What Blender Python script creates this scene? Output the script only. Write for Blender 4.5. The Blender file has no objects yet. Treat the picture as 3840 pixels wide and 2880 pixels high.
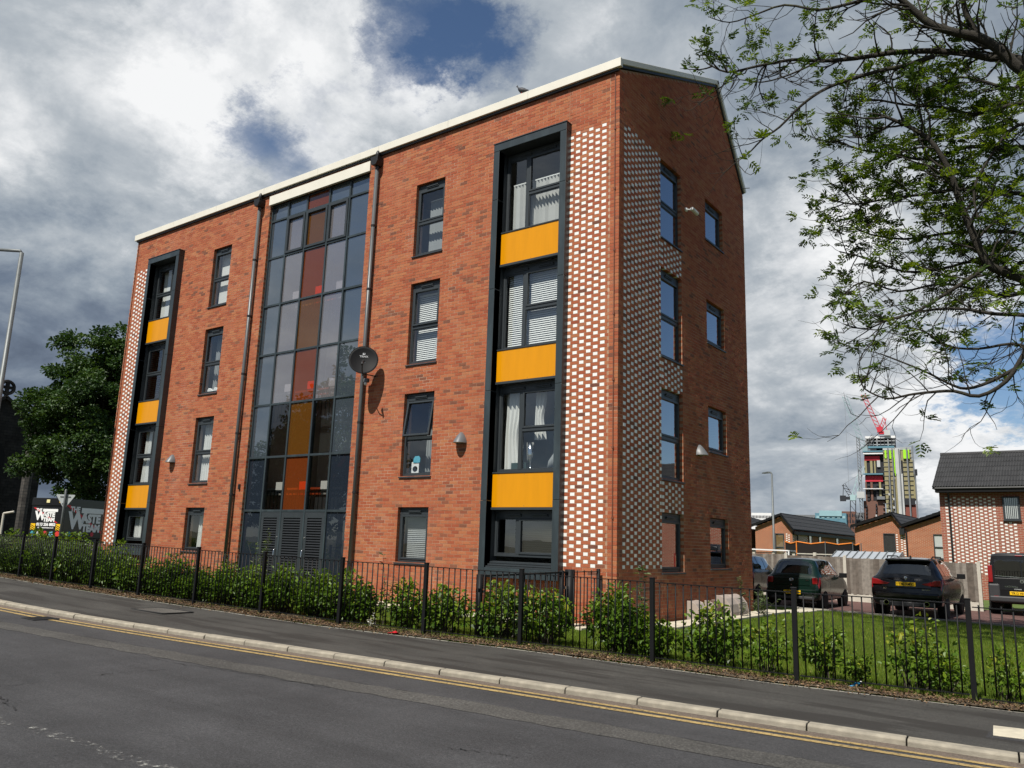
import bpy, math, random
import numpy as np
from mathutils import Vector, Matrix

rnd = random.Random(11)
rng = np.random.default_rng(11)
S = bpy.context.scene
COL = S.collection

# ------------------------------------------------------------------ camera
CAM_F, CAM_YAW, CAM_PITCH, CAM_ROLL = 3024.85, -0.6367, 0.1970, 0.0324
CAM = np.array([7.8517, -14.2498, 1.607])
_f = np.array([math.sin(CAM_YAW) * math.cos(CAM_PITCH), math.cos(CAM_YAW) * math.cos(CAM_PITCH), math.sin(CAM_PITCH)])
_r0 = np.array([math.cos(CAM_YAW), -math.sin(CAM_YAW), 0.0])
_u0 = np.cross(_r0, _f)
_r = _r0 * math.cos(CAM_ROLL) + _u0 * math.sin(CAM_ROLL)
_u = -_r0 * math.sin(CAM_ROLL) + _u0 * math.cos(CAM_ROLL)


def ray(px, py):
    return _f + (px - 1920) / CAM_F * _r - (py - 1440) / CAM_F * _u


def at_y(px, py, y):
    d = ray(px, py)
    return CAM + d * (y - CAM[1]) / d[1]


def at_depth(px, py, dep):
    return CAM + dep * ray(px, py)


def project(P):
    d = np.asarray(P) - CAM
    z = d @ _f
    return 1920 + CAM_F * (d @ _r) / z, 1440 - CAM_F * (d @ _u) / z


cam_data = bpy.data.cameras.new('camera')
cam_data.sensor_width = 36.0
cam_data.lens = 36.0 * CAM_F / 3840.0
cam_data.clip_end = 6000
cam = bpy.data.objects.new('camera', cam_data)
M = Matrix.Identity(4)
for i in range(3):
    M[i][0], M[i][1], M[i][2], M[i][3] = _r[i], _u[i], -_f[i], CAM[i]
cam.matrix_world = M
COL.objects.link(cam)
S.camera = cam

# ------------------------------------------------------------------ light and sky
SUN_EL = math.radians(54)
SUN_X = 0.022
_h = math.hypot(SUN_X, 1.0)
SUN_DIR = Vector((SUN_X / _h * math.cos(SUN_EL), -1.0 / _h * math.cos(SUN_EL), math.sin(SUN_EL)))
sd = bpy.data.lights.new('sun', 'SUN')
sd.energy = 5.0
sd.angle = math.radians(0.5)
sd.color = (1.0, 0.955, 0.88)
sun = bpy.data.objects.new('sun', sd)
sun.rotation_euler = SUN_DIR.to_track_quat('Z', 'Y').to_euler()
sun.location = (0, -30, 40)
COL.objects.link(sun)

W = bpy.data.worlds.new('World')
S.world = W
W.use_nodes = True
W.cycles.sampling_method = 'MANUAL'
W.cycles.sample_map_resolution = 512


class NT:
    """small helper to write node trees"""

    def __init__(s, tree):
        s.t = tree
        tree.nodes.clear()

    def n(s, typ, **kw):
        nd = s.t.nodes.new(typ)
        for k, v in kw.items():
            if k.startswith('i_'):
                key = k[2:]
                nd.inputs[int(key) if key.isdigit() else key].default_value = v
            else:
                setattr(nd, k, v)
        return nd

    def l(s, a, ai, b, bi):
        s.t.links.new(a.outputs[ai], b.inputs[bi])

    def math(s, op, a, b=None, clamp=False):
        nd = s.n('ShaderNodeMath', operation=op, use_clamp=clamp)
        for i, q in enumerate((a, b)):
            if q is None:
                continue
            if isinstance(q, tuple):
                s.l(q[0], q[1], nd, i)
            else:
                nd.inputs[i].default_value = q
        return (nd, 0)

    def ramp(s, src, stops, interp='LINEAR'):
        nd = s.n('ShaderNodeValToRGB')
        cr = nd.color_ramp
        cr.interpolation = interp
        while len(cr.elements) < len(stops):
            cr.elements.new(0.5)
        for e, (p, c) in zip(cr.elements, stops):
            e.position = p
            e.color = (*c, 1) if len(c) == 3 else c
        s.l(src[0], src[1], nd, 0)
        return (nd, 0)

    def mix(s, fac, a, b, blend='MIX'):
        nd = s.n('ShaderNodeMix', data_type='RGBA', blend_type=blend)
        for i, q in ((0, fac), (6, a), (7, b)):
            if isinstance(q, tuple) and len(q) == 2:
                s.l(q[0], q[1], nd, i)
            elif isinstance(q, (int, float)):
                nd.inputs[i].default_value = q
            else:
                nd.inputs[i].default_value = (*q, 1)
        return (nd, 2)

    def noise(s, vec, scale, detail=4, rough=0.55, dist=0.0):
        nd = s.n('ShaderNodeTexNoise')
        nd.inputs['Scale'].default_value = scale
        nd.inputs['Detail'].default_value = detail
        nd.inputs['Roughness'].default_value = rough
        nd.inputs['Distortion'].default_value = dist
        if vec:
            s.l(vec[0], vec[1], nd, 'Vector')
        return (nd, 0)


def build_world():
    t = NT(W.node_tree)
    tc = t.n('ShaderNodeTexCoord')
    sky = t.n('ShaderNodeTexSky', sky_type='NISHITA', sun_disc=False, sun_elevation=SUN_EL,
              sun_rotation=math.atan2(SUN_DIR.x, SUN_DIR.y), air_density=1.0, dust_density=0.0, ozone_density=5.0)
    bg_sky = t.n('ShaderNodeBackground', i_Strength=0.072)
    t.l(sky, 0, bg_sky, 'Color')
    # cloud plane coordinates: clouds crowd together towards the horizon
    sep = t.n('ShaderNodeSeparateXYZ')
    t.l(tc, 'Generated', sep, 0)
    zz = t.math('ADD', t.math('MAXIMUM', (sep, 2), 0.0), 0.34)
    comb = t.n('ShaderNodeCombineXYZ')
    for i in range(2):
        q = t.math('DIVIDE', (sep, i), zz)
        t.l(q[0], q[1], comb, i)
    n1 = t.noise((comb, 0), 1.9, 9, 0.56, 0.35)
    n2 = t.noise((comb, 0), 4.2, 8, 0.6, 0.2)
    n3 = t.noise((comb, 0), 1.1, 3, 0.5)
    # warp the direction so that the large patches get ragged outlines
    wn = t.n('ShaderNodeTexNoise', i_Scale=5.0, i_Detail=9, i_Roughness=0.7)
    t.l(comb, 0, wn, 'Vector')
    w1 = t.n('ShaderNodeVectorMath', operation='SUBTRACT')
    t.l(wn, 'Color', w1, 0)
    w1.inputs[1].default_value = (0.5, 0.5, 0.5)
    w2 = t.n('ShaderNodeVectorMath', operation='SCALE')
    t.l(w1, 0, w2, 0)
    w2.inputs['Scale'].default_value = 0.30
    w3 = t.n('ShaderNodeVectorMath', operation='ADD')
    t.l(tc, 'Generated', w3, 0)
    t.l(w2, 0, w3, 1)
    w4 = t.n('ShaderNodeVectorMath', operation='NORMALIZE')
    t.l(w3, 0, w4, 0)

    def blobs(lst):
        tot = None
        for (px, py, rad, wt) in lst:
            d = px if isinstance(px, np.ndarray) else ray(px, py)
            d = d / np.linalg.norm(d)
            dot = t.n('ShaderNodeVectorMath', operation='DOT_PRODUCT')
            t.l(w4, 0, dot, 0)
            dot.inputs[1].default_value = tuple(d)
            mr = t.n('ShaderNodeMapRange', interpolation_type='SMOOTHSTEP', clamp=True)
            t.l(dot, 'Value', mr, 0)
            mr.inputs[1].default_value = math.cos(math.radians(rad))
            mr.inputs[2].default_value = math.cos(math.radians(rad * 0.15))
            q = t.math('MULTIPLY', (mr, 0), wt)
            tot = q if tot is None else t.math('ADD', tot, q)
        return tot
    # openings of blue, seen in the photograph
    holes = blobs([(1560, 30, 6.4, .20), (1760, 150, 5.4, .22), (1380, -80, 5, .16), (1140, 570, 6.2, .20), (1000, 650, 6.0, .15), (1430, 340, 4, .12),
                   (800, 10, 4.0, .20), (3860, 1370, 6, .40)])
    # the gable panes mirror open blue to the north-east, beyond the right edge of the frame
    ne = ray(3840, 900) * 0 + np.array([0.62, 0.72, 0.42])
    open_ne = blobs([(ne, 0, 44, .42)])
    holes = t.math('ADD', holes, open_ne)
    fill = blobs([(500, 900, 42, .15), (1900, 500, 40, .10), (3300, 900, 34, .15)])
    cov = t.math('SUBTRACT', t.math('ADD', t.math('MULTIPLY', n1, 0.62), t.math('MULTIPLY', n2, 0.22)), t.math('SUBTRACT', t.math('ADD', holes, -0.12), fill))
    cv = t.n('ShaderNodeMapRange', interpolation_type='SMOOTHSTEP', clamp=True)
    t.l(cov[0], cov[1], cv, 0)
    cv.inputs[1].default_value = 0.33
    cv.inputs[2].default_value = 0.66
    light = blobs([(1120, 240, 12, .20), (1480, 420, 9, .12), (1950, 300, 9, .10), (450, 250, 14, .10), (3000, 640, 9, .12), (2950, 1190, 12, .15),
                   (3780, 1640, 8, .32), (3050, 1780, 13, .08), (250, 450, 15, .11), (2300, 60, 8, .06), (3500, 1050, 12, .12)])
    dark = blobs([(40, 1500, 15, .15), (300, 1150, 12, .02), (2980, 1480, 7, .04), (2900, 330, 8, .05), (2500, 250, 6, .04)])
    b = t.math('ADD', t.math('ADD', t.math('MULTIPLY', n2, 0.95), -0.165), t.math('MULTIPLY', n3, 0.30))
    b = t.math('ADD', t.math('SUBTRACT', b, dark), light)
    ccol = t.ramp(b, [(0.16, (0.125, 0.16, 0.225)), (0.30, (0.20, 0.25, 0.33)), (0.46, (0.36, 0.42, 0.49)), (0.62, (0.56, 0.61, 0.66)), (0.84, (1.10, 1.11, 1.12))])
    bg_cl = t.n('ShaderNodeBackground', i_Strength=0.68)
    t.l(ccol[0], ccol[1], bg_cl, 'Color')
    mx = t.n('ShaderNodeMixShader')
    t.l(cv, 0, mx, 0)
    t.l(bg_sky, 0, mx, 1)
    t.l(bg_cl, 0, mx, 2)
    out = t.n('ShaderNodeOutputWorld')
    t.l(mx, 0, out, 0)


build_world()
S.view_settings.view_transform = 'Standard'
S.view_settings.look = 'None'
S.view_settings.exposure = 0.30
S.view_settings.gamma = 1.0
S.render.engine = 'CYCLES'
S.cycles.use_denoising = True
S.cycles.max_bounces = 7
S.cycles.diffuse_bounces = 3
S.cycles.glossy_bounces = 3
S.cycles.transparent_max_bounces = 10
S.cycles.transmission_bounces = 3
S.cycles.caustics_reflective = False
S.cycles.caustics_refractive = False
S.cycles.sample_clamp_indirect = 4.0


# ------------------------------------------------------------------ materials
def mat(name, col, rough=0.7, metal=0.0, var=0.12, scale=6.0, bump=0.0, bscale=60.0, spec=0.4, coat=0.0, col2=None, c2scale=2.0, c2range=(0.5, 0.62), stretch=None, detail=4):
    m = bpy.data.materials.new(name)
    m.use_nodes = True
    t = NT(m.node_tree)
    out = t.n('ShaderNodeOutputMaterial')
    bs = t.n('ShaderNodeBsdfPrincipled')
    bs.inputs['Roughness'].default_value = rough
    bs.inputs['Metallic'].default_value = metal
    bs.inputs['Specular IOR Level'].default_value = spec
    bs.inputs['Coat Weight'].default_value = coat
    bs.inputs['Coat Roughness'].default_value = 0.04
    tc = t.n('ShaderNodeTexCoord')
    vec = (tc, 'Object')
    if stretch:
        mp = t.n('ShaderNodeMapping')
        mp.inputs['Scale'].default_value = stretch
        t.l(tc, 'Object', mp, 0)
        vec = (mp, 0)
    base = col
    if col2 is not None:
        n = t.noise(vec, c2scale, 6, 0.62)
        mr = t.n('ShaderNodeMapRange', clamp=True)
        t.l(n[0], n[1], mr, 0)
        mr.inputs[1].default_value, mr.inputs[2].default_value = c2range
        base = t.mix((mr, 0), col, col2)
    n = t.noise(vec, scale, detail, 0.6)
    lo, hi = 1 - var, 1 + var
    g = t.ramp(n, [(0.25, (lo, lo, lo)), (0.75, (hi, hi, hi))])
    c = t.mix(1.0, base, g, 'MULTIPLY')
    t.l(c[0], c[1], bs, 'Base Color')
    if bump:
        nb = t.noise(vec, bscale, 4, 0.6)
        bp = t.n('ShaderNodeBump', i_Strength=bump)
        bp.inputs['Distance'].default_value = 0.02
        t.l(nb[0], nb[1], bp, 'Height')
        t.l(bp, 0, bs, 'Normal')
    t.l(bs, 0, out, 0)
    return m


def tone_mat(name, stops, rough=0.85, bump=0.3, bscale=140.0, var=0.12, vscale=25.0, spec=0.3, interp='LINEAR', stain=None):
    """per-piece colour from the face attribute 'tone'"""
    m = bpy.data.materials.new(name)
    m.use_nodes = True
    t = NT(m.node_tree)
    out = t.n('ShaderNodeOutputMaterial')
    bs = t.n('ShaderNodeBsdfPrincipled')
    bs.inputs['Roughness'].default_value = rough
    bs.inputs['Specular IOR Level'].default_value = spec
    at = t.n('ShaderNodeAttribute', attribute_name='tone')
    base = t.ramp((at, 'Fac'), stops, interp)
    geo = t.n('ShaderNodeNewGeometry')
    vec = (geo, 'Position')
    n = t.noise(vec, vscale, 5, 0.65)
    lo, hi = 1 - var, 1 + var
    g = t.ramp(n, [(0.3, (lo, lo, lo)), (0.7, (hi, hi, hi))])
    c = t.mix(1.0, base, g, 'MULTIPLY')
    if stain:
        n2 = t.noise(vec, 0.55, 7, 0.68)
        mr = t.n('ShaderNodeMapRange', clamp=True)
        t.l(n2[0], n2[1], mr, 0)
        mr.inputs[1].default_value, mr.inputs[2].default_value = 0.52, 0.72
        k = t.math('MULTIPLY', (mr, 0), stain[1])
        c = t.mix(k, c, stain[0])
        mp = t.n('ShaderNodeMapping')
        mp.inputs['Scale'].default_value = (3.5, 3.5, 0.28)
        t.l(geo, 'Position', mp, 0)
        n3 = t.noise((mp, 0), 1.0, 6, 0.65)
        g3 = t.ramp(n3, [(0.3, (0.90, 0.89, 0.88)), (0.5, (1.0, 1.0, 1.0)), (0.72, (1.06, 1.06, 1.07))])
        c = t.mix(1.0, c, g3, 'MULTIPLY')
    t.l(c[0], c[1], bs, 'Base Color')
    if bump:
        nb = t.noise(vec, bscale, 4, 0.65)
        bp = t.n('ShaderNodeBump', i_Strength=bump)
        bp.inputs['Distance'].default_value = 0.01
        t.l(nb[0], nb[1], bp, 'Height')
        t.l(bp, 0, bs, 'Normal')
    t.l(bs, 0, out, 0)
    return m


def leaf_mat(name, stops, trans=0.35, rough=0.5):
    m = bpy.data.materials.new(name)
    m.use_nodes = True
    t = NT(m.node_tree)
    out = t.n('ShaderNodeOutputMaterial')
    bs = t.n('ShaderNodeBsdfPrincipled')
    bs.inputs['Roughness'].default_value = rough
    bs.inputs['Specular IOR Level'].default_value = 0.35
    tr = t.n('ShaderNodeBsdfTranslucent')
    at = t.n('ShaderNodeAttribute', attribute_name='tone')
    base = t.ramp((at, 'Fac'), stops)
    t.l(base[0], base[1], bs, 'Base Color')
    tcol = t.mix(1.0, base, (1.5, 1.45, 0.5), 'MULTIPLY')
    t.l(tcol[0], tcol[1], tr, 'Color')
    mx = t.n('ShaderNodeMixShader', i_0=trans)
    t.l(bs, 0, mx, 1)
    t.l(tr, 0, mx, 2)
    t.l(mx, 0, out, 0)
    return m


def glass_mat(name, tint=(0.75, 0.8, 0.8), refl=1.0, base=0.05, rough=0.0, body=None, body_amt=0.0):
    m = bpy.data.materials.new(name)
    m.use_nodes = True
    t = NT(m.node_tree)
    out = t.n('ShaderNodeOutputMaterial')
    tr = t.n('ShaderNodeBsdfTransparent')
    tr.inputs[0].default_value = (*tint, 1)
    gl = t.n('ShaderNodeBsdfGlossy', i_Roughness=rough)
    gl.inputs[0].default_value = (0.95, 0.97, 1.0, 1)
    tc = t.n('ShaderNodeTexCoord')
    nb = t.noise((tc, 'Object'), 1.3, 2, 0.5)
    bp = t.n('ShaderNodeBump', i_Strength=0.02)
    bp.inputs['Distance'].default_value = 0.05
    t.l(nb[0], nb[1], bp, 'Height')
    t.l(bp, 0, gl, 'Normal')
    geo = t.n('ShaderNodeNewGeometry')
    dp = t.n('ShaderNodeVectorMath', operation='DOT_PRODUCT')
    t.l(geo, 'Normal', dp, 0)
    t.l(geo, 'Incoming', dp, 1)
    c1 = t.math('SUBTRACT', 1.0, t.math('ABSOLUTE', (dp, 'Value')), True)
    fr = t.math('ADD', t.math('MULTIPLY', t.math('POWER', c1, 5.0), 0.96), 0.04)
    k = t.math('ADD', t.math('MULTIPLY', fr, refl), base, True)
    under = (tr, 0)
    if body is not None:
        df = t.n('ShaderNodeBsdfDiffuse')
        df.inputs[0].default_value = (*body, 1)
        m0 = t.n('ShaderNodeMixShader', i_0=body_amt)
        t.l(tr, 0, m0, 1)
        t.l(df, 0, m0, 2)
        under = (m0, 0)
    mx = t.n('ShaderNodeMixShader')
    t.l(k[0], k[1], mx, 0)
    t.l(under[0], under[1], mx, 1)
    t.l(gl, 0, mx, 2)
    t.l(mx, 0, out, 0)
    return m


def brick_tex_mat(name, c1, c2, mortar, scale, bw=0.225, rh=0.075, axis='x', ms=0.012, rough=0.9, var=0.15, offset=0.5):
    """far masonry: courses too small to tell apart singly"""
    m = bpy.data.materials.new(name)
    m.use_nodes = True
    t = NT(m.node_tree)
    out = t.n('ShaderNodeOutputMaterial')
    bs = t.n('ShaderNodeBsdfPrincipled')
    bs.inputs['Roughness'].default_value = rough
    bs.inputs['Specular IOR Level'].default_value = 0.2
    geo = t.n('ShaderNodeNewGeometry')
    sp = t.n('ShaderNodeSeparateXYZ')
    t.l(geo, 'Position', sp, 0)
    add = t.math('ADD', (sp, 0), (sp, 1))
    cb = t.n('ShaderNodeCombineXYZ')
    t.l(add[0], add[1], cb, 0)
    if axis == 'z':
        t.l(sp, 0, cb, 0)
        t.l(sp, 1, cb, 1)
    else:
        t.l(sp, 2, cb, 1)
    br = t.n('ShaderNodeTexBrick', offset=offset)
    br.inputs['Color1'].default_value = (*c1, 1)
    br.inputs['Color2'].default_value = (*c2, 1)
    br.inputs['Mortar'].default_value = (*mortar, 1)
    br.inputs['Scale'].default_value = scale
    br.inputs['Mortar Size'].default_value = ms
    br.inputs['Brick Width'].default_value = bw
    br.inputs['Row Height'].default_value = rh
    t.l(cb, 0, br, 'Vector')
    n = t.noise((geo, 'Position'), 1.2, 7, 0.65)
    g = t.ramp(n, [(0.3, (1 - var,) * 3), (0.7, (1 + var,) * 3)])
    c = t.mix(1.0, (br, 0), g, 'MULTIPLY')
    t.l(c[0], c[1], bs, 'Base Color')
    bp = t.n('ShaderNodeBump', i_Strength=0.4)
    bp.inputs['Distance'].default_value = 0.01
    iv = t.math('SUBTRACT', 1.0, (br, 1))
    t.l(iv[0], iv[1], bp, 'Height')
    t.l(bp, 0, bs, 'Normal')
    t.l(bs, 0, out, 0)
    return m


# ------------------------------------------------------------------ mesh helpers
class MB:
    def __init__(s):
        s.v, s.f, s.m, s.t = [], [], [], []

    def add(s, vs, fs, mi=0, tone=0.5):
        b = len(s.v)
        s.v.extend(tuple(map(float, q)) for q in vs)
        for f in fs:
            s.f.append(tuple(b + i for i in f))
            s.m.append(mi)
            s.t.append(tone)
        return s

    def box(s, x0, x1, y0, y1, z0, z1, mi=0, tone=0.5):
        return s.add([(x0, y0, z0), (x1, y0, z0), (x1, y1, z0), (x0, y1, z0), (x0, y0, z1), (x1, y0, z1), (x1, y1, z1), (x0, y1, z1)],
                     [(0, 3, 2, 1), (4, 5, 6, 7), (0, 1, 5, 4), (1, 2, 6, 5), (2, 3, 7, 6), (3, 0, 4, 7)], mi, tone)

    def quad(s, a, b, c, d, mi=0, tone=0.5):
        return s.add([a, b, c, d], [(0, 1, 2, 3)], mi, tone)

    def bar(s, a, b, w, h=None, mi=0, up=(0, 0, 1), tone=0.5):
        a, b = Vector(a), Vector(b)
        h = h or w
        d = (b - a).normalized()
        u = Vector(up)
        if abs(d.dot(u)) > 0.98:
            u = Vector((0, 1, 0))
        sx = d.cross(u).normalized() * (w / 2)
        sy = sx.cross(d).normalized() * (h / 2)
        vs = [p + i * sx + j * sy for p in (a, b) for i, j in ((-1, -1), (1, -1), (1, 1), (-1, 1))]
        return s.add(vs, [(0, 1, 2, 3)[::-1], (4, 5, 6, 7), (0, 1, 5, 4), (1, 2, 6, 5), (2, 3, 7, 6), (3, 0, 4, 7)], mi, tone)

    def tube(s, pts, r, n=8, mi=0, cap=True, tone=0.5):
        pts = [Vector(p) for p in pts]
        rs = r if isinstance(r, (list, tuple)) else [r] * len(pts)
        vs, fs = [], []
        ref = None
        for i, p in enumerate(pts):
            d = (pts[min(i + 1, len(pts) - 1)] - pts[max(i - 1, 0)])
            d = d.normalized() if d.length > 1e-9 else Vector((0, 0, 1))
            if ref is None:
                ref = d.orthogonal().normalized()
            a = ref - d * ref.dot(d)
            ref = a.normalized() if a.length > 1e-6 else d.orthogonal().normalized()
            bb = d.cross(ref)
            for k in range(n):
                an = 2 * math.pi * k / n
                vs.append(p + (ref * math.cos(an) + bb * math.sin(an)) * rs[i])
        for i in range(len(pts) - 1):
            for k in range(n):
                k2 = (k + 1) % n
                fs.append((i * n + k, i * n + k2, (i + 1) * n + k2, (i + 1) * n + k))
        if cap:
            fs.append(tuple(range(n))[::-1])
            e = (len(pts) - 1) * n
            fs.append(tuple(e + k for k in range(n)))
        return s.add(vs, fs, mi, tone)

    def lathe(s, prof, n=16, o=(0, 0, 0), axis='z', mi=0, tone=0.5):
        vs, fs = [], []
        for (r, h) in prof:
            for k in range(n):
                a = 2 * math.pi * k / n
                c, q = r * math.cos(a), r * math.sin(a)
                p = {'z': (c, q, h), 'y': (c, h, q), 'x': (h, c, q)}[axis]
                vs.append((p[0] + o[0], p[1] + o[1], p[2] + o[2]))
        for i in range(len(prof) - 1):
            for k in range(n):
                k2 = (k + 1) % n
                q = (i * n + k, i * n + k2, (i + 1) * n + k2, (i + 1) * n + k)
                fs.append(q if axis == 'z' or axis == 'x' else q[::-1])
        if prof[0][0] > 1e-6:
            fs.append(tuple(range(n)))
        if prof[-1][0] > 1e-6:
            fs.append(tuple((len(prof) - 1) * n + k for k in range(n)))
        return s.add(vs, fs, mi, tone)

    def prism(s, poly, d0, d1, axis='y', mi=0, tone=0.5):
        n = len(poly)
        P = {'y': lambda a, b, d: (a, d, b), 'x': lambda a, b, d: (d, a, b), 'z': lambda a, b, d: (a, b, d)}[axis]
        vs = [P(a, b, d0) for a, b in poly] + [P(a, b, d1) for a, b in poly]
        fs = [tuple(range(n)), tuple(range(n, 2 * n))[::-1]]
        fs += [(i, i + n, (i + 1) % n + n, (i + 1) % n) for i in range(n)]
        return s.add(vs, fs, mi, tone)

    def mesh(s, name, mats, smooth=False):
        me = bpy.data.meshes.new(name)
        me.from_pydata(s.v, [], s.f)
        mats = mats if isinstance(mats, (list, tuple)) else [mats]
        for m in mats:
            me.materials.append(m)
        if len(mats) > 1:
            me.polygons.foreach_set('material_index', s.m)
        a = me.attributes.new('tone', 'FLOAT', 'FACE')
        a.data.foreach_set('value', s.t)
        if smooth:
            me.polygons.foreach_set('use_smooth', [True] * len(s.f))
        # consistent outward normals
        import bmesh
        bm = bmesh.new()
        bm.from_mesh(me)
        bmesh.ops.recalc_face_normals(bm, faces=bm.faces)
        bm.to_mesh(me)
        bm.free()
        me.update()
        return me

    def build(s, name, mats, parent=None, loc=None, rz=None, smooth=False, bevel=0, segs=2):
        return link(name, s.mesh(name, mats, smooth), parent, loc, rz, bevel, segs)


def link(name, me, parent=None, loc=None, rz=None, bevel=0, segs=2):
    o = bpy.data.objects.new(name, me)
    COL.objects.link(o)
    if parent is not None:
        o.parent = parent
    if loc is not None:
        o.location = loc
    if rz is not None:
        o.rotation_euler = (0, 0, rz)
    if bevel:
        md = o.modifiers.new('bevel', 'BEVEL')
        md.width = bevel
        md.segments = segs
        md.limit_method = 'ANGLE'
    return o


def empty(name, loc=(0, 0, 0), rz=0.0):
    o = bpy.data.objects.new(name, None)
    COL.objects.link(o)
    o.location = loc
    o.rotation_euler = (0, 0, rz)
    o.empty_display_size = 0.2
    return o


def tag(o, label, cat, group=None):
    o['label'] = label
    o['category'] = cat
    if group:
        o['group'] = group
    return o


def kind(o, k, label=None):
    o['kind'] = k
    if label:
        o['label'] = label
    return o


def np_mesh(name, verts, faces, tone, material, smooth=False):
    """verts (N,3), faces (M,k) all of one size, tone (M,)"""
    verts = np.asarray(verts, np.float32)
    faces = np.asarray(faces, np.int32)
    k = faces.shape[1]
    me = bpy.data.meshes.new(name)
    me.vertices.add(len(verts))
    me.vertices.foreach_set('co', verts.ravel())
    me.loops.add(faces.size)
    me.loops.foreach_set('vertex_index', faces.ravel())
    me.polygons.add(len(faces))
    me.polygons.foreach_set('loop_start', np.arange(0, faces.size, k, dtype=np.int32))
    me.polygons.foreach_set('loop_total', np.full(len(faces), k, np.int32))
    me.polygons.foreach_set('use_smooth', np.full(len(faces), bool(smooth)))
    a = me.attributes.new('tone', 'FLOAT', 'FACE')
    a.data.foreach_set('value', np.asarray(tone, np.float32))
    me.materials.append(material)
    me.update(calc_edges=True)
    me.validate()
    return me


def norm(a):
    return a / np.maximum(np.linalg.norm(a, axis=1, keepdims=True), 1e-9)


def leaves(pos, axis, nrm, L, Wd, tone, fold=0.25):
    """folded leaf blades: two triangles each"""
    axis = norm(axis)
    side = norm(np.cross(nrm, axis))
    up = np.cross(axis, side)
    L = np.asarray(L)[:, None]
    Wd = np.asarray(Wd)[:, None]
    base = pos
    tip = pos + axis * L - up * L * 0.12
    m1 = pos + axis * L * 0.27
    m2 = pos + axis * L * 0.70 - up * L * 0.04
    s1, s2 = side * Wd * 0.44, side * Wd * 0.42
    lift = up * Wd * fold
    n = len(pos)
    V = np.stack([base, m1 + s1 + lift, m2 + s2 + lift, tip, m2 - s2 + lift, m1 - s1 + lift], 1).reshape(-1, 3)
    i = np.arange(n)[:, None] * 6
    F = np.concatenate([i + np.array([[0, 1, 2, 3]]), i + np.array([[0, 3, 4, 5]])], 1).reshape(-1, 4)
    return V, F, np.repeat(tone, 2)


def text_mesh(body, size, extrude=0.004, bold=0.0, align='CENTER', shear=0.0, squash=1.0):
    cu = bpy.data.curves.new('lettering', 'FONT')
    cu.body = body
    cu.size = size
    cu.extrude = extrude
    cu.offset = bold
    cu.shear = shear
    cu.align_x = align
    cu.align_y = 'CENTER'
    cu.resolution_u = 3
    o = bpy.data.objects.new('lettering', cu)
    COL.objects.link(o)
    bpy.context.view_layer.update()
    dg = bpy.context.evaluated_depsgraph_get()
    me = bpy.data.meshes.new_from_object(o.evaluated_get(dg))
    bpy.data.objects.remove(o)
    bpy.data.curves.remove(cu)
    # stand the letters up: local x right, z up, facing -y
    me.transform(Matrix(((squash, 0, 0, 0), (0, 0, -1, 0), (0, 1, 0, 0), (0, 0, 0, 1))))
    return me


def letters(name, body, size, material, parent, loc, rz=0.0, bold=0.0, align='CENTER', shear=0.0, squash=1.0, extrude=0.003):
    me = text_mesh(body, size, extrude, bold, align, shear, squash)
    me.materials.clear()
    me.materials.append(material)
    return link(name, me, parent, loc, rz)


def gz(x, y=-9.0):
    """height of the ground: the street falls gently towards +x; the lawn rises a little to the building"""
    xx = np.clip(x, -30.0, 15.0)
    dx = np.maximum(x, 0.0)
    dy = np.maximum(np.maximum(-y, y - 7.5), 0.0)
    d2 = dx * dx + dy * dy
    return -0.0145 * xx + 0.10 * np.exp(-d2 / 2.2)


def gzf(x, y=-9.0):
    return float(gz(np.float64(x), np.float64(y)))

# ------------------------------------------------------------------ palette
MT = {}
MT['brick'] = tone_mat('brick', [(0.0, (0.135, 0.052, 0.034)), (0.10, (0.21, 0.078, 0.042)), (0.22, (0.29, 0.068, 0.030)), (0.5, (0.345, 0.096, 0.042)), (0.75, (0.37, 0.12, 0.052)), (0.9, (0.385, 0.145, 0.062)), (1.0, (0.33, 0.125, 0.07))],
                       bump=0.45, bscale=170, var=0.2, vscale=45, stain=((0.46, 0.24, 0.16), 0.22))
MT['whitebrick'] = tone_mat('white_glazed_brick', [(0, (0.76, 0.75, 0.71)), (1, (0.84, 0.83, 0.79))], rough=0.3, bump=0.05, var=0.04, spec=0.5)
MT['mortar'] = mat('mortar', (0.36, 0.22, 0.14), 0.95, var=0.2, scale=30, bump=0.1, bscale=200, col2=(0.50, 0.36, 0.26), c2scale=0.8)
MT['anthracite'] = mat('anthracite_metal', (0.030, 0.036, 0.040), 0.42, var=0.12, scale=3, spec=0.5)
MT['slate_metal'] = mat('slate_metal_cladding', (0.028, 0.038, 0.043), 0.38, var=0.22, scale=2, spec=0.5, col2=(0.038, 0.052, 0.058), c2scale=1.2, stretch=(2, 2, .6))
MT['yellow'] = mat('yellow_panel', (0.63, 0.255, 0.0), 0.3, var=0.07, scale=2, spec=0.45, stretch=(3, 3, .4))
MT['cream'] = mat('cream_fascia', (0.70, 0.67, 0.58), 0.45, var=0.05, scale=3, col2=(0.66, 0.63, 0.53), c2scale=1.4, c2range=(0.55, 0.75))
MT['roof_metal'] = mat('roof_metal', (0.10, 0.105, 0.11), 0.5, var=0.08)
MT['pipe'] = mat('grey_pipe', (0.085, 0.091, 0.093), 0.36, var=0.1, scale=4)
MT['black'] = mat('black_paint', (0.006, 0.006, 0.0065), 0.55, var=0.15, scale=12, spec=0.22)
MT['blackplastic'] = mat('black_plastic', (0.014, 0.014, 0.015), 0.5, var=0.1)
MT['glass'] = glass_mat('window_glass', (0.86, 0.89, 0.89), 1.5, 0.06)
MT['glass_dark'] = glass_mat('dark_window_glass', (0.30, 0.33, 0.34), 1.5, 0.10)
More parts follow.
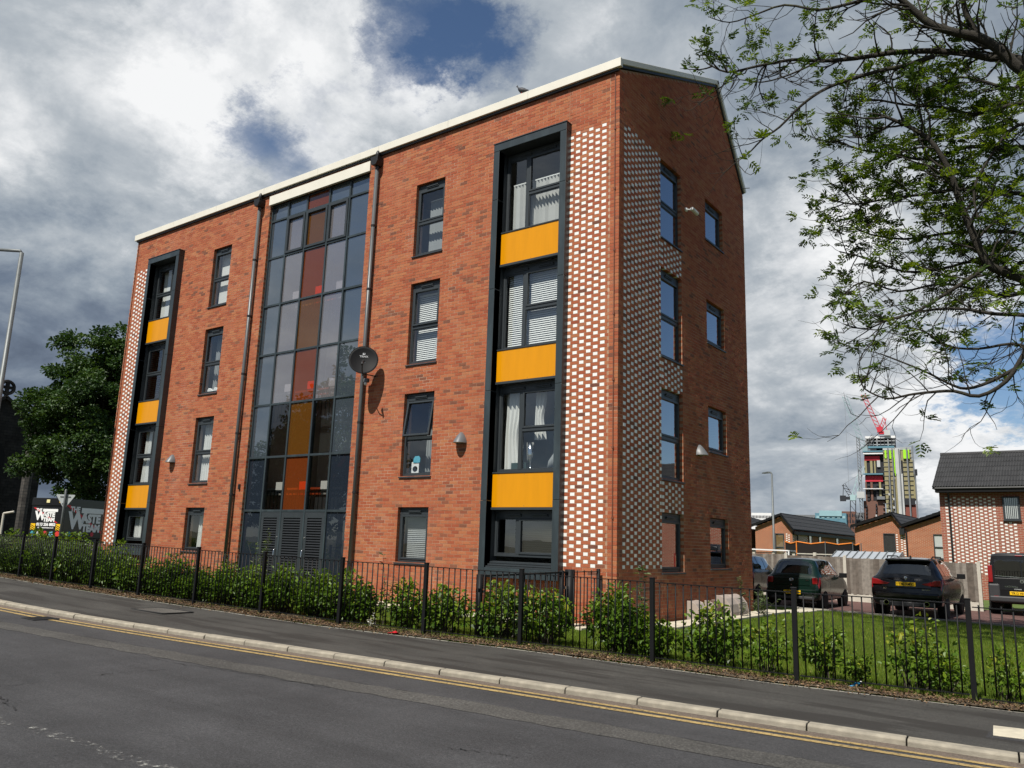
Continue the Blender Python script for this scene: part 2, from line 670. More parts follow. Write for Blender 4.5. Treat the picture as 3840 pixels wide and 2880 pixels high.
MT['glass_sky'] = glass_mat('gable_window_glass', (0.30, 0.34, 0.38), 2.2, 0.22)
MT['glass_grey'] = glass_mat('grey_spandrel_glass', (0.25, 0.28, 0.3), 1.8, 0.16, body=(0.055, 0.07, 0.085), body_amt=0.85)
MT['glass_navy'] = glass_mat('navy_spandrel_glass', (0.25, 0.28, 0.3), 1.2, 0.04, body=(0.016, 0.022, 0.032), body_amt=0.92)
MT['glass_clear'] = glass_mat('stair_glass', (0.62, 0.60, 0.62), 1.8, 0.16, body=(0.42, 0.395, 0.41), body_amt=0.30)
MT['glass_red'] = glass_mat('red_orange_glass', (0.85, 0.12, 0.02), 1.2, 0.05, body=(0.32, 0.075, 0.018), body_amt=0.33)
MT['glass_amber'] = glass_mat('amber_glass', (0.75, 0.30, 0.04), 1.2, 0.05, body=(0.22, 0.09, 0.016), body_amt=0.38)
MT['glass_clear_low'] = glass_mat('stair_glass_low', (0.62, 0.62, 0.60), 1.3, 0.05)
MT['plaster'] = mat('white_plaster', (0.62, 0.61, 0.58), 0.9, var=0.05)
MT['room_grey'] = mat('room_wall', (0.34, 0.33, 0.31), 0.9, var=0.08)
MT['darkroom'] = mat('dark_room', (0.05, 0.048, 0.046), 0.9, var=0.2)
MT['curtain'] = mat('white_curtain', (0.72, 0.71, 0.68), 0.9, var=0.06, scale=3)
MT['greyblind'] = mat('grey_blind', (0.30, 0.31, 0.31), 0.7, var=0.06)
MT['darkblind'] = mat('dark_blind', (0.055, 0.055, 0.055), 0.6, var=0.1)
MT['asphalt'] = None
MT['kerb'] = mat('kerb_concrete', (0.30, 0.268, 0.21), 0.9, var=0.2, scale=8, bump=0.5, bscale=120, col2=(0.24, 0.215, 0.17), c2scale=2.6, c2range=(0.48, 0.72))
MT['edging'] = mat('edging_concrete', (0.22, 0.205, 0.175), 0.95, var=0.25, scale=10, bump=0.4)
MT['slab'] = mat('paving_slab', (0.52, 0.47, 0.36), 0.9, var=0.15, scale=5, bump=0.3, col2=(0.40, 0.36, 0.28), c2scale=2)
MT['steel'] = mat('galvanised_steel', (0.13, 0.14, 0.14), 0.5, metal=0.3, var=0.15, scale=9)
MT['white'] = mat('white_paint', (0.80, 0.80, 0.78), 0.4, var=0.04)
MT['soil'] = mat('bare_soil', (0.075, 0.055, 0.035), 0.95, var=0.4, scale=14, bump=0.8, bscale=60, col2=(0.11, 0.085, 0.05), c2scale=5)
MT['bark'] = mat('bark', (0.028, 0.024, 0.018), 0.95, var=0.4, scale=14, bump=0.9, bscale=40, col2=(0.07, 0.072, 0.03), c2scale=3, c2range=(0.58, 0.75))
MT['twig'] = mat('twig_bark', (0.06, 0.05, 0.038), 0.9, var=0.3)
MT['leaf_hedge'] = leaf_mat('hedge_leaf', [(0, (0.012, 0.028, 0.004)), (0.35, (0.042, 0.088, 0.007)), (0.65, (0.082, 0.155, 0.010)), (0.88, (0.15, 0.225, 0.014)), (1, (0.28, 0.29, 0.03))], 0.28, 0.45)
MT['leaf_ash'] = leaf_mat('ash_leaf', [(0, (0.018, 0.038, 0.007)), (0.35, (0.048, 0.092, 0.010)), (0.75, (0.11, 0.175, 0.013)), (1, (0.21, 0.28, 0.02))], 0.34, 0.5)
MT['leaf_tree'] = leaf_mat('sycamore_leaf', [(0, (0.014, 0.035, 0.010)), (0.5, (0.030, 0.068, 0.014)), (1, (0.062, 0.11, 0.018))], 0.22, 0.55)
MT['grassblade'] = leaf_mat('grass_blade', [(0, (0.06, 0.10, 0.008)), (0.5, (0.115, 0.175, 0.012)), (0.85, (0.17, 0.23, 0.02)), (1, (0.28, 0.26, 0.07))], 0.3, 0.6)
MT['deadleaf'] = tone_mat('dead_leaf', [(0, (0.05, 0.03, 0.018)), (0.5, (0.14, 0.085, 0.045)), (0.9, (0.30, 0.20, 0.11)), (1, (0.55, 0.5, 0.42))], bump=0)
MT['concrete_post'] = mat('concrete_post', (0.50, 0.47, 0.40), 0.9, var=0.12, scale=6, bump=0.3)
MT['board'] = tone_mat('weathered_board', [(0, (0.115, 0.095, 0.078)), (0.5, (0.17, 0.148, 0.125)), (1, (0.235, 0.21, 0.18))], bump=0.3, bscale=40, var=0.3, vscale=7)
MT['tile'] = tone_mat('concrete_roof_tile', [(0, (0.036, 0.036, 0.037)), (1, (0.044, 0.044, 0.045))], rough=0.75, bump=0.2, var=0.15, vscale=6)
MT['yellowplate'] = mat('yellow_plate', (0.83, 0.50, 0.01), 0.4, var=0.03)
MT['tyre'] = mat('tyre_rubber', (0.010, 0.010, 0.010), 0.8, var=0.2)
MT['redlamp'] = mat('red_lamp', (0.25, 0.008, 0.010), 0.12, var=0.1, spec=0.6, coat=0.5)
MT['chrome'] = mat('chrome', (0.75, 0.75, 0.75), 0.12, metal=1.0, var=0.03)
MT['red'] = mat('red_paint', (0.55, 0.02, 0.03), 0.45, var=0.08)


def asphalt_mat(name, c, agg=260.0, dark=None):
    m = bpy.data.materials.new(name)
    m.use_nodes = True
    t = NT(m.node_tree)
    out = t.n('ShaderNodeOutputMaterial')
    bs = t.n('ShaderNodeBsdfPrincipled')
    bs.inputs['Roughness'].default_value = 0.85
    bs.inputs['Specular IOR Level'].default_value = 0.3
    geo = t.n('ShaderNodeNewGeometry')
    vec = (geo, 'Position')
    n1 = t.noise(vec, 0.6, 9, 0.72)
    g = t.ramp(n1, [(0.3, (0.74,) * 3), (0.7, (1.25,) * 3)])
    n2 = t.noise(vec, agg, 2, 0.7)
    g2 = t.ramp(n2, [(0.25, (0.55,) * 3), (0.5, (0.95,) * 3), (0.72, (1.7,) * 3)])
    n5 = t.noise(vec, 62.0, 2, 0.8)
    g5 = t.ramp(n5, [(0.28, (0.66,) * 3), (0.5, (0.97,) * 3), (0.66, (1.25,) * 3), (0.76, (1.9,) * 3)])
    mp5 = t.n('ShaderNodeMapping')
    mp5.inputs['Rotation'].default_value = (0, 0, -0.09)
    mp5.inputs['Scale'].default_value = (0.16, 1.5, 1)
    t.l(geo, 'Position', mp5, 0)
    n6 = t.noise((mp5, 0), 1.0, 7, 0.7)
    g6 = t.ramp(n6, [(0.3, (0.78,) * 3), (0.5, (1.0,) * 3), (0.7, (1.2,) * 3)])
    n4 = t.noise(vec, 38.0, 3, 0.7)
    g4 = t.ramp(n4, [(0.3, (0.74,) * 3), (0.7, (1.26,) * 3)])
    col = t.mix(1.0, c, g, 'MULTIPLY')
    col = t.mix(1.0, col, g2, 'MULTIPLY')
    col = t.mix(1.0, col, g4, 'MULTIPLY')
    col = t.mix(1.0, col, g5, 'MULTIPLY')
    col = t.mix(1.0, col, g6, 'MULTIPLY')
    if dark:
        # long damp-looking streaks along the footway
        mp = t.n('ShaderNodeMapping')
        mp.inputs['Rotation'].default_value = (0, 0, -0.09)
        mp.inputs['Scale'].default_value = (0.35, 2.6, 1)
        t.l(geo, 'Position', mp, 0)
        n3 = t.noise((mp, 0), 1.0, 6, 0.6)
        mr = t.n('ShaderNodeMapRange', clamp=True)
        t.l(n3[0], n3[1], mr, 0)
        mr.inputs[1].default_value, mr.inputs[2].default_value = 0.50, 0.57
        k = t.math('MULTIPLY', (mr, 0), dark)
        col = t.mix(k, col, (0.028, 0.025, 0.022))
    t.l(col[0], col[1], bs, 'Base Color')
    bp = t.n('ShaderNodeBump', i_Strength=0.6)
    bp.inputs['Distance'].default_value = 0.006
    t.l(n2[0], n2[1], bp, 'Height')
    t.l(bp, 0, bs, 'Normal')
    t.l(bs, 0, out, 0)
    return m


MT['road'] = asphalt_mat('road_asphalt', (0.046, 0.0455, 0.047), 150)
MT['pavement'] = asphalt_mat('pavement_asphalt', (0.052, 0.049, 0.044), 260, dark=0.85)
MT['chip'] = asphalt_mat('worn_chippings', (0.064, 0.061, 0.056), 40)
MT['patch'] = asphalt_mat('asphalt_patch', (0.046, 0.045, 0.046), 220)
MT['crack'] = mat('crack_fill', (0.018, 0.018, 0.018), 0.9, var=0.2)


def worn_line_mat(name, c, road, lo, hi, scale):
    m = bpy.data.materials.new(name)
    m.use_nodes = True
    t = NT(m.node_tree)
    out = t.n('ShaderNodeOutputMaterial')
    bs = t.n('ShaderNodeBsdfPrincipled')
    bs.inputs['Roughness'].default_value = 0.8
    tr = t.n('ShaderNodeBsdfTransparent')
    geo = t.n('ShaderNodeNewGeometry')
    n = t.noise((geo, 'Position'), scale, 8, 0.75)
    mr = t.n('ShaderNodeMapRange', clamp=True)
    t.l(n[0], n[1], mr, 0)
    mr.inputs[1].default_value, mr.inputs[2].default_value = lo, hi
    n2 = t.noise((geo, 'Position'), 3.0, 5, 0.6)
    g = t.ramp(n2, [(0.3, (0.75,) * 3), (0.7, (1.15,) * 3)])
    cc = t.mix(1.0, c, g, 'MULTIPLY')
    t.l(cc[0], cc[1], bs, 'Base Color')
    mx = t.n('ShaderNodeMixShader')
    t.l(mr, 0, mx, 0)
    t.l(tr, 0, mx, 1)
    t.l(bs, 0, mx, 2)
    t.l(mx, 0, out, 0)
    return m


MT['yellowline'] = worn_line_mat('worn_yellow_line', (0.35, 0.245, 0.095), None, 0.34, 0.50, 22.0)
MT['whiteline'] = worn_line_mat('worn_white_line', (0.32, 0.315, 0.29), None, 0.53, 0.67, 11.0)

# ------------------------------------------------------------------ ground, road, pavement
XB = [-3000, -300, -60, -30] + [x * 1.0 for x in range(-29, 16)] + [30, 60, 300, 3000]


def strip_sheet(name, ylo, yhi, dz, material, xs=None, skirt=0.0):
    """a sheet between two curves y(x), laid dz above the ground line of the street"""
    xs = xs or XB
    mb = MB()
    vs, fs = [], []
    for x in xs:
        z = -0.0145 * min(max(x, -30), 15) + dz
        vs += [(x, ylo(x), z), (x, yhi(x), z)]
    for i in range(len(xs) - 1):
        fs.append((2 * i, 2 * i + 2, 2 * i + 3, 2 * i + 1))
    mb.add(vs, fs)
    return mb.build(name, material)


KP = [(-3000, 60), (-300, 30), (-60, 0.5), (-30, -4.6), (-22, -5.7), (-17, -6.25), (-14, -6.45), (-11, -6.50), (-8, -6.48), (-6, -6.35), (-4, -6.18), (-1, -5.88), (2, -5.58), (4.5, -5.35), (7, -5.10), (12, -4.6), (30, -2.4), (300, 30), (3000, 300)]
FP = [(-3000, 64), (-300, 34), (-60, 3.6), (-30, -1.2), (-22, -3.0), (-19, -3.5), (-15, -3.68), (-10, -3.78), (-4, -3.74), (0, -3.22), (2.3, -3.05), (4.32, -2.93), (6.34, -2.60), (12, -1.7), (30, 1.6), (300, 34), (3000, 304)]


def curve(P):
    xs, ys = [p[0] for p in P], [p[1] for p in P]
    return lambda x: float(np.interp(x, xs, ys))


kerb_y = curve(KP)      # back edge of the kerb stones
fence_y = curve(FP)
kerb_front = lambda x: kerb_y(x) - 0.15
KH = 0.07
g0 = strip_sheet('ground', lambda x: -3000, lambda x: 3000, -0.16, mat('earth', (0.09, 0.085, 0.05), 0.95, var=0.3, scale=0.4))
kind(g0, 'structure')
rd = strip_sheet('road', lambda x: kerb_y(x) - 10.0, kerb_front, -KH, MT['road'])
kind(rd, 'structure')
fp2 = strip_sheet('far_footway', lambda x: kerb_y(x) - 13.0, lambda x: kerb_y(x) - 10.0, 0.04, MT['pavement'])
kind(fp2, 'structure')
pv = strip_sheet('pavement', kerb_y, lambda x: fence_y(x) - 0.26, -0.004, MT['pavement'])
kind(pv, 'structure')
ed = MB()
for i, x in enumerate(np.arange(-24, 14, 0.914)):
    a = Vector((x, fence_y(x) - 0.235, gzf(x) - 0.046 + rnd.uniform(-.004, .004)))
    b = Vector((x + 0.905, fence_y(x + 0.905) - 0.235, gzf(x + .9) - 0.046 + rnd.uniform(-.004, .004)))
    ed.bar(a, b, 0.045, 0.09)
kind(ed.build('pavement_edging', MT['edging'], bevel=0.006), 'structure')
# kerb stones
kb = empty('kerb', (0, 0, 0))
kind(kb, 'structure')
x = -24.0
kerb_meshes = None
while x < 12.5:
    y0, y1 = kerb_y(x), kerb_y(x + 0.9)
    ang = math.atan2(y1 - y0, 0.9)
    if kerb_meshes is None:
        kerb_meshes = []
        for k in range(4):
            mb = MB()
            L = 0.905
            prof = [(0.0, -0.10), (0.0, 0.0), (-0.125, 0.0), (-0.15, -0.022), (-0.155, -0.20), (0.0, -0.20)]
            mb.prism([(a, b) for a, b in prof], 0.004, L, axis='x')
            kerb_meshes.append(mb.mesh('kerb_stone', MT['kerb']))
    o = link('kerb_stone', kerb_meshes[rnd.randrange(4)], kb, (x, y0 + rnd.uniform(-.004, .004), gzf(x) + rnd.uniform(-.003, .004)), None, 0.008)
    o.rotation_euler = (0, math.atan(0.0145) if x > -30 else 0, ang)
    x += 0.915 * math.cos(ang)


def road_strip(name, off0, off1, dz, material, x0, x1, wob=0.0, step=0.25):
    xs = list(np.arange(x0, x1 + 1e-6, step))
    mb = MB()
    vs, fs = [], []
    for x in xs:
        z = gzf(x) - KH + dz
        w0, w1 = rnd.uniform(-wob, wob), rnd.uniform(-wob, wob)
        vs += [(x, kerb_front(x) - off1 + w1, z), (x, kerb_front(x) - off0 + w0, z)]
    for i in range(len(xs) - 1):
        fs.append((2 * i, 2 * i + 2, 2 * i + 3, 2 * i + 1))
    mb.add(vs, fs)
    return mb.build(name, material)


kind(road_strip('road_channel', 0.0, 0.24, 0.003, asphalt_mat('channel_grit', (0.125, 0.098, 0.078), 200), -30, 16, 0.015), 'structure')
kind(road_strip('yellow_line', 0.215, 0.295, 0.006, MT['yellowline'], -30, 16), 'structure')
kind(road_strip('yellow_line', 0.385, 0.480, 0.006, MT['yellowline'], -30, 16), 'structure')
kind(road_strip('road_reinstatement_joint', 1.18, 1.62, 0.004, MT['chip'], -30, 16, 0.035), 'structure')
kind(road_strip('road_resurfaced_lane', 0.62, 1.185, 0.0025, MT['patch'], -30, 16, 0.02), 'structure')
# ragged remains of a white lane line
lm = MB()
xs = np.arange(-6, 3.6, 0.2)
vs = []
for x in xs:
    yy = -10.72 + 0.085 * (x - 0) + (0.02 * math.sin(3 * x))
    vs += [(x, yy - 0.07, gzf(x) - KH + 0.005), (x, yy + 0.07, gzf(x) - KH + 0.005)]
lm.add(vs, [(2 * i, 2 * i + 2, 2 * i + 3, 2 * i + 1) for i in range(len(xs) - 1)])
kind(lm.build('worn_white_line', MT['whiteline']), 'structure')


def crack(pts, w, name='road_crack'):
    mb = MB()
    P = []
    for (a, b) in zip(pts[:-1], pts[1:]):
        n = 14
        for i in range(n):
            P.append((a[0] + (b[0] - a[0]) * i / n, a[1] + (b[1] - a[1]) * i / n))
    P.append(pts[-1])
    vs = []
    for i, (x, y) in enumerate(P):
        ww = w * rnd.uniform(0.1, 1.2)
        x += rnd.uniform(-.03, .03)
        y += rnd.uniform(-.03, .03)
        vs += [(x, y - ww, gzf(x) - KH + 0.007), (x, y + ww, gzf(x) - KH + 0.007)]
    mb.add(vs, [(2 * i, 2 * i + 2, 2 * i + 3, 2 * i + 1) for i in range(len(P) - 1)])
    kind(mb.build(name, MT['crack']), 'structure')


crack([(-1.85, -10.2), (-1.82, -9.6), (-1.9, -8.9), (-1.75, -8.25)], 0.012)
crack([(-1.85, -10.2), (-1.2, -10.35), (-0.6, -10.5)], 0.008)
crack([(3.1, -8.6), (3.4, -8.45), (3.7, -8.4)], 0.007)
crack([(-3.3, -7.9), (-2.2, -7.95), (-1.0, -7.7), (0.4, -7.55)], 0.007)

# manhole in the pavement
mh = MB()
for (a, b) in (((-0.60, -0.31), (0.60, -0.31)), ((0.60, -0.31), (0.60, 0.31)), ((0.60, 0.31), (-0.60, 0.31)), ((-0.60, 0.31), (-0.60, -0.31))):
    mh.bar((a[0], a[1], 0.006), (b[0], b[1], 0.006), 0.05, 0.012)
mho = empty('manhole_cover', (-7.5, -4.92, gzf(-7.5)), -0.03)
tag(mho, 'rectangular manhole cover set in the pavement beside the hedge', 'manhole')
mh.build('frame', MT['crack'], mho)
MB().box(-0.565, 0.565, -0.275, 0.275, -0.004, 0.009).build('lid', asphalt_mat('lid_infill', (0.095, 0.088, 0.078), 120), mho)
gl = empty('drain_gully', (-7.78, -7.08, gzf(-7.78) - KH), 0.0)
tag(gl, 'iron drain gully grate in the road against the kerb', 'drain grate')
fr = MB()
for a, b in (((-.24, -.22), (.24, -.22)), ((.24, -.22), (.24, .2)), ((.24, .2), (-.24, .2)), ((-.24, .2), (-.24, -.22))):
    fr.bar((*a, .008), (*b, .008), 0.03, 0.012)
fr.build('frame', MT['blackplastic'], gl)
for k in range(7):
    MB().box(-0.2 + k * .062, -0.17 + k * .062, -0.2, 0.18, 0.001, 0.012).build('grate_bar', MT['blackplastic'], gl)
us = empty('concrete_utility_cover', (7.15, -4.15, gzf(7.15)), 0.10)
tag(us, 'pale concrete cover slab let into the pavement near the kerb', 'cover slab')
MB().box(-0.46, 0.46, -0.27, 0.27, -0.01, 0.012).build('slab', MT['slab'], us, bevel=0.004)
MB().box(-0.62, 0.5, -0.4, 0.32, -0.02, 0.003).build('patch', MT['patch'], us)


# lawn, bed, car park, path
def grass_ground_mat():
    m = bpy.data.materials.new('lawn_turf')
    m.use_nodes = True
    t = NT(m.node_tree)
    out = t.n('ShaderNodeOutputMaterial')
    bs = t.n('ShaderNodeBsdfPrincipled')
    bs.inputs['Roughness'].default_value = 0.9
    bs.inputs['Specular IOR Level'].default_value = 0.1
    geo = t.n('ShaderNodeNewGeometry')
    n1 = t.noise((geo, 'Position'), 1.3, 6, 0.65)
    n2 = t.noise((geo, 'Position'), 60, 3, 0.7)
    c = t.ramp(n1, [(0.3, (0.065, 0.105, 0.009)), (0.5, (0.092, 0.142, 0.012)), (0.64, (0.12, 0.16, 0.018)), (0.8, (0.16, 0.165, 0.04))])
    g = t.ramp(n2, [(0.3, (0.5,) * 3), (0.7, (1.35,) * 3)])
    c = t.mix(1.0, c, g, 'MULTIPLY')
    t.l(c[0], c[1], bs, 'Base Color')
    bp = t.n('ShaderNodeBump', i_Strength=1.0)
    bp.inputs['Distance'].default_value = 0.05
    t.l(n2[0], n2[1], bp, 'Height')
    t.l(bp, 0, bs, 'Normal')
    t.l(bs, 0, out, 0)
    return m


MT['turf'] = grass_ground_mat()
LAWN_Y1 = 11.35
nx, ny = 90, 36
vs, fs = [], []
for j in range(ny + 1):
    for i in range(nx + 1):
        x = -24 + 40 * i / nx
        y0 = fence_y(x) - 0.21
        y = y0 + (LAWN_Y1 - y0) * j / ny
        vs.append((x, y, gzf(x, y) + 0.02 * math.sin(2.1 * x + y) * math.sin(1.7 * y) * 0.6))
for j in range(ny):
    for i in range(nx):
        a = j * (nx + 1) + i
        fs.append((a, a + 1, a + nx + 2, a + nx + 1))
mb = MB()
mb.add(vs, fs)
kind(mb.build('lawn', MT['turf'], smooth=True), 'structure')
bed = MB()
xs = np.arange(-24, 14, 0.3)
vs = []
for x in xs:
    w = 0.62 + 0.18 * math.sin(1.9 * x) + 0.1 * math.sin(5 * x)
    if x > 3.5:
        w = 0.30 + 0.12 * math.sin(3 * x)
    for k in range(4):
        y = fence_y(x) - 0.20 + k / 3 * (w + 0.05)
        vs.append((x, y, gzf(x, y) + (0.03 if 0 < k < 3 else 0.012) + rnd.uniform(-.006, .012)))
bed.add(vs, [(4 * i + k, 4 * i + 4 + k, 4 * i + 5 + k, 4 * i + 1 + k) for i in range(len(xs) - 1) for k in range(3)])
kind(bed.build('planting_bed', MT['soil'], smooth=True), 'structure')
MT['paving'] = brick_tex_mat('red_block_paving', (0.15, 0.078, 0.068), (0.115, 0.068, 0.06), (0.06, 0.04, 0.035), 1.0, 0.2, 0.1, 'z', 0.008, 0.9, 0.15)
cp = strip_sheet('car_park', lambda x: LAWN_Y1 + 0.1, lambda x: 19.0, -0.02, MT['paving'], [x * 1.0 for x in range(-24, 16)] + [30, 45])
kind(cp, 'structure')
ck = MB()
for k in range(-22, 34):
    x = k * 0.915
    ck.box(x, x + 0.905, LAWN_Y1 - 0.02, LAWN_Y1 + 0.10, gzf(x, 12) - 0.1, gzf(x, 12) + 0.035)
kind(ck.build('car_park_edging', MT['edging'], bevel=0.006), 'structure')
bk = strip_sheet('back_gardens', lambda x: 19.0, lambda x: 140.0, -0.03, mat('garden_turf', (0.07, 0.11, 0.02), 0.95, var=0.3, scale=1.0), [x * 1.0 for x in range(-60, 16)] + [30, 60, 90])
kind(bk, 'structure')
pth = empty('garden_path', (0, 0, 0))
kind(pth, 'structure')
for k in range(15):
    for j in range(1):
        y = -0.55 + k * 0.80
        me = MB().box(0.0, 0.60, 0.0, 0.785, -0.05, 0.0).mesh('paving_slab', MT['slab']) if k == 0 else me
        link('paving_slab', me, pth, (0.12 + rnd.uniform(-.01, .01), y, gzf(0.3, y + .4) + 0.025 + rnd.uniform(-.004, .006)), rnd.uniform(-.01, .01), 0.006)
for k in range(10):
    link('paving_slab', me, pth, (-0.9 - k * 0.80 + rnd.uniform(-.01, .01), -0.80, gzf(-1.0 - k * .8, -.5) + 0.022), math.pi / 2 * 0, 0.006)

# ------------------------------------------------------------------ apartment building
LX, DY = -19.82, 7.48
EAVE, RIDGE_Y, RIDGE_Z, BACK_Z = 12.02, 5.56, 14.46, 11.88
CB = -0.1325          # base of the first course
CH = 0.075


def snap(z):
    return CB - 0.005 + CH * round((z - CB + 0.005) / CH)


ROWS = {'g': (snap(1.155), snap(2.397)), '1': (snap(3.168), snap(5.20)), '2': (snap(5.96), snap(8.00)), '3': (snap(8.77), snap(10.77))}
SROWS = {'g': (snap(1.23), snap(2.38)), '1': (snap(4.05), snap(5.18)), '2': (snap(6.83), snap(7.95)), '3': (snap(9.61), snap(10.72))}
RC, LC = (-5.977, -5.002), (-14.916, -13.964)
GA, GS = (2.005, 3.134), (4.652, 5.823)
CWX, CWT = (-12.14, -7.80), snap(11.62)
RB, LB = (-3.30, -1.24), (-18.59, -16.66)
BZ = (snap(0.92), snap(11.03))
front_open = [(CWX[0], CWX[1], -1, CWT)] + [(c[0], c[1], *ROWS[r]) for c in (RC, LC) for r in ROWS]
front_open += [(RB[0] + .05, RB[1] - .05, BZ[0] + .075, BZ[1] - .075), (LB[0] + .05, LB[1] - .05, BZ[0] + .075, BZ[1] - .075)]
gable_open = [(GA[0], GA[1], *ROWS[r]) for r in ROWS] + [(GS[0], GS[1], *SROWS[r]) for r in SROWS]

bld = empty('apartment_building', (-9.9, 3.7, 0))
tag(bld, 'four-storey red brick apartment block with grey window bays and yellow panels', 'apartment building')


def to_b(o):
    """keep world coordinates for a part of the building"""
    o.parent = bld
    o.location = o.location - Vector((-9.9, 3.7, 0))
    return o


def lay_bricks(u0, u1, z_top, openings, white, org, lim=None):
    out = []
    nc = int((z_top - CB) / CH) + 1
    for k in range(nc):
        zb = CB + k * CH
        zt = zb + 0.065
        if zt > z_top:
            break
        a0, a1 = u0, u1
        if lim:
            a0, a1 = lim(zb + 0.065)
            if a1 - a0 < 0.1:
                continue
        # stretches of wall on this course
        iv = [(a0, a1)]
        for (o0, o1, q0, q1) in openings:
            if zt > q0 + 0.01 and zb < q1 - 0.01:
                nv = []
                for (s0, s1) in iv:
                    if o1 <= s0 or o0 >= s1:
                        nv.append((s0, s1))
                        continue
                    if o0 > s0:
                        nv.append((s0, o0))
                    if o1 < s1:
                        nv.append((o1, s1))
                iv = nv
        for (s0, s1) in iv:
            segs = []
            # split by decorated (Flemish, white headers) and plain (stretcher) zones
            cuts = sorted({s0, s1} | {c for zone in white for c in zone[:2] if s0 < c < s1})
            for c0, c1 in zip(cuts[:-1], cuts[1:]):
                mid = (c0 + c1) / 2
                dec = any(z0 <= mid <= z1 and q0 - .03 <= zb + .03 <= q1 + .03 for z0, z1, q0, q1 in white)
                segs.append((c0, c1, dec))
            for c0, c1, dec in segs:
                if dec:
                    P = 0.3375
                    st = c0 + 0.02 - (P / 2 if k % 2 else 0) - P
                    x = st
                    while x < c1:
                        for (w, wh) in ((0.1025, True), (0.215, False)):
                            b0, b1 = max(x, c0 + .005), min(x + w, c1 - .005)
                            if b1 - b0 > 0.035:
                                out.append((b0, b1, zb, zt, wh and (b1 - b0) > 0.06, (b1 - b0) > w - 0.006))
                            x += w + 0.01
                else:
                    x = org + 0.01 - math.ceil((org - c0) / 0.225 + 1) * 0.225 - (0.1125 if k % 2 else 0)
                    while x < c1:
                        b0, b1 = max(x, c0 + .005 if c0 > u0 else c0), min(x + 0.215, c1 - .005 if c1 < u1 else c1)
                        if b1 - b0 > 0.03:
                            out.append((b0, b1, zb, zt, False, (b1 - b0) > 0.209))
                        x += 0.225
    return out


def brick_arrays(bricks, wall):
    """five-sided boxes, front at the wall face, running 0.1 m in"""
    B = np.array([b[:4] for b in bricks])
    n = len(B)
    dev = np.clip(rng.normal(0, 0.001, n), -.002, .002)
    V = np.zeros((n, 8, 3))
    for c, (iu, iz, idp) in enumerate(((0, 0, 0), (1, 0, 0), (1, 1, 0), (0, 1, 0), (0, 0, 1), (1, 0, 1), (1, 1, 1), (0, 1, 1))):
        u = B[:, iu]
        z = B[:, 2 + iz]
        d = np.where(idp, 0.10, 0) + (0 if idp else 1) * dev
        if wall == 'front':
            V[:, c] = np.stack([u, d, z], 1)
        else:
            V[:, c] = np.stack([-d, u, z], 1)
    i = np.arange(n)[:, None, None] * 8
    fq = np.array([[0, 1, 2, 3], [1, 5, 6, 2], [4, 0, 3, 7], [3, 2, 6, 7], [4, 5, 1, 0]])
    F = (i + fq[None]).reshape(-1, 4)
    return V.reshape(-1, 3), F


def tone_of(n):
    t = rng.beta(2.2, 2.0, n)
    t = 0.16 + 0.76 * t
    k = rng.random(n) < 0.10
    t[k] = rng.uniform(0.03, 0.22, n)[k]
    k = rng.random(n) < 0.06
    t[k] = rng.uniform(0.8, 1.0, n)[k]
    return t


WZ0, WZ1 = CB + 18 * CH, CB + 145 * CH
front_white = [(RB[1] - .05, -0.235, WZ0, WZ1), (LX + 0.24, LB[0] + .05, WZ0, WZ1)]
gable_white = [(0.215, GA[0], WZ0, WZ1)] + [(GA[0], GA[1], ROWS[a][1] + .01, ROWS[b][0] - .075) for a, b in (('g', '1'), ('1', '2'), ('2', '3'))]


def gable_lim(z):
    a0, a1 = 0.105, DY
    if z > EAVE - 0.05:
        a0 = max(a0, (z - EAVE) / (RIDGE_Z - EAVE) * RIDGE_Y + 0.05)
    if z > BACK_Z - 0.05:
        a1 = min(a1, DY - (z - BACK_Z) / (RIDGE_Z - BACK_Z) * (DY - RIDGE_Y) - 0.03)
    return a0, a1


fb = lay_bricks(LX, 0.0, EAVE, front_open, front_white, 0.0)
gb = lay_bricks(0.105, DY, RIDGE_Z - 0.1, gable_open, gable_white, 0.095, gable_lim)


# mortar backing: front face with openings, and reveals
MR = 0.0035


def mortar_wall(name, u0, u1, z0, z1, openings, wall, top=None):
    mb = MB()
    g = 0.006

    def P(u, z, d):
        return (u, d, z) if wall == 'front' else (-d, u, z)
    us = sorted({u0, u1} | {o[i] + (-g if i == 0 else g) for o in openings for i in (0, 1)})
    zs = sorted({z0, z1} | {min(max(o[i] + (-g if i == 2 else g), z0), z1) for o in openings for i in (2, 3)})
    for a, b in zip(us[:-1], us[1:]):
        for c, d in zip(zs[:-1], zs[1:]):
            mu, mz = (a + b) / 2, (c + d) / 2
            if any(o[0] - g < mu < o[1] + g and o[2] - g < mz < o[3] + g for o in openings):
                continue
            mb.quad(P(a, c, MR), P(b, c, MR), P(b, d, MR), P(a, d, MR))
    for o in openings:
        a, b, c, d = o[0] - g, o[1] + g, max(o[2] - g, z0), o[3] + g
        e0, e1 = MR, .30
        mb.quad(P(a, c, e0), P(a, d, e0), P(a, d, e1), P(a, c, e1))
        mb.quad(P(b, c, e0), P(b, c, e1), P(b, d, e1), P(b, d, e0))
        mb.quad(P(a, d, e0), P(b, d, e0), P(b, d, e1), P(a, d, e1))
        mb.quad(P(a, c, e0), P(a, c, e1), P(b, c, e1), P(b, c, e0))
    if top:
        poly = [P(u, z, MR) for u, z in top]
        mb.add(poly, [tuple(range(len(poly)))])
    me = bpy.data.meshes.new(name)
    me.from_pydata(mb.v, [], mb.f)
    me.materials.append(MT['mortar'])
    me.update()
    return to_b(link(name, me))


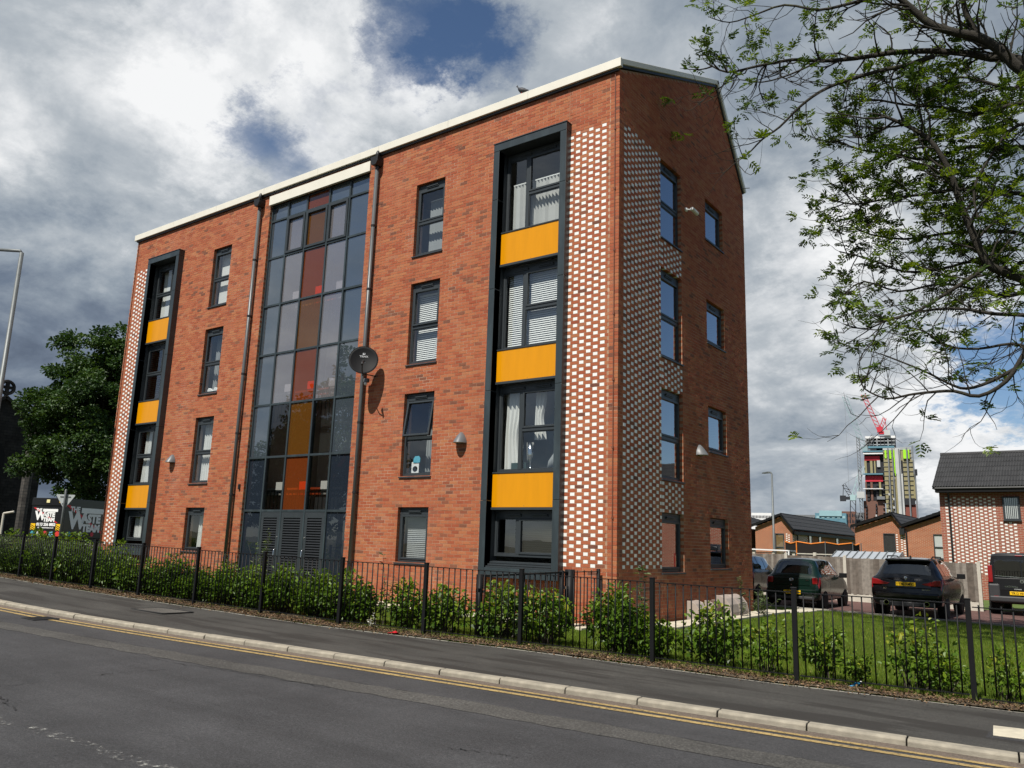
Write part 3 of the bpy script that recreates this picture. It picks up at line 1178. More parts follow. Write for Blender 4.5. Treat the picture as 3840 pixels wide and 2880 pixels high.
fw = mortar_wall('front_wall', LX + 0.002, -0.008, CB - 0.1, EAVE - 0.005, front_open, 'front')
gw = mortar_wall('gable_wall', 0.008, DY - 0.004, CB - 0.1, BACK_Z, gable_open, 'gable',
                 [(0.008, BACK_Z), (DY - .004, BACK_Z), (RIDGE_Y, RIDGE_Z - 0.02), (0.008, EAVE - .01)])
fw['label'] = 'sunlit brick front wall'
gw['label'] = 'shaded brick gable wall'


def tone_mesh(name, dims, tone, material):
    mb = MB()
    w, h = dims
    mb.box(-w / 2, w / 2, 0, 0.10, 0, h, tone=tone)
    return mb.mesh(name, material)


TONES = [0.02, 0.1, 0.2, 0.3, 0.38, 0.45, 0.5, 0.55, 0.6, 0.68, 0.76, 0.85, 0.95]
BRICK_ME = [tone_mesh('brick', (0.215, 0.065), t, MT['brick']) for t in TONES]
WHITE_ME = [tone_mesh('white_brick', (0.1025, 0.065), t, MT['whitebrick']) for t in (0.1, 0.5, 0.9)]


def finish_wall(bricks, wall, parent, n_red, n_white):
    """the bricks that show largest become objects, the rest one mesh"""
    def area(b):
        u, z = (b[0] + b[1]) / 2, (b[2] + b[3]) / 2
        P = np.array([u, 0, z]) if wall == 'front' else np.array([0, u, z])
        d = P - CAM
        r = np.linalg.norm(d)
        cs = (d[1] if wall == 'front' else -d[0]) / r
        return -(b[1] - b[0]) * cs / r ** 2 * (1 if z > 0.95 else 0.2)
    idx = sorted(range(len(bricks)), key=lambda i: area(bricks[i]))
    single = set()
    cr = cw = 0
    for i in idx:
        b = bricks[i]
        if not b[5]:
            continue
        if b[4] and cw < n_white:
            single.add(i)
            cw += 1
        elif not b[4] and b[1] - b[0] > .2 and cr < n_red:
            single.add(i)
            cr += 1
        if cr >= n_red and cw >= n_white:
            break
    for i in sorted(single):
        b = bricks[i]
        u = (b[0] + b[1]) / 2
        me = rnd.choice(WHITE_ME) if b[4] else BRICK_ME[min(len(TONES) - 1, int(float(tone_of(1)[0]) * len(TONES)))]
        dv = rnd.gauss(0, 0.0009)
        o = link('white_brick' if b[4] else 'brick', me, parent)
        base = Vector((-9.9, 3.7, 0))
        if wall == 'front':
            o.location = Vector((u, dv, b[2])) - base + Vector((9.9, -3.7, 0)) * 0 - Vector(parent.location)
        else:
            o.location = Vector((-dv, u, b[2])) - base - Vector(parent.location)
            o.rotation_euler = (0, 0, math.pi / 2)
    for wh, nm, mt in ((False, 'brickwork', MT['brick']), (True, 'white_brickwork', MT['whitebrick'])):
        rest = [b for i, b in enumerate(bricks) if i not in single and b[4] == wh]
        if not rest:
            continue
        V, F = brick_arrays(rest, wall)
        t = np.repeat(tone_of(len(rest)) if not wh else rng.random(len(rest)), 5)
        o = link(nm, np_mesh(nm, V, F, t, mt), parent)
        o.location = -(Vector((-9.9, 3.7, 0)) + Vector(parent.location))
        o['kind'] = 'stuff'


finish_wall(fb, 'front', fw, 300, 300)
finish_wall(gb, 'gable', gw, 300, 300)

# back and left walls, floors, inner walls
MT['brickfar'] = brick_tex_mat('brick_far_face', (0.30, 0.09, 0.042), (0.24, 0.075, 0.04), (0.34, 0.26, 0.2), 1.0)
mb = MB()
mb.box(LX, -0.31, DY - 0.3, DY, CB - .1, BACK_Z - .02)
to_b(mb.build('back_wall', MT['brickfar']))
mb = MB()
mb.prism([(0.31, CB - .1), (DY - .31, CB - .1), (DY - .31, BACK_Z - .1), (RIDGE_Y, RIDGE_Z - .1), (0.31, EAVE - .1)], LX + .003, LX + 0.3, axis='x')
to_b(mb.build('end_wall', MT['brickfar']))
# return of the front wall bricks at the left end
for k, zz in enumerate((0.02, 2.72, 5.52, 8.30, 11.1)):
    mb = MB()
    mb.box(LX + .31, CWX[0] - .02, 0.31, DY - .31, zz - 0.22, zz)
    mb.box(CWX[1] + .02, -0.31, 0.31, DY - .31, zz - 0.22, zz)
    to_b(mb.build('floor_slab', MT['room_grey']))
for nm, a, b in (('inner_wall', LX + .31, CWX[0] - .03), ('inner_wall', CWX[1] + .03, -0.31)):
    mb = MB()
    mb.box(a, b, 4.0, 4.1, 0.02, 11.0)
    to_b(mb.build(nm, MT['plaster']))
for x in (-17.0 + 0.9, -13.2, -4.5, -6.5 - .6):
    to_b(MB().box(x, x + 0.1, 0.32, 3.98, 0.03, 11.0).build('inner_wall', MT['plaster']))

# roof, fascia, verge
mb = MB()
ov = 0.09
A0, A1 = (-ov, EAVE + 0.16), (RIDGE_Y, RIDGE_Z + 0.13)
A2 = (DY + ov, BACK_Z + 0.12)
mb.quad((LX - .06, A0[0], A0[1]), (0.06, A0[0], A0[1]), (0.06, A1[0], A1[1]), (LX - .06, A1[0], A1[1]))
mb.quad((LX - .06, A1[0], A1[1]), (0.06, A1[0], A1[1]), (0.06, A2[0], A2[1]), (LX - .06, A2[0], A2[1]))
to_b(mb.build('roof', MT['roof_metal']))
fas = None
n = 8
for i in range(n):
    a = LX - 0.08 + (0.08 + 0.085 - LX) * i / n
    b = LX - 0.08 + (0.08 + 0.085 - LX) * (i + 1) / n
    to_b(MB().box(a + .002, b - .002, -0.11, -0.012, EAVE - 0.005, EAVE + 0.20).build('fascia_board', MT['cream'], bevel=0.006))
to_b(MB().box(LX + .01, -0.01, -0.06, -0.004, EAVE - 0.06, EAVE - 0.008).build('shadow_gap_strip', MT['anthracite']))  # dark-coloured strip painted in as the shadow gap below the fascia
for (p, q) in ((A0, A1), (A1, A2)):
    d = Vector((0, q[0] - p[0], q[1] - p[1]))
    up = Vector((0, -d.z, d.y)).normalized()
    mb = MB()
    a, b = Vector((0.012, p[0], p[1] + .02)), Vector((0.012, q[0], q[1] + .02))
    lo = up * -0.125
    vs = [a, b, b + lo, a + lo]
    vs = vs + [v + Vector((0.07, 0, 0)) for v in vs]
    mb.add(vs, [(0, 1, 2, 3), (4, 5, 6, 7), (0, 1, 5, 4), (1, 2, 6, 5), (2, 3, 7, 6), (3, 0, 4, 7)])
    to_b(mb.build('verge_board', MT['cream'], bevel=0.006))
    vs = [Vector((0.012, v.y, v.z)) + lo * 0.05 for v in vs[:4]]
    mb = MB()
    w2 = [a + lo * 1.0, b + lo * 1.0, b + lo * 1.5, a + lo * 1.5]
    w2 = [Vector((0.004, v.y, v.z)) for v in w2]
    w2 = w2 + [v + Vector((0.035, 0, 0)) for v in w2]
    mb.add(w2, [(0, 1, 2, 3), (4, 5, 6, 7), (0, 1, 5, 4), (1, 2, 6, 5), (2, 3, 7, 6), (3, 0, 4, 7)])
    to_b(mb.build('verge_trim', MT['anthracite']))
# vent pin low on the verge
to_b(MB().tube([(0.0, 7.30, 12.05), (0.22, 7.45, 12.07)], 0.012, 6).build('roof_pin', MT['pipe']))


# ---------------------------------------------------------------- windows
def window(parent_loc, rz, w, h, layout, vent=True, glass=None, opened=0.0, sill=True, frame_mat=None):
    """local: x right from 0..w, z up from 0..h, outside is -y; frame face at y=0.085"""
    fm = frame_mat or MT['anthracite']
    glass = glass or MT['glass']
    y0, y1 = 0.085, 0.155
    fwid = 0.055
    mb = MB()
    mb.box(0.003, fwid, y0, y1, 0, h - .003)
    mb.box(w - fwid, w - .003, y0, y1, 0, h - .003)
    mb.box(fwid, w - fwid, y0, y1, h - fwid - .003, h - .003)
    mb.box(fwid, w - fwid, y0, y1, 0, fwid)
    lights = []
    head = 0.12 if vent else 0.0
    top = h - fwid
    if vent:
        mb.box(fwid, w - fwid, y0 + .004, y1, top - head, top)
        top -= head
    if layout[0] == 'tall':
        ms = layout[1] * h
        mb.box(fwid, w - fwid, y0 - .003, y1, ms - 0.04, ms + 0.04)
        lights = [(fwid, w - fwid, ms + .04, top, 'sash'), (fwid, w - fwid, fwid, ms - .04, 'fixed')]
    elif layout[0] == 'single':
        lights = [(fwid, w - fwid, fwid, top, 'sash')]
    elif layout[0] == 'bay':
        narrow, ms, flip = layout[1], layout[2], layout[3]
        mx = (w - narrow) if flip else narrow
        mb.box(mx - .04, mx + .04, y0 - .003, y1, fwid, top)
        na = (mx + .04, w - fwid) if flip else (fwid, mx - .04)
        wi = (fwid, mx - .04) if flip else (mx + .04, w - fwid)
        lights.append((na[0], na[1], fwid, top, 'fixed'))
        if ms:
            mz = ms * h
            mb.box(wi[0], wi[1], y0 - .003, y1, mz - 0.035, mz + 0.035)
            lights += [(wi[0], wi[1], mz + .035, top, 'sash'), (wi[0], wi[1], fwid, mz - .035, 'fixed')]
        else:
            lights.append((wi[0], wi[1], fwid, top, 'sash'))
    win = mb.build('window', fm, loc=parent_loc, rz=rz, bevel=0.005)
    to_b(win)
    for (a, b, c, d, ty) in lights:
        sf = 0.05 if ty == 'sash' else 0.022
        sm = MB()
        yy0 = y0 - 0.018 if ty == 'sash' else y0 + .012
        # the sash hangs from its head
        ang = opened if ty == 'sash' else 0.0
        H = d - c
        sm.box(a + .002, a + sf, yy0, y1 - .01, -H + .002, -.002)
        sm.box(b - sf, b - .002, yy0, y1 - .01, -H + .002, -.002)
        sm.box(a + sf, b - sf, yy0, y1 - .01, -sf, -.002)
        sm.box(a + sf, b - sf, yy0, y1 - .01, -H + .002, -H + sf)
        so = sm.build('sash' if ty == 'sash' else 'glazing_bead', fm, win, (0, 0, d), bevel=0.006 if ty == 'sash' else 0.003)
        pm = MB()
        j4 = [rnd.uniform(-.004, .004) for _ in range(3)]
        pm.quad((a + sf - .004, y1 - .045 + j4[0], -H + sf - .004), (b - sf + .004, y1 - .045 + j4[1], -H + sf - .004), (b - sf + .004, y1 - .045 + j4[1] + j4[2], -sf + .004), (a + sf - .004, y1 - .045 + j4[0] + j4[2], -sf + .004))
        po = pm.build('pane', glass, win, (0, 0, d))
        if ang:
            for o in (so, po):
                o.rotation_euler = (-ang, 0, 0)
    if vent:
        n = 2 if layout[0] == 'bay' else 1
        for k in range(n):
            vw = 0.38
            cx = w / 2 if n == 1 else (0.30 * w if k == 0 else 0.70 * w)
            vm = MB()
            vm.box(cx - vw / 2, cx + vw / 2, y0 - 0.035, y0 + .003, h - .105, h - .075)
            vm.box(cx - vw / 2 - .01, cx + vw / 2 + .01, y0 - 0.018, y0 + .003, h - .135, h - .105)
            vm.build('trickle_vent', MT['anthracite'], win, bevel=0.006)
    if sill:
        s = MB()
        s.prism([(-0.035, -0.05), (-0.035, -0.022), (0.10, 0.0), (0.10, -0.05)], -0.03, w + 0.03, axis='x')
        s.build('sill', MT['anthracite'], win)
    return win


FLO = {'g': 'ground floor', '1': 'first floor', '2': 'second floor', '3': 'top floor'}
for r in ROWS:
    z0, z1 = ROWS[r]
    h = z1 - z0
    lay = ('single',) if r == 'g' else ('tall', 0.455)
    window((RC[0], 0, z0), 0, RC[1] - RC[0], h, lay, glass=MT['glass'], opened=0.16 if r == '1' else (0.02 if r == '2' else 0.0))
    window((LC[0], 0, z0), 0, LC[1] - LC[0], h, lay)
    window((0, GA[0], z0), math.pi / 2, GA[1] - GA[0], h, lay, glass=MT['glass_sky'])
    s0, s1 = SROWS[r]
    window((0, GS[0], s0), math.pi / 2, GS[1] - GS[0], s1 - s0, ('single',), glass=MT['glass_sky'])


# ---------------------------------------------------------------- projecting bays
def bay(x0, x1, flip):
    z0, z1 = 0.92, 11.03
    yb = -0.20
    bt = 0.165
    inner = (x0 + bt, x1 - bt)
    top = z1 - 0.19
    root = MB()
    # liner of the deep reveal
    root.box(inner[0] - .02, inner[0], -0.185, 0.24, z0 + .2, top)
    root.box(inner[1], inner[1] + .02, -0.185, 0.24, z0 + .2, top)
    root.box(inner[0] - .02, inner[1] + .02, -0.185, 0.24, top, top + .02)
    bayo = to_b(root.build('bay_surround', MT['anthracite']))
    off = Vector((9.9, -3.7, 0))

    def part(mb, name, m, bevel=0.0, smooth=False):
        o = mb.build(name, m, bayo, bevel=bevel)
        return o
    seams = [z0, 2.55, 5.0, 7.4, 9.6, z1 - .19]
    for (a, b) in ((x0, inner[0]), (inner[1], x1)):
        for s0, s1 in zip(seams[:-1], seams[1:]):
            part(MB().box(a, b, yb, 0.02, s0 + .003, s1 - .003), 'cladding_panel', MT['slate_metal'], 0.007)
    part(MB().box(x0, x1, yb, 0.02, z1 - .187, z1), 'cladding_panel', MT['slate_metal'], 0.007)
    part(MB().box(inner[0] + .002, inner[1] - .002, yb, 0.02, z0, z0 + .20), 'cladding_panel', MT['slate_metal'], 0.007)
    # capping and bottom drip
    part(MB().box(x0 - .012, x1 + .012, yb - .014, 0.0, z1 + .001, z1 + .022), 'capping', MT['anthracite'])
    lip = MB()
    for k in range(3):
        lip.prism([(-0.17 + k * .07, z0 + .205 + k * .045), (-0.17 + k * .07, z0 + .235 + k * .045), (0.10, z0 + .25 + k * .045), (0.10, z0 + .205 + k * .045)], inner[0] + .02, inner[1] - .02, axis='x')
    part(lip, 'sill', MT['anthracite'])
    pan = [(2.41, 3.15), (5.22, 5.95), (8.02, 8.79)]
    for (a, b) in pan:
        part(MB().box(inner[0] + .001, inner[1] - .001, -0.004, 0.03, a, b), 'yellow_panel', MT['yellow'], 0.003)
        part(MB().box(inner[0], inner[1], -0.03, 0.10, a - .055, a - .002), 'panel_flashing', MT['anthracite'])
        part(MB().box(inner[0], inner[1], -0.02, 0.10, b + .002, b + .03), 'panel_flashing', MT['anthracite'])
        rv = MB()
        for px in (0.10, 0.5, 0.9):
            for zz in (a + .03, b - .03):
                rv.lathe([(0.0, -0.008), (0.006, -0.007), (0.007, -0.003)], 6, (inner[0] + (inner[1] - inner[0]) * px, 0, zz), 'y')
        part(rv, 'rivet', MT['pipe'])
    w = inner[1] - inner[0]
    spans = [(1.36, 2.35, None), (3.18, 5.16, .47), (5.98, 7.96, .47), (8.82, top - .01, .45)]
    for (a, b, ms) in spans:
        window((inner[0], 0.06, a), 0, w, b - a, ('bay', 0.62, ms, flip), glass=MT['glass_dark'] if (a < 2 and not flip) else MT['glass'], sill=False)
    return bayo


bay(RB[0], RB[1], False)
bay(LB[0], LB[1], True)

# ---------------------------------------------------------------- stair curtain wall
to_b(MB().box(-12.16, -7.76, -0.055, 0.02, 11.605, 11.90).build('cream_panel', MT['cream'], bevel=0.005))
XM = [-12.14, -11.36, -10.49, -9.51, -8.65, -7.82]
ZM = [0.0, 2.33, 3.83, 5.35, 6.86, 8.38, 9.89, 11.10, 11.60]
cw = MB()
for i, x in enumerate(XM):
    cw.box(x - .03, x + .03, 0.075, 0.20, 0.0, 11.60)
for z in ZM[1:]:
    for a, b in zip(XM[:-1], XM[1:]):
        cw.box(a + .03, b - .03, 0.080, 0.20, z - .03, z + .03)
cwo = to_b(cw.build('curtain_wall', MT['slate_metal'], bevel=0.004))
cwo['label'] = 'tall stair window with grey, clear and orange panes'
glz = {1: ['grey', 'clear', 'red', 'clear', 'grey']}
for j in range(1, len(ZM) - 1):
    z0, z1 = ZM[j] + .03, ZM[j + 1] - .03
    for i in range(5):
        a, b = XM[i] + .03, XM[i + 1] - .03
        if i in (0, 4):
            m = 'glass_navy' if j == 1 else 'glass_grey'
        elif i == 2:
            m = 'glass_red' if j in (1, 3, 5, 7) else 'glass_amber'
        else:
            m = 'glass_grey' if j == 7 else ('glass_clear' if j >= 3 else 'glass_clear_low')
        ins = 0.0
        if j == 6 and i in (1, 2, 3):
            ins = 0.085
            s = MB()
            s.box(a, a + .075, 0.05, 0.15, z0, z1)
            s.box(b - .075, b, 0.05, 0.15, z0, z1)
            s.box(a + .075, b - .075, 0.05, 0.15, z1 - .075, z1)
            s.box(a + .075, b - .075, 0.05, 0.15, z0, z0 + .075)
            s.build('vent_sash', MT['anthracite'], cwo, bevel=0.006)
        p = MB()
        j4 = [rnd.uniform(-.006, .006) for _ in range(3)]
        p.quad((a + ins - .01, 0.115 + j4[0], z0 + ins - .01), (b - ins + .01, 0.115 + j4[1], z0 + ins - .01), (b - ins + .01, 0.115 + j4[1] + j4[2], z1 - ins + .01), (a + ins - .01, 0.115 + j4[0] + j4[2], z1 - ins + .01))
        p.build('pane', MT[m], cwo)
for i in (0, 4):
    a, b = XM[i] + .03, XM[i + 1] - .03
    p = MB()
    p.quad((a - .01, 0.115, 0.05), (b + .01, 0.115, 0.05), (b + .01, 0.115, 2.31), (a - .01, 0.115, 2.31))
    p.build('pane', MT['glass_navy'], cwo)
# louvred doors
MT['louvre'] = mat('dark_louvre', (0.010, 0.012, 0.014), 0.5, var=.1)
for i in (1, 2, 3):
    a, b = XM[i] + .032, XM[i + 1] - .032
    d = MB()
    st = 0.11
    d.box(a, a + st, 0.085, 0.135, 0.06, 2.26)
    d.box(b - st, b, 0.085, 0.135, 0.06, 2.26)
    d.box(a + st, b - st, 0.085, 0.135, 2.14, 2.26)
    d.box(a + st, b - st, 0.085, 0.135, 0.06, 0.2)
    d.box(a + st, b - st, 0.128, 0.134, 0.2, 2.14)
    do = to_b(d.build('door', MT['anthracite'], bevel=0.004))
    me = None
    for k in range(29):
        z = 0.205 + k * 0.0667
        if me is None:
            lm_ = MB()
            lm_.prism([(0.078, 0.0), (0.086, -0.004), (0.127, 0.048), (0.118, 0.052)], a + st + .001, b - st - .001, axis='x')
            me = lm_.mesh('louvre_slat', MT['louvre'])
        link('louvre_slat', me, do, (0, 0, z))
    if i in (1, 3):
        hx = b - 0.055 if i == 1 else a + 0.055
        hm = MB()
        hm.tube([(hx, 0.08, 0.86), (hx, 0.03, 0.87), (hx, 0.015, 0.92), (hx, 0.015, 1.24), (hx, 0.03, 1.29), (hx, 0.08, 1.30)], 0.013, 8)
        hm.build('handle', MT['chrome'], do, smooth=True)
        MB().lathe([(0.016, 0.07), (0.016, 0.085)], 12, (hx, 0, 1.62), 'y').build('lock', MT['chrome'], do)
to_b(MB().box(-11.33, -8.68, 0.088, 0.19, 2.262, 2.298).build('door_head', MT['anthracite']))
# stairwell inside
sw = MB()
sw.box(-12.1, -7.85, 2.6, 2.7, 0.02, 11.5)
to_b(sw.build('stairwell_wall', MT['plaster']))
sw = MB()
sw.box(-12.2, -12.1, 0.22, 2.6, 0.02, 11.5)
sw.box(-7.85, -7.75, 0.22, 2.6, 0.02, 11.5)
to_b(sw.build('stairwell_wall', MT['room_grey']))
for zz in (3.02, 5.82, 8.60):
    to_b(MB().box(-12.05, -7.9, 0.62, 1.5, zz - 0.22, zz - .02).build('stair_landing', MT['room_grey']))
    for a, b in ((-10.98, -10.52), (-9.98, -9.54), (-9.10, -8.66)):
        to_b(MB().box(a, b, 0.22, 0.25, zz - 0.11, zz + 0.11).build('handrail_board', MT['white']))
    bal = MB()
    for k in range(26):
        x = -12.0 + k * 0.16
        bal.bar((x, 0.6, zz - .9), (x, 0.6, zz - .1), 0.014)
    bal.bar((-12.05, .6, zz - .1), (-7.9, .6, zz - .1), .04)
    to_b(bal.build('balustrade', MT['anthracite']))
    stp = MB()
    stp.bar((-10.2, 1.9, zz - 2.6), (-8.0, 1.9, zz - .1), 0.9, 0.16)
    to_b(stp.build('stair_flight', MT['room_grey']))
to_b(MB().box(-12.0, -7.9, 0.25, 2.5, -0.05, 0.02).build('stairwell_floor', MT['room_grey']))


# drainpipes with hoppers
for x, yb in ((-12.55, 0), (-7.42, 0)):
    p = MB()
    p.tube([(x, -0.105, 0.05), (x, -0.105, 11.62)], 0.052, 12)
    po = to_b(p.build('drainpipe', MT['pipe'], smooth=True))
    for z in np.arange(1.0, 11.5, 1.78):
        c = MB()
        c.lathe([(0.053, z - .03), (0.061, z - .027), (0.061, z + .027), (0.053, z + .03)], 12, (x, -0.105, 0))
        c.box(x - .045, x + .045, -0.07, 0.006, z - .02, z + .02)
        c.build('pipe_bracket', MT['blackplastic'], po)
    h = MB()
    h.prism([(x - .13, 11.86), (x + .13, 11.86), (x + .13, 11.72), (x + .075, 11.62), (x - .075, 11.62), (x - .13, 11.72)], -0.24, -0.004, axis='y')
    h.build('hopper', MT['blackplastic'], po, bevel=0.008)
    e = MB()
    e.tube([(x, -0.10, 11.84), (x, -0.12, 11.97), (x, -0.10, 12.03), (x, -0.02, 12.06)], 0.058, 10)
    e.build('outlet_elbow', MT['blackplastic'], po, smooth=True)
# lightning conductor tape near both ends
MT['copper'] = mat('brown_conductor', (0.15, 0.055, 0.03), 0.55, var=0.15)
for x in (-0.10, LX + 0.10):
    t_ = MB()
    t_.box(x - .010, x + .010, -0.022, -0.012, 0.3, 12.0)
    to = to_b(t_.build('lightning_conductor', MT['copper']))
    cm = None
    for z in np.arange(0.8, 11.9, 1.4):
        if cm is None:
            cm = MB().box(x - .022, x + .022, -0.030, 0.004, -.022, .022).mesh('conductor_clip', MT['copper'])
        link('conductor_clip', cm, to, (0, 0, z))
# door-side intercom
ic = tag(MB().box(-12.36, -12.29, -0.05, -0.002, 2.93, 3.08).build('intercom_box', MT['blackplastic'], bevel=0.008), 'small black box fixed to brick beside the stair window', 'box')


# ---------------------------------------------------------------- curtains and blinds behind the panes
def curtain(x0, x1, y, z0, z1, label, m=None, folds=9, amp=0.035, swag=0.0, seed=0, cat='curtain', tape=None):
    q = random.Random(seed)
    n = folds * 6
    mb = MB()
    rows = 10
    vs = []
    ph = q.uniform(0, 6)
    for j in range(rows + 1):
        v = j / rows
        pinch = 1 - swag * math.exp(-((v - 0.42) / 0.25) ** 2)
        for i in range(n + 1):
            u = i / n
            xx = x0 + (x1 - x0) * u * pinch
            yy = y + amp * math.sin(u * folds * 6.283 + ph + 0.6 * math.sin(3 * v + ph)) * (0.6 + 0.4 * (1 - v))
            vs.append((xx, yy, z0 + (z1 - z0) * v))
    mb.add(vs, [(j * (n + 1) + i, j * (n + 1) + i + 1, (j + 1) * (n + 1) + i + 1, (j + 1) * (n + 1) + i) for j in range(rows) for i in range(n)])
    return tag(mb.build('curtain', m or MT['curtain'], smooth=True), label, cat, 'curtains behind the windows')


def venetian(x0, x1, y, z0, z1, label, m, pitch=0.05):
    mb = MB()
    z = z0
    while z < z1:
        mb.prism([(y - .012, z - .021), (y + .010, z + .021), (y + .012, z + .021), (y - .010, z - .021)], x0, x1, axis='x')
        z += pitch
    mb.box(x0, x1, y - .02, y + .02, z1, z1 + .03)
    return tag(mb.build('venetian_blind', m, bevel=0), label, 'blind', 'blinds behind the windows')


def vertical(x0, x1, y, z0, z1, label, ang=0.7, m=None):
    o = MB().box(x0, x1, y - .02, y + .02, z1, z1 + .03).build('vertical_blind', MT['white'])
    tag(o, label, 'blind', 'blinds behind the windows')
    me = MB().box(-.044, .044, -.001, .001, 0, z1 - z0 - .01).mesh('slat', m or MT['curtain'])
    x = x0 + .05
    while x < x1 - .03:
        link('slat', me, o, (x, y, z0), ang + rnd.uniform(-.12, .12))
        x += 0.092
    return o


r0 = (RB[0] + .165, RB[1] - .165)
l0 = (LB[0] + .165, LB[1] - .165)
vertical(r0[0] + .08, r0[1] - .05, 0.34, 8.86, 10.1, 'white vertical blind in the top window of the bay nearest the corner', 0.9)
venetian(r0[0] + .08, r0[1] - .06, 0.29, 6.02, 7.85, 'white venetian blind in the second-floor window of the bay nearest the corner', MT['white'])
curtain(r0[0] + .06, r0[0] + .55, 0.33, 3.20, 5.05, 'white curtain bunched at the side of the first-floor corner bay window', folds=4, amp=.05, swag=.25, seed=3)
curtain(r0[0] + .85, r0[0] + 1.15, 0.36, 3.9, 5.05, 'white curtain gathered mid window on the first floor of the corner bay', folds=3, amp=.05, swag=.3, seed=4)
curtain(r0[1] - .16, r0[1] - .02, 0.36, 3.2, 5.05, 'narrow strip of white curtain beside the corner bay jamb on the first floor', folds=2, amp=.04, swag=.1, seed=5)
venetian(r0[0] + .30, r0[1] - .05, 0.29, 1.4, 2.25, 'dark venetian blind in the ground-floor corner bay window', MT['darkblind'], 0.045)
vertical(RC[0] + .2, RC[1] - .02, 0.36, 8.85, 10.35, 'pale vertical blind in the top window between bay and drainpipe', 0.35, MT['greyblind'])
venetian(RC[0] + .06, RC[1] - .05, 0.27, 6.05, 7.75, 'white venetian blind in the second-floor window between bay and drainpipe', MT['white'])
curtain(RC[0] + .35, RC[1] - .1, 0.5, 3.3, 4.95, 'grey net curtain behind the tilted first-floor window', MT['greyblind'], 6, .04, .05, 8)
venetian(RC[0] + .08, RC[1] - .06, 0.28, 1.2, 2.2, 'grey venetian blind in the ground-floor window between bay and drainpipe', MT['greyblind'], 0.045)
vertical(LC[0] + .05, LC[1] - .05, 0.30, 8.85, 10.6, 'white vertical blind in the top window beyond the stair glazing', 0.15)
curtain(LC[0] + .12, LC[1] - .22, 0.30, 3.2, 5.0, 'white curtain in the first-floor window beyond the stair glazing', None, 5, .04, .12, 12)
curtain(LC[0] + .30, LC[1] - .22, 0.30, 1.2, 2.3, 'white curtain in the ground-floor window beyond the stair glazing', None, 4, .04, .1, 13)
vertical(l0[0] + .05, l0[1] - .6, 0.36, 8.86, 10.6, 'white vertical blind in the top window of the far bay', 0.2)
curtain(l0[0] + .12, l0[0] + .58, 0.36, 3.20, 5.0, 'white curtain in the first-floor window of the far bay', None, 5, .05, .2, 15)
curtain(l0[0] + .05, l0[0] + .55, 0.36, 1.4, 2.25, 'white curtain in the ground-floor window of the far bay', None, 5, .04, .1, 16)
curtain(LC[0] + .10, LC[0] + .3, 0.40, 6.0, 7.8, 'narrow grey curtain in the second-floor window beyond the stair glazing', MT['greyblind'], 2, .03, .0, 17)


# things on window boards
def trainer(x, z, label):
    mb = MB()
    mb.prism([(-.13, 0), (.13, 0), (.14, .04), (.06, .07), (0, .12), (-.10, .13), (-.13, .05)], -.045, .045, axis='y')
    o = mb.build('trainer_shoe', MT['white'], loc=(x, 0.24, z), rz=0.3, bevel=0.02)
    tag(o, label, 'shoe', 'white trainers on a window board')


trainer(LC[0] + .30, 6.02, 'white trainer on the second-floor window board, nearer the bay')
trainer(LC[0] + .62, 6.02, 'white trainer on the second-floor window board, nearer the drainpipe')
bx = MB().box(-.2, .2, -.06, .06, 0, .16).build('shoe_box', mat('dark_green_card', (0.02, 0.05, 0.045), 0.6), loc=(r0[0] + .52, 0.30, 3.24), bevel=0.003)
tag(bx, 'dark green shoe box on the first-floor window board of the corner bay', 'box')
letters('logo', 'NB', 0.085, MT['white'], bx, (0.08, -.064, .09), bold=0.004, shear=.25)
sp = empty('silver_trophy', (r0[0] + .80, 0.30, 3.22))
tag(sp, 'tall silver goblet standing on the window board of the corner bay', 'goblet')
MB().lathe([(.07, 0), (.07, .02), (.02, .05), (.02, .16), (.075, .22), (.095, .62)], 14).build('cup', MT['chrome'], sp, smooth=True)
cd = empty('paper_notice', (RC[0] + .28, 0.22, 3.24))
tag(cd, 'white and blue card propped in the tilted first-floor window', 'card')
MB().box(-.12, .12, -.004, .004, 0, .28).build('card', MT['white'], cd)
MT['cyan'] = mat('cyan_card', (0.10, 0.42, 0.55), 0.5)
MB().prism([(-.06, .26), (.16, .26), (.17, .36), (.12, .42), (.0, .42), (-.05, .36)], -.02, -.012, axis='y').build('tag_top', MT['cyan'], cd)
MB().prism([(.08 * math.cos(a), .11 + .07 * math.sin(a)) for a in np.arange(0, 6.28, .5)], -.008, -.0045, axis='y').build('print', MT['black'], cd)
# throw in the corner bay window
th = MB()
for k in range(7):
    a = k * .5
    th.tube([(r0[1] - .45 + .05 * k, .32 + .02 * math.sin(a), 3.24), (r0[1] - .40 + .045 * k, .30, 3.4 + .03 * k), (r0[1] - .30 + .035 * k, .33, 3.55 + .05 * k), (r0[1] - .2 + .02 * k, .36, 3.75)], .05, 7)
tag(th.build('crumpled_blanket', MT['greyblind'], smooth=True), 'crumpled grey blanket against the first-floor corner bay window', 'blanket')


# ---------------------------------------------------------------- wall lamps, camera, dish, bird
MT['lampgrey'] = mat('grey_lamp_shell', (0.12, 0.125, 0.13), 0.42, var=0.05)


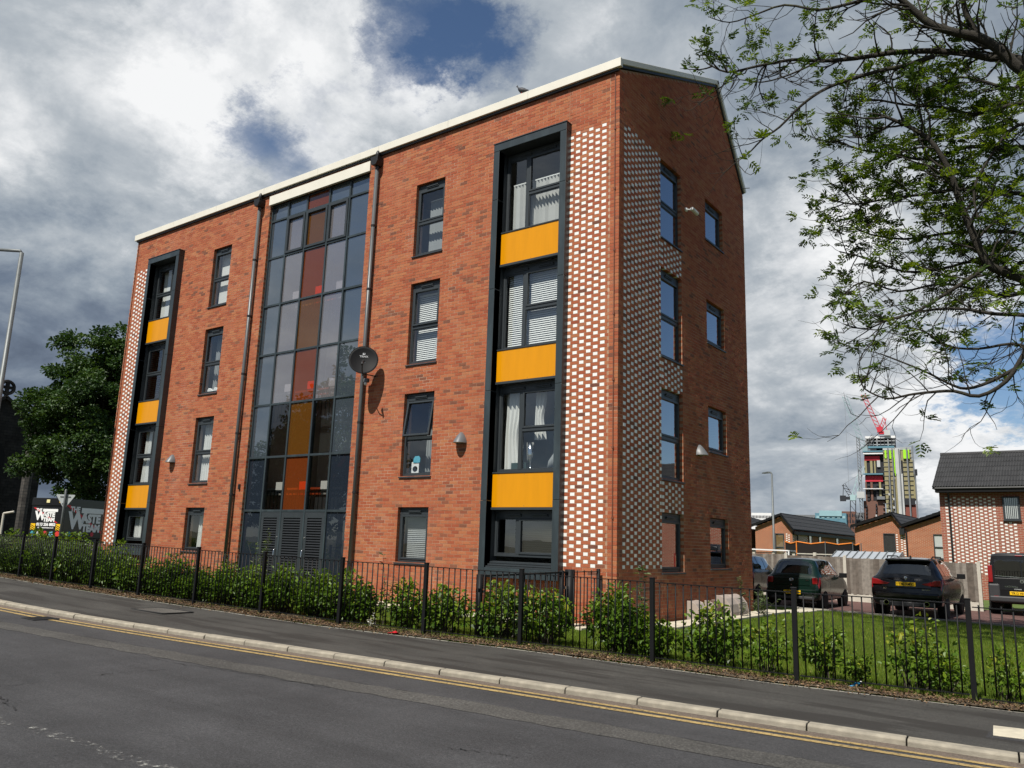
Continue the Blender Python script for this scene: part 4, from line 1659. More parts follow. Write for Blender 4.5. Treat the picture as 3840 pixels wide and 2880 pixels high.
def wall_lamp(loc, rz, label):
    e = empty('wall_lamp', loc, rz)
    tag(e, label, 'wall lamp', 'wedge wall lamps')
    mb = MB()
    prof = [(0.012, 0.0), (0.05, -0.03), (0.092, -0.08), (0.128, -0.14), (0.152, -0.20), (0.162, -0.25)]
    vs, fs = [], []
    n = 12
    for (w, z) in prof:
        dep = 0.04 + 0.20 * (-z / .25) ** 0.8
        for k in range(n + 1):
            a = math.pi * k / n
            vs.append((-w * math.cos(a), -dep * math.sin(a) - .005, z))
    for j in range(len(prof) - 1):
        for k in range(n):
            fs.append((j * (n + 1) + k, j * (n + 1) + k + 1, (j + 1) * (n + 1) + k + 1, (j + 1) * (n + 1) + k))
    fs.append(tuple(range(n + 1)))
    mb.add(vs, fs)
    mb.build('shell', MT['lampgrey'], e, smooth=True)
    l = MB()
    e0 = len(prof) - 1
    l.add(vs[e0 * (n + 1):], [tuple(range(n + 1))])
    l.build('lens', MT['greyblind'], e)
    MB().box(-.16, .16, -.02, .0, -.262, -.245).build('rim', MT['lampgrey'], e)


wall_lamp((-4.08, 0, 4.13), 0, 'grey wedge wall lamp on sunlit brick next to the corner bay')
wall_lamp((-15.95, 0, 4.08), 0, 'grey wedge wall lamp on sunlit brick next to the far bay')
wall_lamp((0, 4.02, 4.12), math.pi / 2, 'grey wedge wall lamp on the shaded gable wall')

cc = empty('security_camera', (0.0, 3.42, 9.95), 0)
tag(cc, 'white bullet security camera high on the shaded gable', 'camera')
MB().lathe([(0.055, 0.0), (0.055, .03), (0.03, .05)], 12, (0, 0, 0), 'x').build('mount', MT['white'], cc, smooth=False)
MB().tube([(0.04, 0, 0), (0.10, 0.05, 0.0), (.13, .10, -.02)], 0.018, 8).build('arm', MT['white'], cc, smooth=True)
MB().tube([(0.13, .07, .03), (0.17, .32, -.035)], 0.052, 12).build('body', MT['white'], cc, smooth=False)

# satellite dish, facing south-east
ds = empty('satellite_dish', (-7.03, -0.47, 6.05), math.radians(44))
ds.scale = (.8, .8, .8)
tag(ds, 'round black satellite dish on a bracket beside the drainpipe', 'satellite dish')
tilt = math.radians(14)


def dl(x, y, z):
    """dish local: y = -outward, tilted back"""
    return (x, y * math.cos(tilt) + z * math.sin(tilt), z * math.cos(tilt) - y * math.sin(tilt))


mb = MB()
vs, fs = [], []
nr, na = 8, 40
for i in range(nr + 1):
    r = i / nr
    for k in range(na):
        a = 2 * math.pi * k / na
        vs.append(dl(0.455 * r * math.cos(a), -0.085 * r * r, 0.475 * r * math.sin(a)))
for i in range(nr):
    for k in range(na):
        k2 = (k + 1) % na
        fs.append((i * na + k, i * na + k2, (i + 1) * na + k2, (i + 1) * na + k))
mb.add(vs, fs)
MT['dish'] = mat('matt_black_dish', (0.008, 0.008, 0.009), 0.6, var=.1, spec=.15)
dsh = mb.build('reflector', MT['dish'], ds, smooth=True)
sm_ = dsh.modifiers.new('thickness', 'SOLIDIFY')
sm_.thickness = 0.006
rim = MB()
rim.tube([dl(0.455 * math.cos(a), -0.087, 0.475 * math.sin(a)) for a in np.linspace(0, 2 * math.pi, 41)], 0.009, 6)
rim.build('rim', MT['black'], ds, smooth=True)
arm = MB()
arm.tube([dl(0, -0.06, -0.46), dl(0, -0.30, -0.50), dl(0, -0.56, -0.40)], 0.016, 8)
arm.build('arm', MT['black'], ds, smooth=True)
lnb = MB()
lnb.tube([dl(0, -0.60, -0.42), dl(0, -0.55, -0.33), dl(0, -0.47, -0.26)], [0.034, 0.034, 0.044], 10)
lnb.build('receiver_head', MT['blackplastic'], ds, smooth=True)
br = MB()
br.tube([(0.0, 0.03, -0.05), (0.0, 0.13, -0.10), (0, 0.13, -.45)], 0.022, 8)
br.tube([(0.0, 0.13, -0.38), (.40, 0.45, -0.38)], 0.018, 8)
br.build('bracket', MT['blackplastic'], ds, smooth=True)
silver = mat('silver_print', (0.42, 0.43, 0.44), 0.4)
L_ = letters('lettering', 'TRIAX', 0.095, silver, ds, dl(0, -0.028, 0.145), bold=.001)
L_.rotation_euler = (-tilt, 0, 0)
L_ = letters('logo', 'T', 0.06, MT['black'], ds, dl(0, -0.052, 0.232), bold=.002)
L_.rotation_euler = (-tilt, 0, 0)
q_ = MB().box(-.037, .037, -.003, .003, -.037, .037).build('logo_plate', silver, ds, dl(0, -0.042, 0.232), bevel=.01)
q_.rotation_euler = (-tilt, 0, 0)
for sx in (-.05, .05):
    q_ = MB().lathe([(0.0, -.012), (.008, -.01), (.008, 0)], 8, (0, 0, 0), 'y').build('bolt', MT['chrome'], ds, dl(sx, -0.003, -0.05))

fl = empty('flood_sensor', (-7.22, -0.10, 5.62), 0)
tag(fl, 'small grey security light on the wall below the dish', 'security light')
MB().box(-.07, .07, -.10, -.0, -.05, .06).build('housing', MT['lampgrey'], fl, bevel=.02)
MB().lathe([(.03, -.12), (.045, -.07), (.03, -.05)], 10, (0, -.07, 0), 'z').build('sensor', MT['white'], fl, smooth=True)

pg = empty('pigeon', (-2.62, -0.06, EAVE + 0.20), math.radians(10))
tag(pg, 'dark pigeon perched on the white roof edge', 'pigeon')
b_ = MB()
prof = [(-.17, 0.012, .075), (-.13, .022, .085), (-.07, .055, .095), (0.0, .075, .11), (.06, .068, .125), (.10, .045, .165), (.115, .032, .205), (.125, .034, .235), (.14, .022, .25), (.15, .004, .25)]
vs, fs = [], []
for (xx, rr, zz) in prof:
    for k in range(10):
        a = 2 * math.pi * k / 10
        vs.append((-xx, rr * 0.85 * math.cos(a), zz + rr * math.sin(a)))
for i in range(len(prof) - 1):
    for k in range(10):
        fs.append((i * 10 + k, i * 10 + (k + 1) % 10, (i + 1) * 10 + (k + 1) % 10, (i + 1) * 10 + k))
fs += [tuple(range(10)), tuple(range(90, 100))]
b_.add(vs, fs)
b_.build('body', mat('pigeon_feather', (0.035, 0.036, 0.042), 0.6, var=.4, scale=20), pg, smooth=True)
for sy in (-.025, .025):
    MB().tube([(0.0, sy, .05), (-.01, sy, 0.002), (-.04, sy, 0.002)], .005, 5).build('leg', MT['red'], pg)
MB().tube([(-.15, 0, .245), (-.175, 0, .235)], [.008, .002], 5).build('beak', MT['blackplastic'], pg)

# meter boxes sunk at the foot of the gable
MT['beige'] = mat('beige_plastic', (0.34, 0.285, 0.245), 0.6, var=.1, scale=5)
for k, (y, s, lab) in enumerate(((3.45, 0.85, 'beige half-buried meter box at the gable foot, nearest the street corner'), (4.45, 0.8, 'brownish half-buried meter box between two beige ones at the gable foot'), (5.15, 1.0, 'beige domed meter box at the gable foot, the near one of the larger pair'), (5.75, 1.0, 'beige domed meter box at the gable foot, farthest from the street'))):
    g = gzf(0.2, y)
    e = empty('meter_box', (0.004, y, g - .02))
    tag(e, lab, 'meter box', 'meter boxes')
    pr = [(0, 0), (0, .50 * s), (.10 * s, .50 * s), (.25 * s, .44 * s), (.36 * s, .30 * s), (.40 * s, .12 * s), (.40 * s, 0)]
    MB().prism(pr, -0.26 * s, 0.26 * s, axis='y').build('lid', MT['beige'] if k != 1 else mat('brown_plastic', (.12, .07, .05), .6), e, bevel=.015)
    for y_ in (-.28, .25):
        MB().prism([(a * 1.012, b * 1.012 + .002) for a, b in pr], y_ * s, (y_ + .03) * s, axis='y').build('rim', MT['beige'], e, bevel=.006)

# ------------------------------------------------------------------ street railing
POSTX = [-23.6, -21.4, -19.25, -17.05, -14.95, -12.75, -10.45, -8.23, -5.95, -3.72, -1.85, 0.02, 2.28, 4.32, 6.34, 8.45, 10.6, 12.75]
rf = empty('railing_fence', (0, -3.3, 0))
tag(rf, 'black metal railing running along the back of the pavement', 'railing')
RO = Vector((0, -3.3, 0))
post_me = MB()
post_me.box(-.032, .032, -.032, .032, -.25, 1.22)
post_me.box(-.037, .037, -.037, .037, 1.22, 1.234)
post_me = post_me.mesh('post', MT['black'])
bar_me = MB().tube([(0, 0, 0.0), (0, 0, 1.06)], 0.0105, 6).mesh('bar', MT['black'], True)
for i, x in enumerate(POSTX):
    y = fence_y(x)
    ang = math.atan2(fence_y(x + .5) - fence_y(x - .5), 1.0)
    o = link('post', post_me, rf, Vector((x, y, gzf(x))) - RO, ang, 0.004)
    if i == len(POSTX) - 1:
        break
    x2 = POSTX[i + 1]
    a = Vector((x, y, gzf(x)))
    b = Vector((x2, fence_y(x2), gzf(x2)))
    d = (b - a)
    a2, b2 = a + d.normalized() * .045, b - d.normalized() * .045
    if x == 6.34:
        a2.z -= 0.035
        b2.z -= 0.035
    tr = MB()
    tr.bar(a2 + Vector((0, 0, 1.165)), b2 + Vector((0, 0, 1.165)), 0.04, 0.012)
    tro = tr.build('top_rail', MT['black'], rf)
    tro.location = -RO
    bt = MB()
    bt.bar(a2 + Vector((0, 0, 0.10)), b2 + Vector((0, 0, 0.10)), 0.04, 0.012)
    bto = bt.build('bottom_rail', MT['black'], rf)
    bto.location = -RO
    n = max(6, round(d.length / 0.12))
    for k in range(1, n):
        p = a + d * (k / n)
        link('bar', bar_me, tro, p + Vector((rnd.uniform(-.003, .003), 0, 0.10)))

# return railing with its gate, from the street railing to the building
gt = empty('railing_gate', (-0.95, -2.0, 0))
tag(gt, 'black railing gate turning back from the street railing to the wall', 'gate')
GO = Vector((-0.95, -2.0, 0))
pA, pB, pC = Vector((-0.98, -3.05, gzf(-1, -3))), Vector((-0.60, -0.75, gzf(-.6, -.8))), Vector((-0.34, -0.12, gzf(-.3, -.1)))
for p, w, h in ((pA, .09, 1.08), (pB, .15, 1.10), (pB + Vector((-.05, -.22, 0)), .08, 1.08), (pC, .06, 1.10)):
    MB().box(-w / 2, w / 2, -w / 2, w / 2, -.1, h).build('post', MT['black'], gt, p - GO, 0.16, 0.004)
for (p, q, nb, drop) in ((pA, pB, 17, 0.0), (pB, pC, 4, 0.0)):
    d = q - p
    for h in (1.05, .12):
        r_ = MB()
        r_.bar(p - GO + Vector((0, 0, h)), q - GO + Vector((0, 0, h)), 0.045, 0.03 if nb > 5 else .014)
        ro = r_.build('rail', MT['black'], gt)
    for k in range(1, nb):
        link('bar', bar_me, gt, p + d * (k / nb) - GO + Vector((0, 0, .02)))
MB().box(-.02, .02, -.09, .03, .74, .79).build('latch', MT['chrome'], gt, pB - GO + Vector((0, -.1, 0)))


# ------------------------------------------------------------------ shrubs and hedge
def shrub_mesh(name, rx, ry, h, nleaf, seed, size=0.062, clumps=26, base=0.05, loose=0.12, mat_=None, tlo=0.15, thi=0.95):
    g = np.random.default_rng(seed)
    C = []
    while len(C) < clumps:
        p = g.uniform(-1, 1, 3)
        if p @ p < 1:
            C.append(p)
    C = np.array(C)
    C[:, 0] *= rx * 0.82
    C[:, 1] *= ry * 0.8
    C[:, 2] = base + (C[:, 2] * 0.5 + 0.5) * (h - base) * 0.9 + 0.04
    C[:, 2] *= g.uniform(.8, 1.18, clumps)
    ci = g.integers(0, clumps, nleaf)
    off = norm(g.normal(size=(nleaf, 3))) * (loose * (0.35 + 0.9 * g.random((nleaf, 1)) ** 0.5))
    off[:, 2] *= 0.75
    pos = C[ci] + off
    pos[:, 2] = np.maximum(pos[:, 2], 0.03)
    ax = norm(off * 4 + g.normal(size=(nleaf, 3)) * 0.6 + np.array([0, 0, -0.05]))
    nr = norm(np.array([0, -0.25, 1.0]) + g.normal(size=(nleaf, 3)) * 0.55)
    L = size * g.uniform(0.45, 1.45, nleaf)
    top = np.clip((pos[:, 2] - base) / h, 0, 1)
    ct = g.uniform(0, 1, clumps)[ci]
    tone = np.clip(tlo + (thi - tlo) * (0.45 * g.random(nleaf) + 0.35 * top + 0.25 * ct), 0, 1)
    tone[g.random(nleaf) < 0.006] = 1.0
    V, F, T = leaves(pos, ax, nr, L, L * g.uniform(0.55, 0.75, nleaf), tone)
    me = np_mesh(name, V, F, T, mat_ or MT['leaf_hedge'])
    st = MB()
    for k in range(clumps):
        p = C[k]
        b = Vector((p[0] * 0.25 + g.normal() * .03, p[1] * .25 + g.normal() * .03, -0.06))
        m_ = Vector((p[0] * .6, p[1] * .6, p[2] * .45))
        st.tube([b, m_, Vector(p)], [.010, .007, .003], 5, cap=False)
    return me, st.mesh('stem', MT['twig'])


SH = {'big': [shrub_mesh('foliage', 0.80, 0.45, 0.88, 2700, 20 + k, size=.075, clumps=44, loose=.17, tlo=.0, thi=1.0) for k in range(3)],
      'mid': [shrub_mesh('foliage', 0.52, 0.38, 0.80, 1150, 30 + k, size=.074, clumps=26, loose=.17, tlo=.08, thi=1.12) for k in range(3)],
      'thin': [shrub_mesh('foliage', 0.55, 0.34, 0.85, 430, 40 + k, size=.072, clumps=15, loose=.14, tlo=.3, thi=1.12) for k in range(3)]}


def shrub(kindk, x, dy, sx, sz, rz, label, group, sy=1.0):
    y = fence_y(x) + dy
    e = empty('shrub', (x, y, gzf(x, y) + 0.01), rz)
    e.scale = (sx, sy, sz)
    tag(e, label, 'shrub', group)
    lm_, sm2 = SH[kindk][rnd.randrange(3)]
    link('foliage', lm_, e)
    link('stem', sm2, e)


# unbroken hedge beyond the corner shrubs: one shrub about every metre
HX = np.arange(-21.6, -3.0, 0.98)
for i, x in enumerate(HX):
    hgt = 1.20 if x < -12.5 else (0.98 if x < -9.5 else 0.86)
    nth = len(HX) - i
    ords = ['first', 'second', 'third', 'fourth', 'fifth', 'sixth', 'seventh', 'eighth', 'ninth', 'tenth', 'eleventh', 'twelfth', 'thirteenth', 'fourteenth', 'fifteenth', 'sixteenth', 'seventeenth', 'eighteenth', 'nineteenth', 'twentieth']
    shrub('big', float(x), 0.50 + rnd.uniform(-.05, .1), 0.95, hgt * rnd.uniform(.82, 1.12), rnd.choice([0, math.pi]) + rnd.uniform(-.25, .25),
          '%s hedge shrub left of the gap beside the red litter' % ords[nth - 1], 'hedge shrubs behind the railing', 1.0)
LOOSE = [('mid', -2.55, .45, 1.0, 1.0, 'leafy shrub just left of the red litter, behind the railing'),
         ('mid', -1.75, .42, 1.0, 1.06, 'leafy shrub below the grey sill of the corner bay'),
         ('mid', -0.62, .48, 1.15, 1.22, 'tall leafy shrub in front of the railing gate, street-post side'),
         ('mid', 0.20, .46, 1.05, 1.15, 'leafy shrub in front of the wide black gate post'),
         ('big', 1.45, .55, .82, 1.02, 'broad shrub in front of the brick corner of the block'),
         ('mid', 2.15, .46, .7, .78, 'low shrub between the brick corner and the meter boxes'),
         ('mid', 3.05, .52, 1.0, 1.02, 'dense shrub in front of the beige meter boxes'),
         ('thin', 3.78, .45, .9, .85, 'dark sparse shrub just left of the post below the green hatchback'),
         ('thin', 4.62, .42, .9, .92, 'bright sparse shrub just right of the post below the green hatchback'),
         ('thin', 5.05, .30, .6, .55, 'small spindly shrub above the blue bottle'),
         ('thin', 5.62, .45, 1.1, 1.02, 'yellow-green shrub on the lawn below the black car'),
         ('thin', 6.62, .42, .65, .75, 'young shrub right of the last railing post in view'),
         ('thin', 7.25, .45, .8, .8, 'shrub cut by the picture edge, beside the lawn')]
for (k, x, dy, sx, sz, lab) in LOOSE:
    shrub(k, x, dy, sx, sz, rnd.uniform(-.6, .6), lab, 'separate shrubs behind the railing')
# fuller underside for the sunlit yellow-green shrub
shrub('thin', 5.95, .40, .8, .62, 1.2, 'low dark-leaved shrub at the foot of the yellow-green one', 'separate shrubs behind the railing')

MT['leaf_weed'] = leaf_mat('weed_leaf', [(0, (0.03, 0.06, 0.02)), (0.6, (0.09, 0.13, 0.05)), (1, (0.22, 0.26, 0.13))], .25, .6)


def weed(x, y, h, n, seed, label, size=.075, spread=.12, stems=3, m=None, group='tall weeds'):
    g = np.random.default_rng(seed)
    e = empty('weed_plant', (x, y, gzf(x, y)))
    tag(e, label, 'weed', group)
    st = MB()
    P, A = [], []
    for s in range(stems):
        lean = g.normal(size=2) * spread
        hh = h * g.uniform(.65, 1.0) if s else h
        pts = [Vector((lean[0] * t_ ** 1.4 + .3 * spread * math.sin(4 * t_ + s), lean[1] * t_, hh * t_)) for t_ in np.linspace(0, 1, 8)]
        st.tube(pts, [.008 * (1 - .75 * t_) for t_ in np.linspace(0, 1, 8)], 5)
        for k in range(n // stems):
            t_ = g.uniform(.15, 1.0)
            i = min(6, int(t_ * 7))
            p = pts[i].lerp(pts[i + 1], t_ * 7 - i)
            P.append(p)
            a = g.uniform(0, 6.28)
            A.append((math.cos(a), math.sin(a), g.uniform(-.1, .8)))
    st.build('stem', MT['twig'], e)
    P, A = np.array(P), np.array(A)
    nn = len(P)
    L = size * g.uniform(.6, 1.3, nn)
    V, F, T = leaves(P, A, norm(np.array([0, 0, 1.]) + g.normal(size=(nn, 3)) * .4), L, L * .3, g.random(nn))
    link('foliage', np_mesh('foliage', V, F, T, m or MT['leaf_weed']), e)


weed(-9.55, -1.1, 1.62, 190, 71, 'tall grey-green weed in front of the louvred doors', .10, .25, 6)
weed(-9.95, -1.0, 1.25, 120, 72, 'shorter grey-green weed in front of the louvred doors', .10, .3, 5)
weed(-3.22, -3.1, 1.30, 110, 73, 'leggy weed climbing above the hedge near the right ground-floor window', .09, .12, 3)
weed(1.75, -2.35, 1.36, 80, 74, 'tall weed with narrow leaves beside the brick corner', .12, .10, 3)
weed(0.55, 5.2, 0.95, 90, 75, 'slender weed growing past the meter boxes', .09, .06, 2)
weed(0.55, 6.55, 0.75, 150, 76, 'bushy weed at the back end of the gable path', .10, .22, 6)
weed(0.7, 6.2, 0.45, 90, 77, 'low weed on the gable path', .09, .2, 5)
MT['whiteflower'] = leaf_mat('white_petal', [(0, (.7, .7, .66)), (1, (.85, .85, .82))], .2, .6)
weed(-2.95, -3.55, .30, 60, 78, 'small white-flowered weed at the foot of the railing', .05, .12, 5, MT['whiteflower'])
weed(-0.15, -3.0, 0.75, 60, 79, 'large-leaved bindweed beside the railing post', .14, .14, 3, leaf_mat('bindweed_leaf', [(0, (.05, .10, .04)), (1, (.14, .20, .08))], .3, .5))
weed(-0.55, -3.0, 1.0, 30, 80, 'pale bindweed shoots on the railing by the gate', .13, .10, 2, leaf_mat('pale_leaf', [(0, (.12, .17, .06)), (1, (.26, .28, .12))], .3, .5))

# ------------------------------------------------------------------ grass blades, leaf litter
n = 130000
gx = np.concatenate([rng.uniform(-3.5, 9.5, int(n * .86)), rng.uniform(-20, -3.5, n - int(n * .86))])
fyv = np.interp(gx, [p[0] for p in FP], [p[1] for p in FP])
u_ = rng.random(n) ** 1.6
gy = fyv - 0.12 + u_ * (LAWN_Y1 - 0.1 - fyv)
fyk = np.interp(gx, [p[0] for p in FP], [p[1] for p in FP])
keep = ~((gy < fyk + .12) & (rng.random(n) < .82)) & ~((gx < 0.75) & (gy > -0.85) & (gy < 11.3)) & ~((gx < -3.5) & (gy > 0))
gx, gy = gx[keep], gy[keep]
n = len(gx)
near = np.exp(-(gy - np.interp(gx, [p[0] for p in FP], [p[1] for p in FP])) / 0.8)
hh = rng.uniform(0.035, 0.075, n) * (1 + 1.1 * near * rng.random(n))
an = rng.uniform(0, 2 * np.pi, n)
wd = rng.uniform(.003, .006, n)
zz = gz(gx, gy)
lx, ly = rng.normal(0, .35, n) * hh, rng.normal(0, .35, n) * hh
V = np.stack([np.stack([gx - wd * np.cos(an), gy - wd * np.sin(an), zz - .01], 1), np.stack([gx + wd * np.cos(an), gy + wd * np.sin(an), zz - .01], 1), np.stack([gx + lx, gy + ly, zz + hh], 1)], 1).reshape(-1, 3)
F = np.arange(3 * n).reshape(-1, 3)
tn = np.clip(rng.normal(.5, .22, n) + .12 * np.sin(gx * 1.3) * np.sin(gy * .9), 0, 1)
kind(link('grass', np_mesh('grass', V, F, tn, MT['grassblade'])), 'stuff', 'short green lawn grass behind the railing')

n = 22000
lx_ = rng.uniform(-20, 8.5, n)
ly_ = np.interp(lx_, [p[0] for p in FP], [p[1] for p in FP]) + np.abs(rng.normal(0, .20, n)) * np.where(rng.random(n) < .9, 1, -.6) - .15
p_ = np.stack([lx_, ly_, gz(lx_, ly_) + rng.uniform(.012, .045, n)], 1)
V, F, T = leaves(p_, np.stack([rng.normal(size=n), rng.normal(size=n), rng.normal(size=n) * .25], 1), norm(np.array([0, 0, 1.]) + rng.normal(size=(n, 3)) * .5), rng.uniform(.02, .055, n), rng.uniform(.012, .03, n), np.clip(rng.beta(2, 2.5, n), 0, 1))
kind(link('leaf_litter', np_mesh('leaf_litter', V, F, T, MT['deadleaf'])), 'stuff', 'brown dead leaves along the foot of the railing')

# litter
bt = empty('plastic_bottle', (5.00, -2.78, gzf(5.0) + .045))
bt.rotation_euler = (0, math.radians(62), 0.5)
tag(bt, 'crushed bright blue plastic bottle lying under the railing', 'bottle')
MT['bluebottle'] = mat('blue_plastic', (0.02, 0.28, 0.55), .2, var=.3, scale=30, spec=.6)
bt.scale = (.8, .8, .8)
MB().lathe([(.028, -.09), (.033, -.08), (.030, -.02), (.034, 0.0), (.030, .03), (.033, .06), (.014, .10), (.013, .115)], 12).build('body', MT['bluebottle'], bt, smooth=True)
MB().lathe([(.016, .113), (.016, .135)], 10).build('cap', MT['white'], bt)
lt = MB()
lt.add([(-.10, -.05, 0.01), (.08, -.06, .03), (.10, .04, .015), (0, .07, .05), (-.09, .05, .02)], [(0, 1, 2, 3, 4)])
lt.add([(.02, -.05, 0.01), (.14, -.02, .04), (.10, .05, .02)], [(0, 1, 2)])
tag(lt.build('crisp_packet', MT['red'], loc=(-2.32, -3.72, gzf(-2.3) + .005)), 'crumpled red packet at the pavement edge', 'litter')


# ------------------------------------------------------------------ trees
class TreeBuilder:
    def __init__(s, seed):
        s.q = random.Random(seed)
        s.g = np.random.default_rng(seed)
        s.wood = MB()
        s.tips = []

    def limb(s, pts, r0, r1, n=7):
        P = []
        pts = [Vector(p) for p in pts]
        for i in range(len(pts) - 1):
            p0 = pts[max(i - 1, 0)]
            p1, p2 = pts[i], pts[i + 1]
            p3 = pts[min(i + 2, len(pts) - 1)]
            for k in range(3):
                t = k / 3
                P.append(0.5 * ((2 * p1) + (-p0 + p2) * t + (2 * p0 - 5 * p1 + 4 * p2 - p3) * t * t + (-p0 + 3 * p1 - 3 * p2 + p3) * t ** 3))
        P.append(pts[-1])
        m = len(P) - 1
        s.wood.tube(P, [r0 + (r1 - r0) * (i / m) ** 0.8 for i in range(m + 1)], n)
        return P

    def grow(s, p, d, length, r, depth, up=0.25, wig=0.28, n=5):
        q = s.q
        steps = 6 if depth > 1 else 5
        P = [p.copy()]
        d = d.normalized()
        for i in range(steps):
            d = (d + Vector((q.gauss(0, wig), q.gauss(0, wig), q.gauss(0, wig) * .8 + up * (0.2 + i / steps) * .5))).normalized()
            P.append(P[-1] + d * length / steps)
        s.wood.tube(P, [r * (1 - 0.72 * i / steps) for i in range(steps + 1)], n, cap=False)
        return P


def ash_tree():
    T = TreeBuilder(5)
    q = T.q
    Z = lambda x, y: (2550 + x * .9340, y * .9340)
    trunk = Vector((9.9, 4.6, gzf(9.9, 4.6) - .1))

    def pix(lst, y0, y1):
        out = []
        for i, (x, y) in enumerate(lst):
            u = i / (len(lst) - 1)
            out.append(Vector(at_y(*Z(x, y), 4.2 + 1.3 * (y0 + (y1 - y0) * u))))
        return out
    limbs = []
    H1, H2 = trunk + Vector((-.15, 0, 5.4)), trunk + Vector((-.1, .1, 8.8))
    T.limb([trunk, trunk + Vector((.05, 0, 2)), H1, H2, trunk + Vector((.4, .5, 12.5)), trunk + Vector((.8, .8, 16))], .42, .12, 10)
    spec = [
        (H2, [(1381, 290), (1300, 215), (1200, 150), (1100, 130), (1000, 95), (930, 35), (860, -20), (760, -60)], -0.6, -1.6, .10, .035, 1.0),
        (None, [(1200, 150), (1150, 60), (1130, -40)], -0.75, -1.0, .055, .03, .8),
        (H2, [(1400, 250), (1250, 235), (1150, 215), (1000, 205), (850, 212), (700, 235), (560, 245), (450, 240), (300, 268), (190, 290), (110, 255)], -0.4, -1.3, .075, .012, .8),
        (None, [(1020, 225), (900, 265), (800, 285), (650, 330), (560, 370), (480, 430), (400, 510), (330, 560), (270, 620), (225, 640)], -0.8, -1.6, .042, .008, .55),
        (None, [(560, 245), (440, 300), (330, 330), (240, 320), (190, 330)], -1.2, -1.7, .018, .005, .55),
        (None, [(860, -20), (700, 10), (560, 40), (420, 20), (300, 60), (200, 90), (120, 70)], -1.5, -2.2, .03, .006, 1.2),
        (H1, [(1440, 1140), (1300, 1090), (1240, 1060), (1190, 970), (1120, 800), (1080, 680), (1000, 560), (900, 500), (800, 460)], 0.0, -0.8, .10, .02, 1.5),
        (None, [(1240, 1060), (1160, 1120), (1050, 1190), (930, 1260), (790, 1295)], -0.1, -0.9, .045, .01, .9),
        (H1, [(1450, 1290), (1381, 1265), (1260, 1260), (1130, 1240), (1000, 1245), (850, 1280), (745, 1320), (655, 1300)], -0.3, -0.9, .045, .008, .6),
        (H1, [(1440, 1330), (1381, 1420), (1310, 1530), (1200, 1590), (1100, 1570), (1000, 1575), (920, 1585), (830, 1600), (740, 1560), (730, 1515)], -0.7, -1.2, .045, .008, .25),
        (None, [(1381, 1460), (1250, 1530), (1150, 1560), (1080, 1540), (980, 1490), (830, 1430), (800, 1420)], -0.6, -1.2, .03, .007, .4),
        (H1, [(1420, 960), (1300, 930), (1180, 930), (1050, 940), (900, 960), (760, 940), (680, 900)], .6, .2, .05, .01, 1.6),
        (H1, [(1430, 620), (1300, 600), (1150, 590), (1000, 640), (850, 620), (720, 600), (620, 560)], .4, .0, .055, .01, 1.6),
        (H2, [(1430, 420), (1300, 430), (1180, 460), (1050, 430), (900, 420), (760, 400), (640, 440)], .3, .0, .05, .01, 1.6),
        (H1, [(1420, 800), (1280, 780), (1130, 760), (980, 780), (820, 800), (700, 820), (600, 800)], .2, -.3, .05, .01, 1.7),
        (H1, [(1420, 1050), (1300, 1100), (1180, 1050), (1050, 1080), (900, 1090), (760, 1040), (640, 1010)], .5, .1, .045, .01, 1.6),
        (H2, [(1420, 330), (1330, 360), (1230, 330), (1120, 310), (1000, 350)], .5, .2, .05, .012, 1.3),
        (H2, [(1450, 500), (1330, 520), (1240, 640), (1180, 760), (1200, 900)], -.2, -.6, .04, .012, 1.3),
        (H1, [(1430, 1180), (1300, 1190), (1180, 1160), (1040, 1140), (880, 1170), (740, 1130), (660, 1180)], 0.2, -.2, .04, .008, 1.2),
        (H1, [(1440, 1400), (1330, 1380), (1200, 1400), (1080, 1390), (980, 1330), (900, 1310)], 0.2, -.2, .035, .008, .6)]
    tipP, tipD = [], []

    def twig(p, d, L, r, lvl, leafy):
        P = T.grow(p, d, L, r, lvl, up=.5 if lvl == 0 else .2, wig=.26, n=5 if lvl else 4)
        m = len(P) - 1
        if lvl > 0:
            for k in range(q.choice((2, 3, 3))):
                i = q.randint(1, m - 1)
                dd = (P[i + 1] - P[i]).normalized()
                dd = (dd + Vector((q.gauss(0, .6), q.gauss(0, .6), q.gauss(0, .5)))).normalized()
                twig(P[i], dd, L * q.uniform(.4, .65), r * .55, lvl - 1, leafy)
        if q.random() < leafy:
            tipP.append(P[-1])
            tipD.append((P[-1] - P[-2]).normalized())
            if q.random() < .5 * leafy:
                i = q.randint(m // 2, m - 1)
                tipP.append(P[i])
                tipD.append((Vector((q.gauss(0, 1), q.gauss(0, 1), q.gauss(.3, .6)))).normalized())
    for (start, px, y0, y1, r0, r1, leafy) in spec:
        pts = pix(px, y0, y1)
        if start is not None:
            pts = [start, (start + pts[0]) / 2 + Vector((0, 0, .15))] + pts
        P = T.limb(pts, r0 * 1.4, r1 * 1.5, 7)
        m = len(P) - 1
        tot = sum((P[i + 1] - P[i]).length for i in range(m))
        nb = int(tot * 3.4)
        lf = min(1.0, leafy * .42)
        for k in range(nb):
            i = int(m * (0.22 + .78 * (k + q.random()) / nb))
            i = min(i, m - 1)
            if project(P[i])[0] > 4250:
                continue
            d = (P[i + 1] - P[i]).normalized()
            sd = Vector((q.gauss(0, 1), q.gauss(0, .8), q.gauss(0.05, .9)))
            sd = (sd - d * sd.dot(d)).normalized()
            twig(P[i], d * .75 + sd, q.uniform(.7, 1.6), max(.009, min(.028, r0 * .30)), 1, lf)
        twig(P[-1], (P[-1] - P[-2]), .6, r1 * .8, 0, lf)
    # compound leaves: a fan of leaf stalks at each tip, leaflets in pairs
    g = T.g
    PP, AA, NN, LL, TT = [], [], [], [], []
